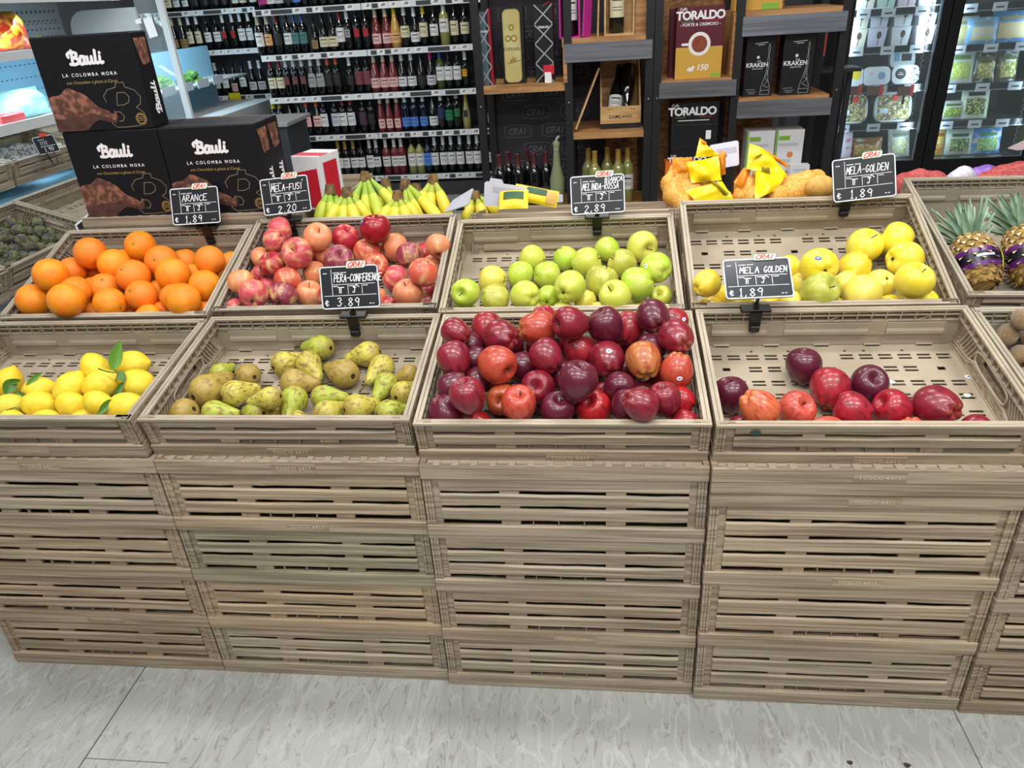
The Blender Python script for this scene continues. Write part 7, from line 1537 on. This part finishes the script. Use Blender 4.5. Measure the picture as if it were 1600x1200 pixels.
# low counter in front of the far wine bay
c0, c1 = at_z(228, 196, .8), at_z(425, 190, .8)
e2 = empty('counter', ((c0.x + c1.x) / 2, 4.2, 0)); tag(e2, 'low grey counter edge before the far left wine bay', 'counter'); w2 = (c1.x - c0.x) / 2 + .15
obj('top', MB().box(-w2, w2, -.05, .45, .77, .80, b=.004), mat('grey counter top', C(150, 150, 148), rough=.5), e2); obj('body', MB().box(-w2 + .03, w2 - .03, 0, .42, 0, .77), m_shelf, e2)
e2 = obj('wood_board', MB().box(-.22, .22, -.05, .05, 0, .035, b=.003), m_oak, loc=(at_y(308, 178, 4.35).x, 4.35, .801), rot=(0, 0, .1)); tag(e2, 'dark wooden board lying on the grey counter', 'board')
m_paper = mat('crumpled film', C(210, 214, 214), rough=.4); e2 = obj('film_sheet', MB().grid(lambda u, v: ((u - .5) * .5, (v - .5) * .3, .012 + .012 * math.sin(9 * u + 5 * v) * math.sin(PI * v)), 14, 8), m_paper, loc=(c0.x + .12, 4.3, .802), rot=(0, 0, -.2)); tag(e2, 'sheet of clear film lying on the grey counter', 'film')

# crates on the deck and below it, turned to face the aisle
def side_crate(key, X, Y, z, tilt, label, yaw=PI / 2): display(key, X, Y, z, tilt, label, yaw=yaw, plate=False, grp='crates in the left case', H=.13)
# display() places the rim; for turned crates the tilt shifts along -x
def turned(key, xr, y0, zr, tilt, label, H=.13):
    O = Vector((xr - H * math.sin(tilt), y0, zr - H * math.cos(tilt)))
    e = crate('fruit_crate', O, H, 2, True, label, 'crates in the left case', (.95, .93, .9), 0, plate=False, seed=9)
    e.rotation_mode = 'XYZ'; M = Matrix.Translation(O) @ Matrix.Rotation(PI / 2, 4, 'Z') @ Matrix.Rotation(tilt, 4, 'X'); e.matrix_world = M; e.matrix_basis = M
    DISP[key] = (M, .6, .4, H)
turned('L1', -1.43, 1.75, .91, .22, 'brown crate with lettuce on the left case deck, nearer one'); turned('L2', -1.43, 2.37, .91, .22, 'brown crate with a price card on the left case deck'); turned('L3', -1.43, 2.99, .91, .22, 'brown crate at the far end of the left case deck')
turned('M0', -.72, .68, .685, .33, 'brown crate of artichokes at the far left edge, nearest'); turned('M1', -.74, 1.30, .685, .33, 'brown crate of artichokes behind the nearest artichoke crate'); turned('M2', -.76, 1.92, .685, .33, 'nearly empty brown crate with green beans, left of the cake boxes'); turned('M3', -.78, 2.54, .685, .33, 'empty brown crate behind the green bean crate, left')
e2 = obj('crate_stand', MB().box(-1.12, -.70, .6, 3.2, .0, .50), m_case); tag(e2, 'white stand under the artichoke crates', 'stand')
e2 = obj('crate_prop', MB().box(-1.26, -1.135, .6, 3.2, .5, .62), m_case); tag(e2, 'white step behind the stand under the artichoke crates', 'stand')
# artichokes
m_art = mat('artichoke bract', C(104, 112, 66), C(74, 56, 72), rough=.6, nscale=(1.5, 1.5, 1.5), ramp=(.42, .62), objmul=True)
am = MB()
for k in range(46):
    lv = k / 45; a = k * 2.4; th = PI * (.82 - .72 * lv); c_ = Vector((math.sin(th) * math.cos(a) * .86, math.sin(th) * math.sin(a) * .86, math.cos(th) * .95)); n_ = c_.normalized(); t_ = Vector((-math.sin(a), math.cos(a), 0)); u_ = n_.cross(t_); u_ = u_ if u_.z > 0 else -u_
    am.grid(lambda u, v: c_ + u_ * (.62 * v - .2) + t_ * (u - .5) * .62 * math.sin(PI * min(1, .25 + .75 * v)) ** .7 + n_ * (.16 * v * (1 - v) + .10 * v - .12 * (2 * u - 1) ** 2), 4, 4)
am.grid(lambda u, v: (.78 * math.sin(PI * v) * math.cos(2 * PI * u), .78 * math.sin(PI * v) * math.sin(2 * PI * u), .86 * math.cos(PI * v)), 12, 8, wrap=True); am.tube([(0, 0, -.8), (0, .05, -1.5)], [.2, .18], 8)
ame = am.mesh('artichoke', [m_art])
for key in ('M0', 'M1'):
    M, W, D, H = DISP[key]; r11 = random.Random(len(key) + ord(key[1]))
    for j in range(5):
        for i in range(9):
            R = .031; x = .05 + i * .0615 + (j % 2) * .02 + r11.uniform(-.006, .006); y = .055 + j * .068 + r11.uniform(-.005, .005)
            if x > .56: continue
            o = bpy.data.objects.new('artichoke', ame); COL.objects.link(o); o.scale = (R, R, R); o.location = M @ Vector((x, y, .016 + R + .028 * ((i + j) % 2))); o.rotation_euler = (r11.uniform(-1.4, 1.4), r11.uniform(-1.4, 1.4), r11.uniform(0, 6)); q = r11.uniform(.75, 1.2); o.color = (q, q, q * r11.uniform(.85, 1.1), 1)
            tag(o, 'small purple green artichoke in the nearest crate at the left edge' if key == 'M0' else 'small purple green artichoke in the second artichoke crate from the edge', 'artichoke', 'artichokes in the ' + ('nearest' if key == 'M0' else 'second') + ' crate')
m_bean = mat('green bean', C(110, 160, 60), C(140, 180, 80), rough=.5, nscale=(9, 9, 9)); bn = MB(); r12 = random.Random(3); M = DISP['M2'][0]
for k in range(34):
    a = r12.uniform(-.5, .5) + .5; c_ = Vector((r12.uniform(.12, .34), r12.uniform(.06, .22), .018 + r12.random() * .03)); d = Vector((math.cos(a), math.sin(a), 0)) * .05
    bn.tube([M @ (c_ - d), M @ (c_ + Vector((0, .004, .004))), M @ (c_ + d)], [.003, .004, .002], 5)
e2 = obj('green_beans', bn, m_bean); tag(e2, 'loose green beans in the nearly empty left crate', 'green beans', kind='stuff')
# produce on the deck
def at_case(px, py, x): return at_x(px, py, x)
c_ = DISP['L1'][0] @ Vector((.16, .12, .09)); leafy(c_, .13, 40, 'pale green lettuce head at the left photo edge', 'lettuce', 'lettuce', mat('pale lettuce', C(170, 206, 70), C(140, 184, 60), rough=.5, nscale=(20, 20, 20)), 3)
m_tom = mat('tomato skin', C(206, 50, 34), rough=.25, coat=.3); ex = DISP['L2'][0]
for k in range(7):
    p = DISP['L3'][0] @ Vector((.10 + .07 * (k % 4), .1 + .07 * (k // 4), .075 + .02 * (k % 2))); o = obj('tomato', MB().grid(lambda u, v: (.036 * math.sin(PI * v) * math.cos(2 * PI * u), .036 * math.sin(PI * v) * math.sin(2 * PI * u), .03 * math.cos(PI * v)), 14, 10, wrap=True), m_tom, loc=p); tag(o, 'red tomato in the far crate of the left case deck', 'tomato', 'tomatoes'); obj('calyx', MB().lathe([(0, .031), (.012, .031), (.016, .027)], 6), m_leaf, o)
c_ = DISP['L2'][0] @ Vector((.30, .2, .07)); o = obj('net_bag', pillow(MB(), .42, .2, .05, wr=.2), mat('grey net', C(150, 156, 156), C(70, 76, 80), rough=.6, nscale=(90, 90, 90), ramp=(.45, .55)), loc=c_, rot=(-1.25, 0, PI / 2)); tag(o, 'grey netted bag in the crate behind the price card', 'bag')
m_pep = mat('mixed pepper bag', C(210, 60, 40), C(236, 180, 50), rough=.3, nscale=(16, 16, 16), ramp=(.46, .54)); 
for k, (px, py) in enumerate(((4, 62), (22, 60))):
    p = at_x(px, py + 16, -1.72); o = obj('pepper_bag', pillow(MB(), .3, .2, .08, wr=.15, seed=k), m_pep, loc=(-1.74, p.y, 1.412 + .10), rot=(-.2, 0, PI / 2)); tag(o, ['bag of red and yellow peppers at the left photo edge', 'second bag of red and yellow peppers on the upper shelf'][k], 'peppers')
o = obj('pepper', MB().grid(lambda u, v: (.05 * math.sin(PI * v) * math.cos(2 * PI * u), .04 * math.sin(PI * v) * math.sin(2 * PI * u), .035 * math.cos(PI * v)), 12, 8, wrap=True), m_lemp, loc=(-1.80, at_x(56, 48, -1.8).y, 1.436)); tag(o, 'yellow pepper lying on the upper case shelf', 'pepper')
p = at_x(12, 180, -1.7); o = obj('red_tray', MB().box(-.10, .10, -.05, .05, 0, .05, b=.006), mat('red tray', C(206, 80, 80), rough=.4), loc=(-1.72, p.y, 1.051), rot=(0, 0, PI / 2)); tag(o, 'red packed tray at the left edge of the lower case shelf', 'tray')
p = at_x(48, 165, -1.72); o = obj('salad_bag', pillow(MB(), .42, .17, .08, wr=.25, seed=9), mat('pale film bag', C(150, 206, 200), C(176, 222, 224), rough=.25, nscale=(18, 18, 18), bump=.5, bscale=(20, 20, 20)), loc=(-1.78, p.y, 1.051 + .075), rot=(-.35, 0, PI / 2)); tag(o, 'pale green film bag on the lower shelf of the left case', 'salad bag')
# the price card hooked on the deck crate
p = at_x(72, 226, -1.40); e = empty('price_sign', p, (-.25, .0, PI / 2 - .35)); tag(e, 'small chalkboard card with a wire hook on the left case crate', 'price sign', 'chalkboard price cards')
w2, h2 = .062, .046; obj('board', slab(MB(), [(a - w2, b - h2) for a, b in rr(0, 2 * w2, 0, 2 * h2, .008)], 0, .003), m_board, e)
ed = rr(-w2 + .002, w2 - .002, -h2 + .002, h2 - .002, .007); obj('border', MB().strokes([ed + [ed[0]]], .003, (0, -.0006, 0), (1, 0, 0), (0, 0, 1), 0, ends=False), m_frame, e)
obj('handwriting', MB().strokes([[(-.035, .028), (.0, .028)], [(-.035, -.008), (.05, -.008)]] + pen('IIII', -.03, .0, .012, .02) + pen('1.90', -.02, -.034, .012, .02), .002, (0, -.0008, 0), (1, 0, 0), (0, 0, 1)), m_chalk, e)
obj('badge', slab(MB(), rr(-.012, .024, h2 - .004, h2 + .012, .004), -.002, .001), m_bred, e)
obj('wire_hook', MB().tube([(-.022, -.001, -h2 + .006), (-.014, -.004, -h2 - .06), (.012, -.004, -h2 - .06), (.022, -.001, -h2 + .006)], .004, 6), m_clip, e)
a = [ptY(*q) for q in ((118, 352, .80), (139, 335, .84), (141, 348, .84), (123, 362, .80))]
e2 = obj('price_sign', MB().poly(a).poly([v + Vector((-.002, .003, 0)) for v in reversed(a)]), m_board); tag(e2, 'dark price card seen edge on behind the orange crate', 'price sign'); obj('border', MB().bar(a[3], a[0], .004, .004).bar(a[0], a[1], .004, .004), m_frame, e2)

print('SLID', SLID)
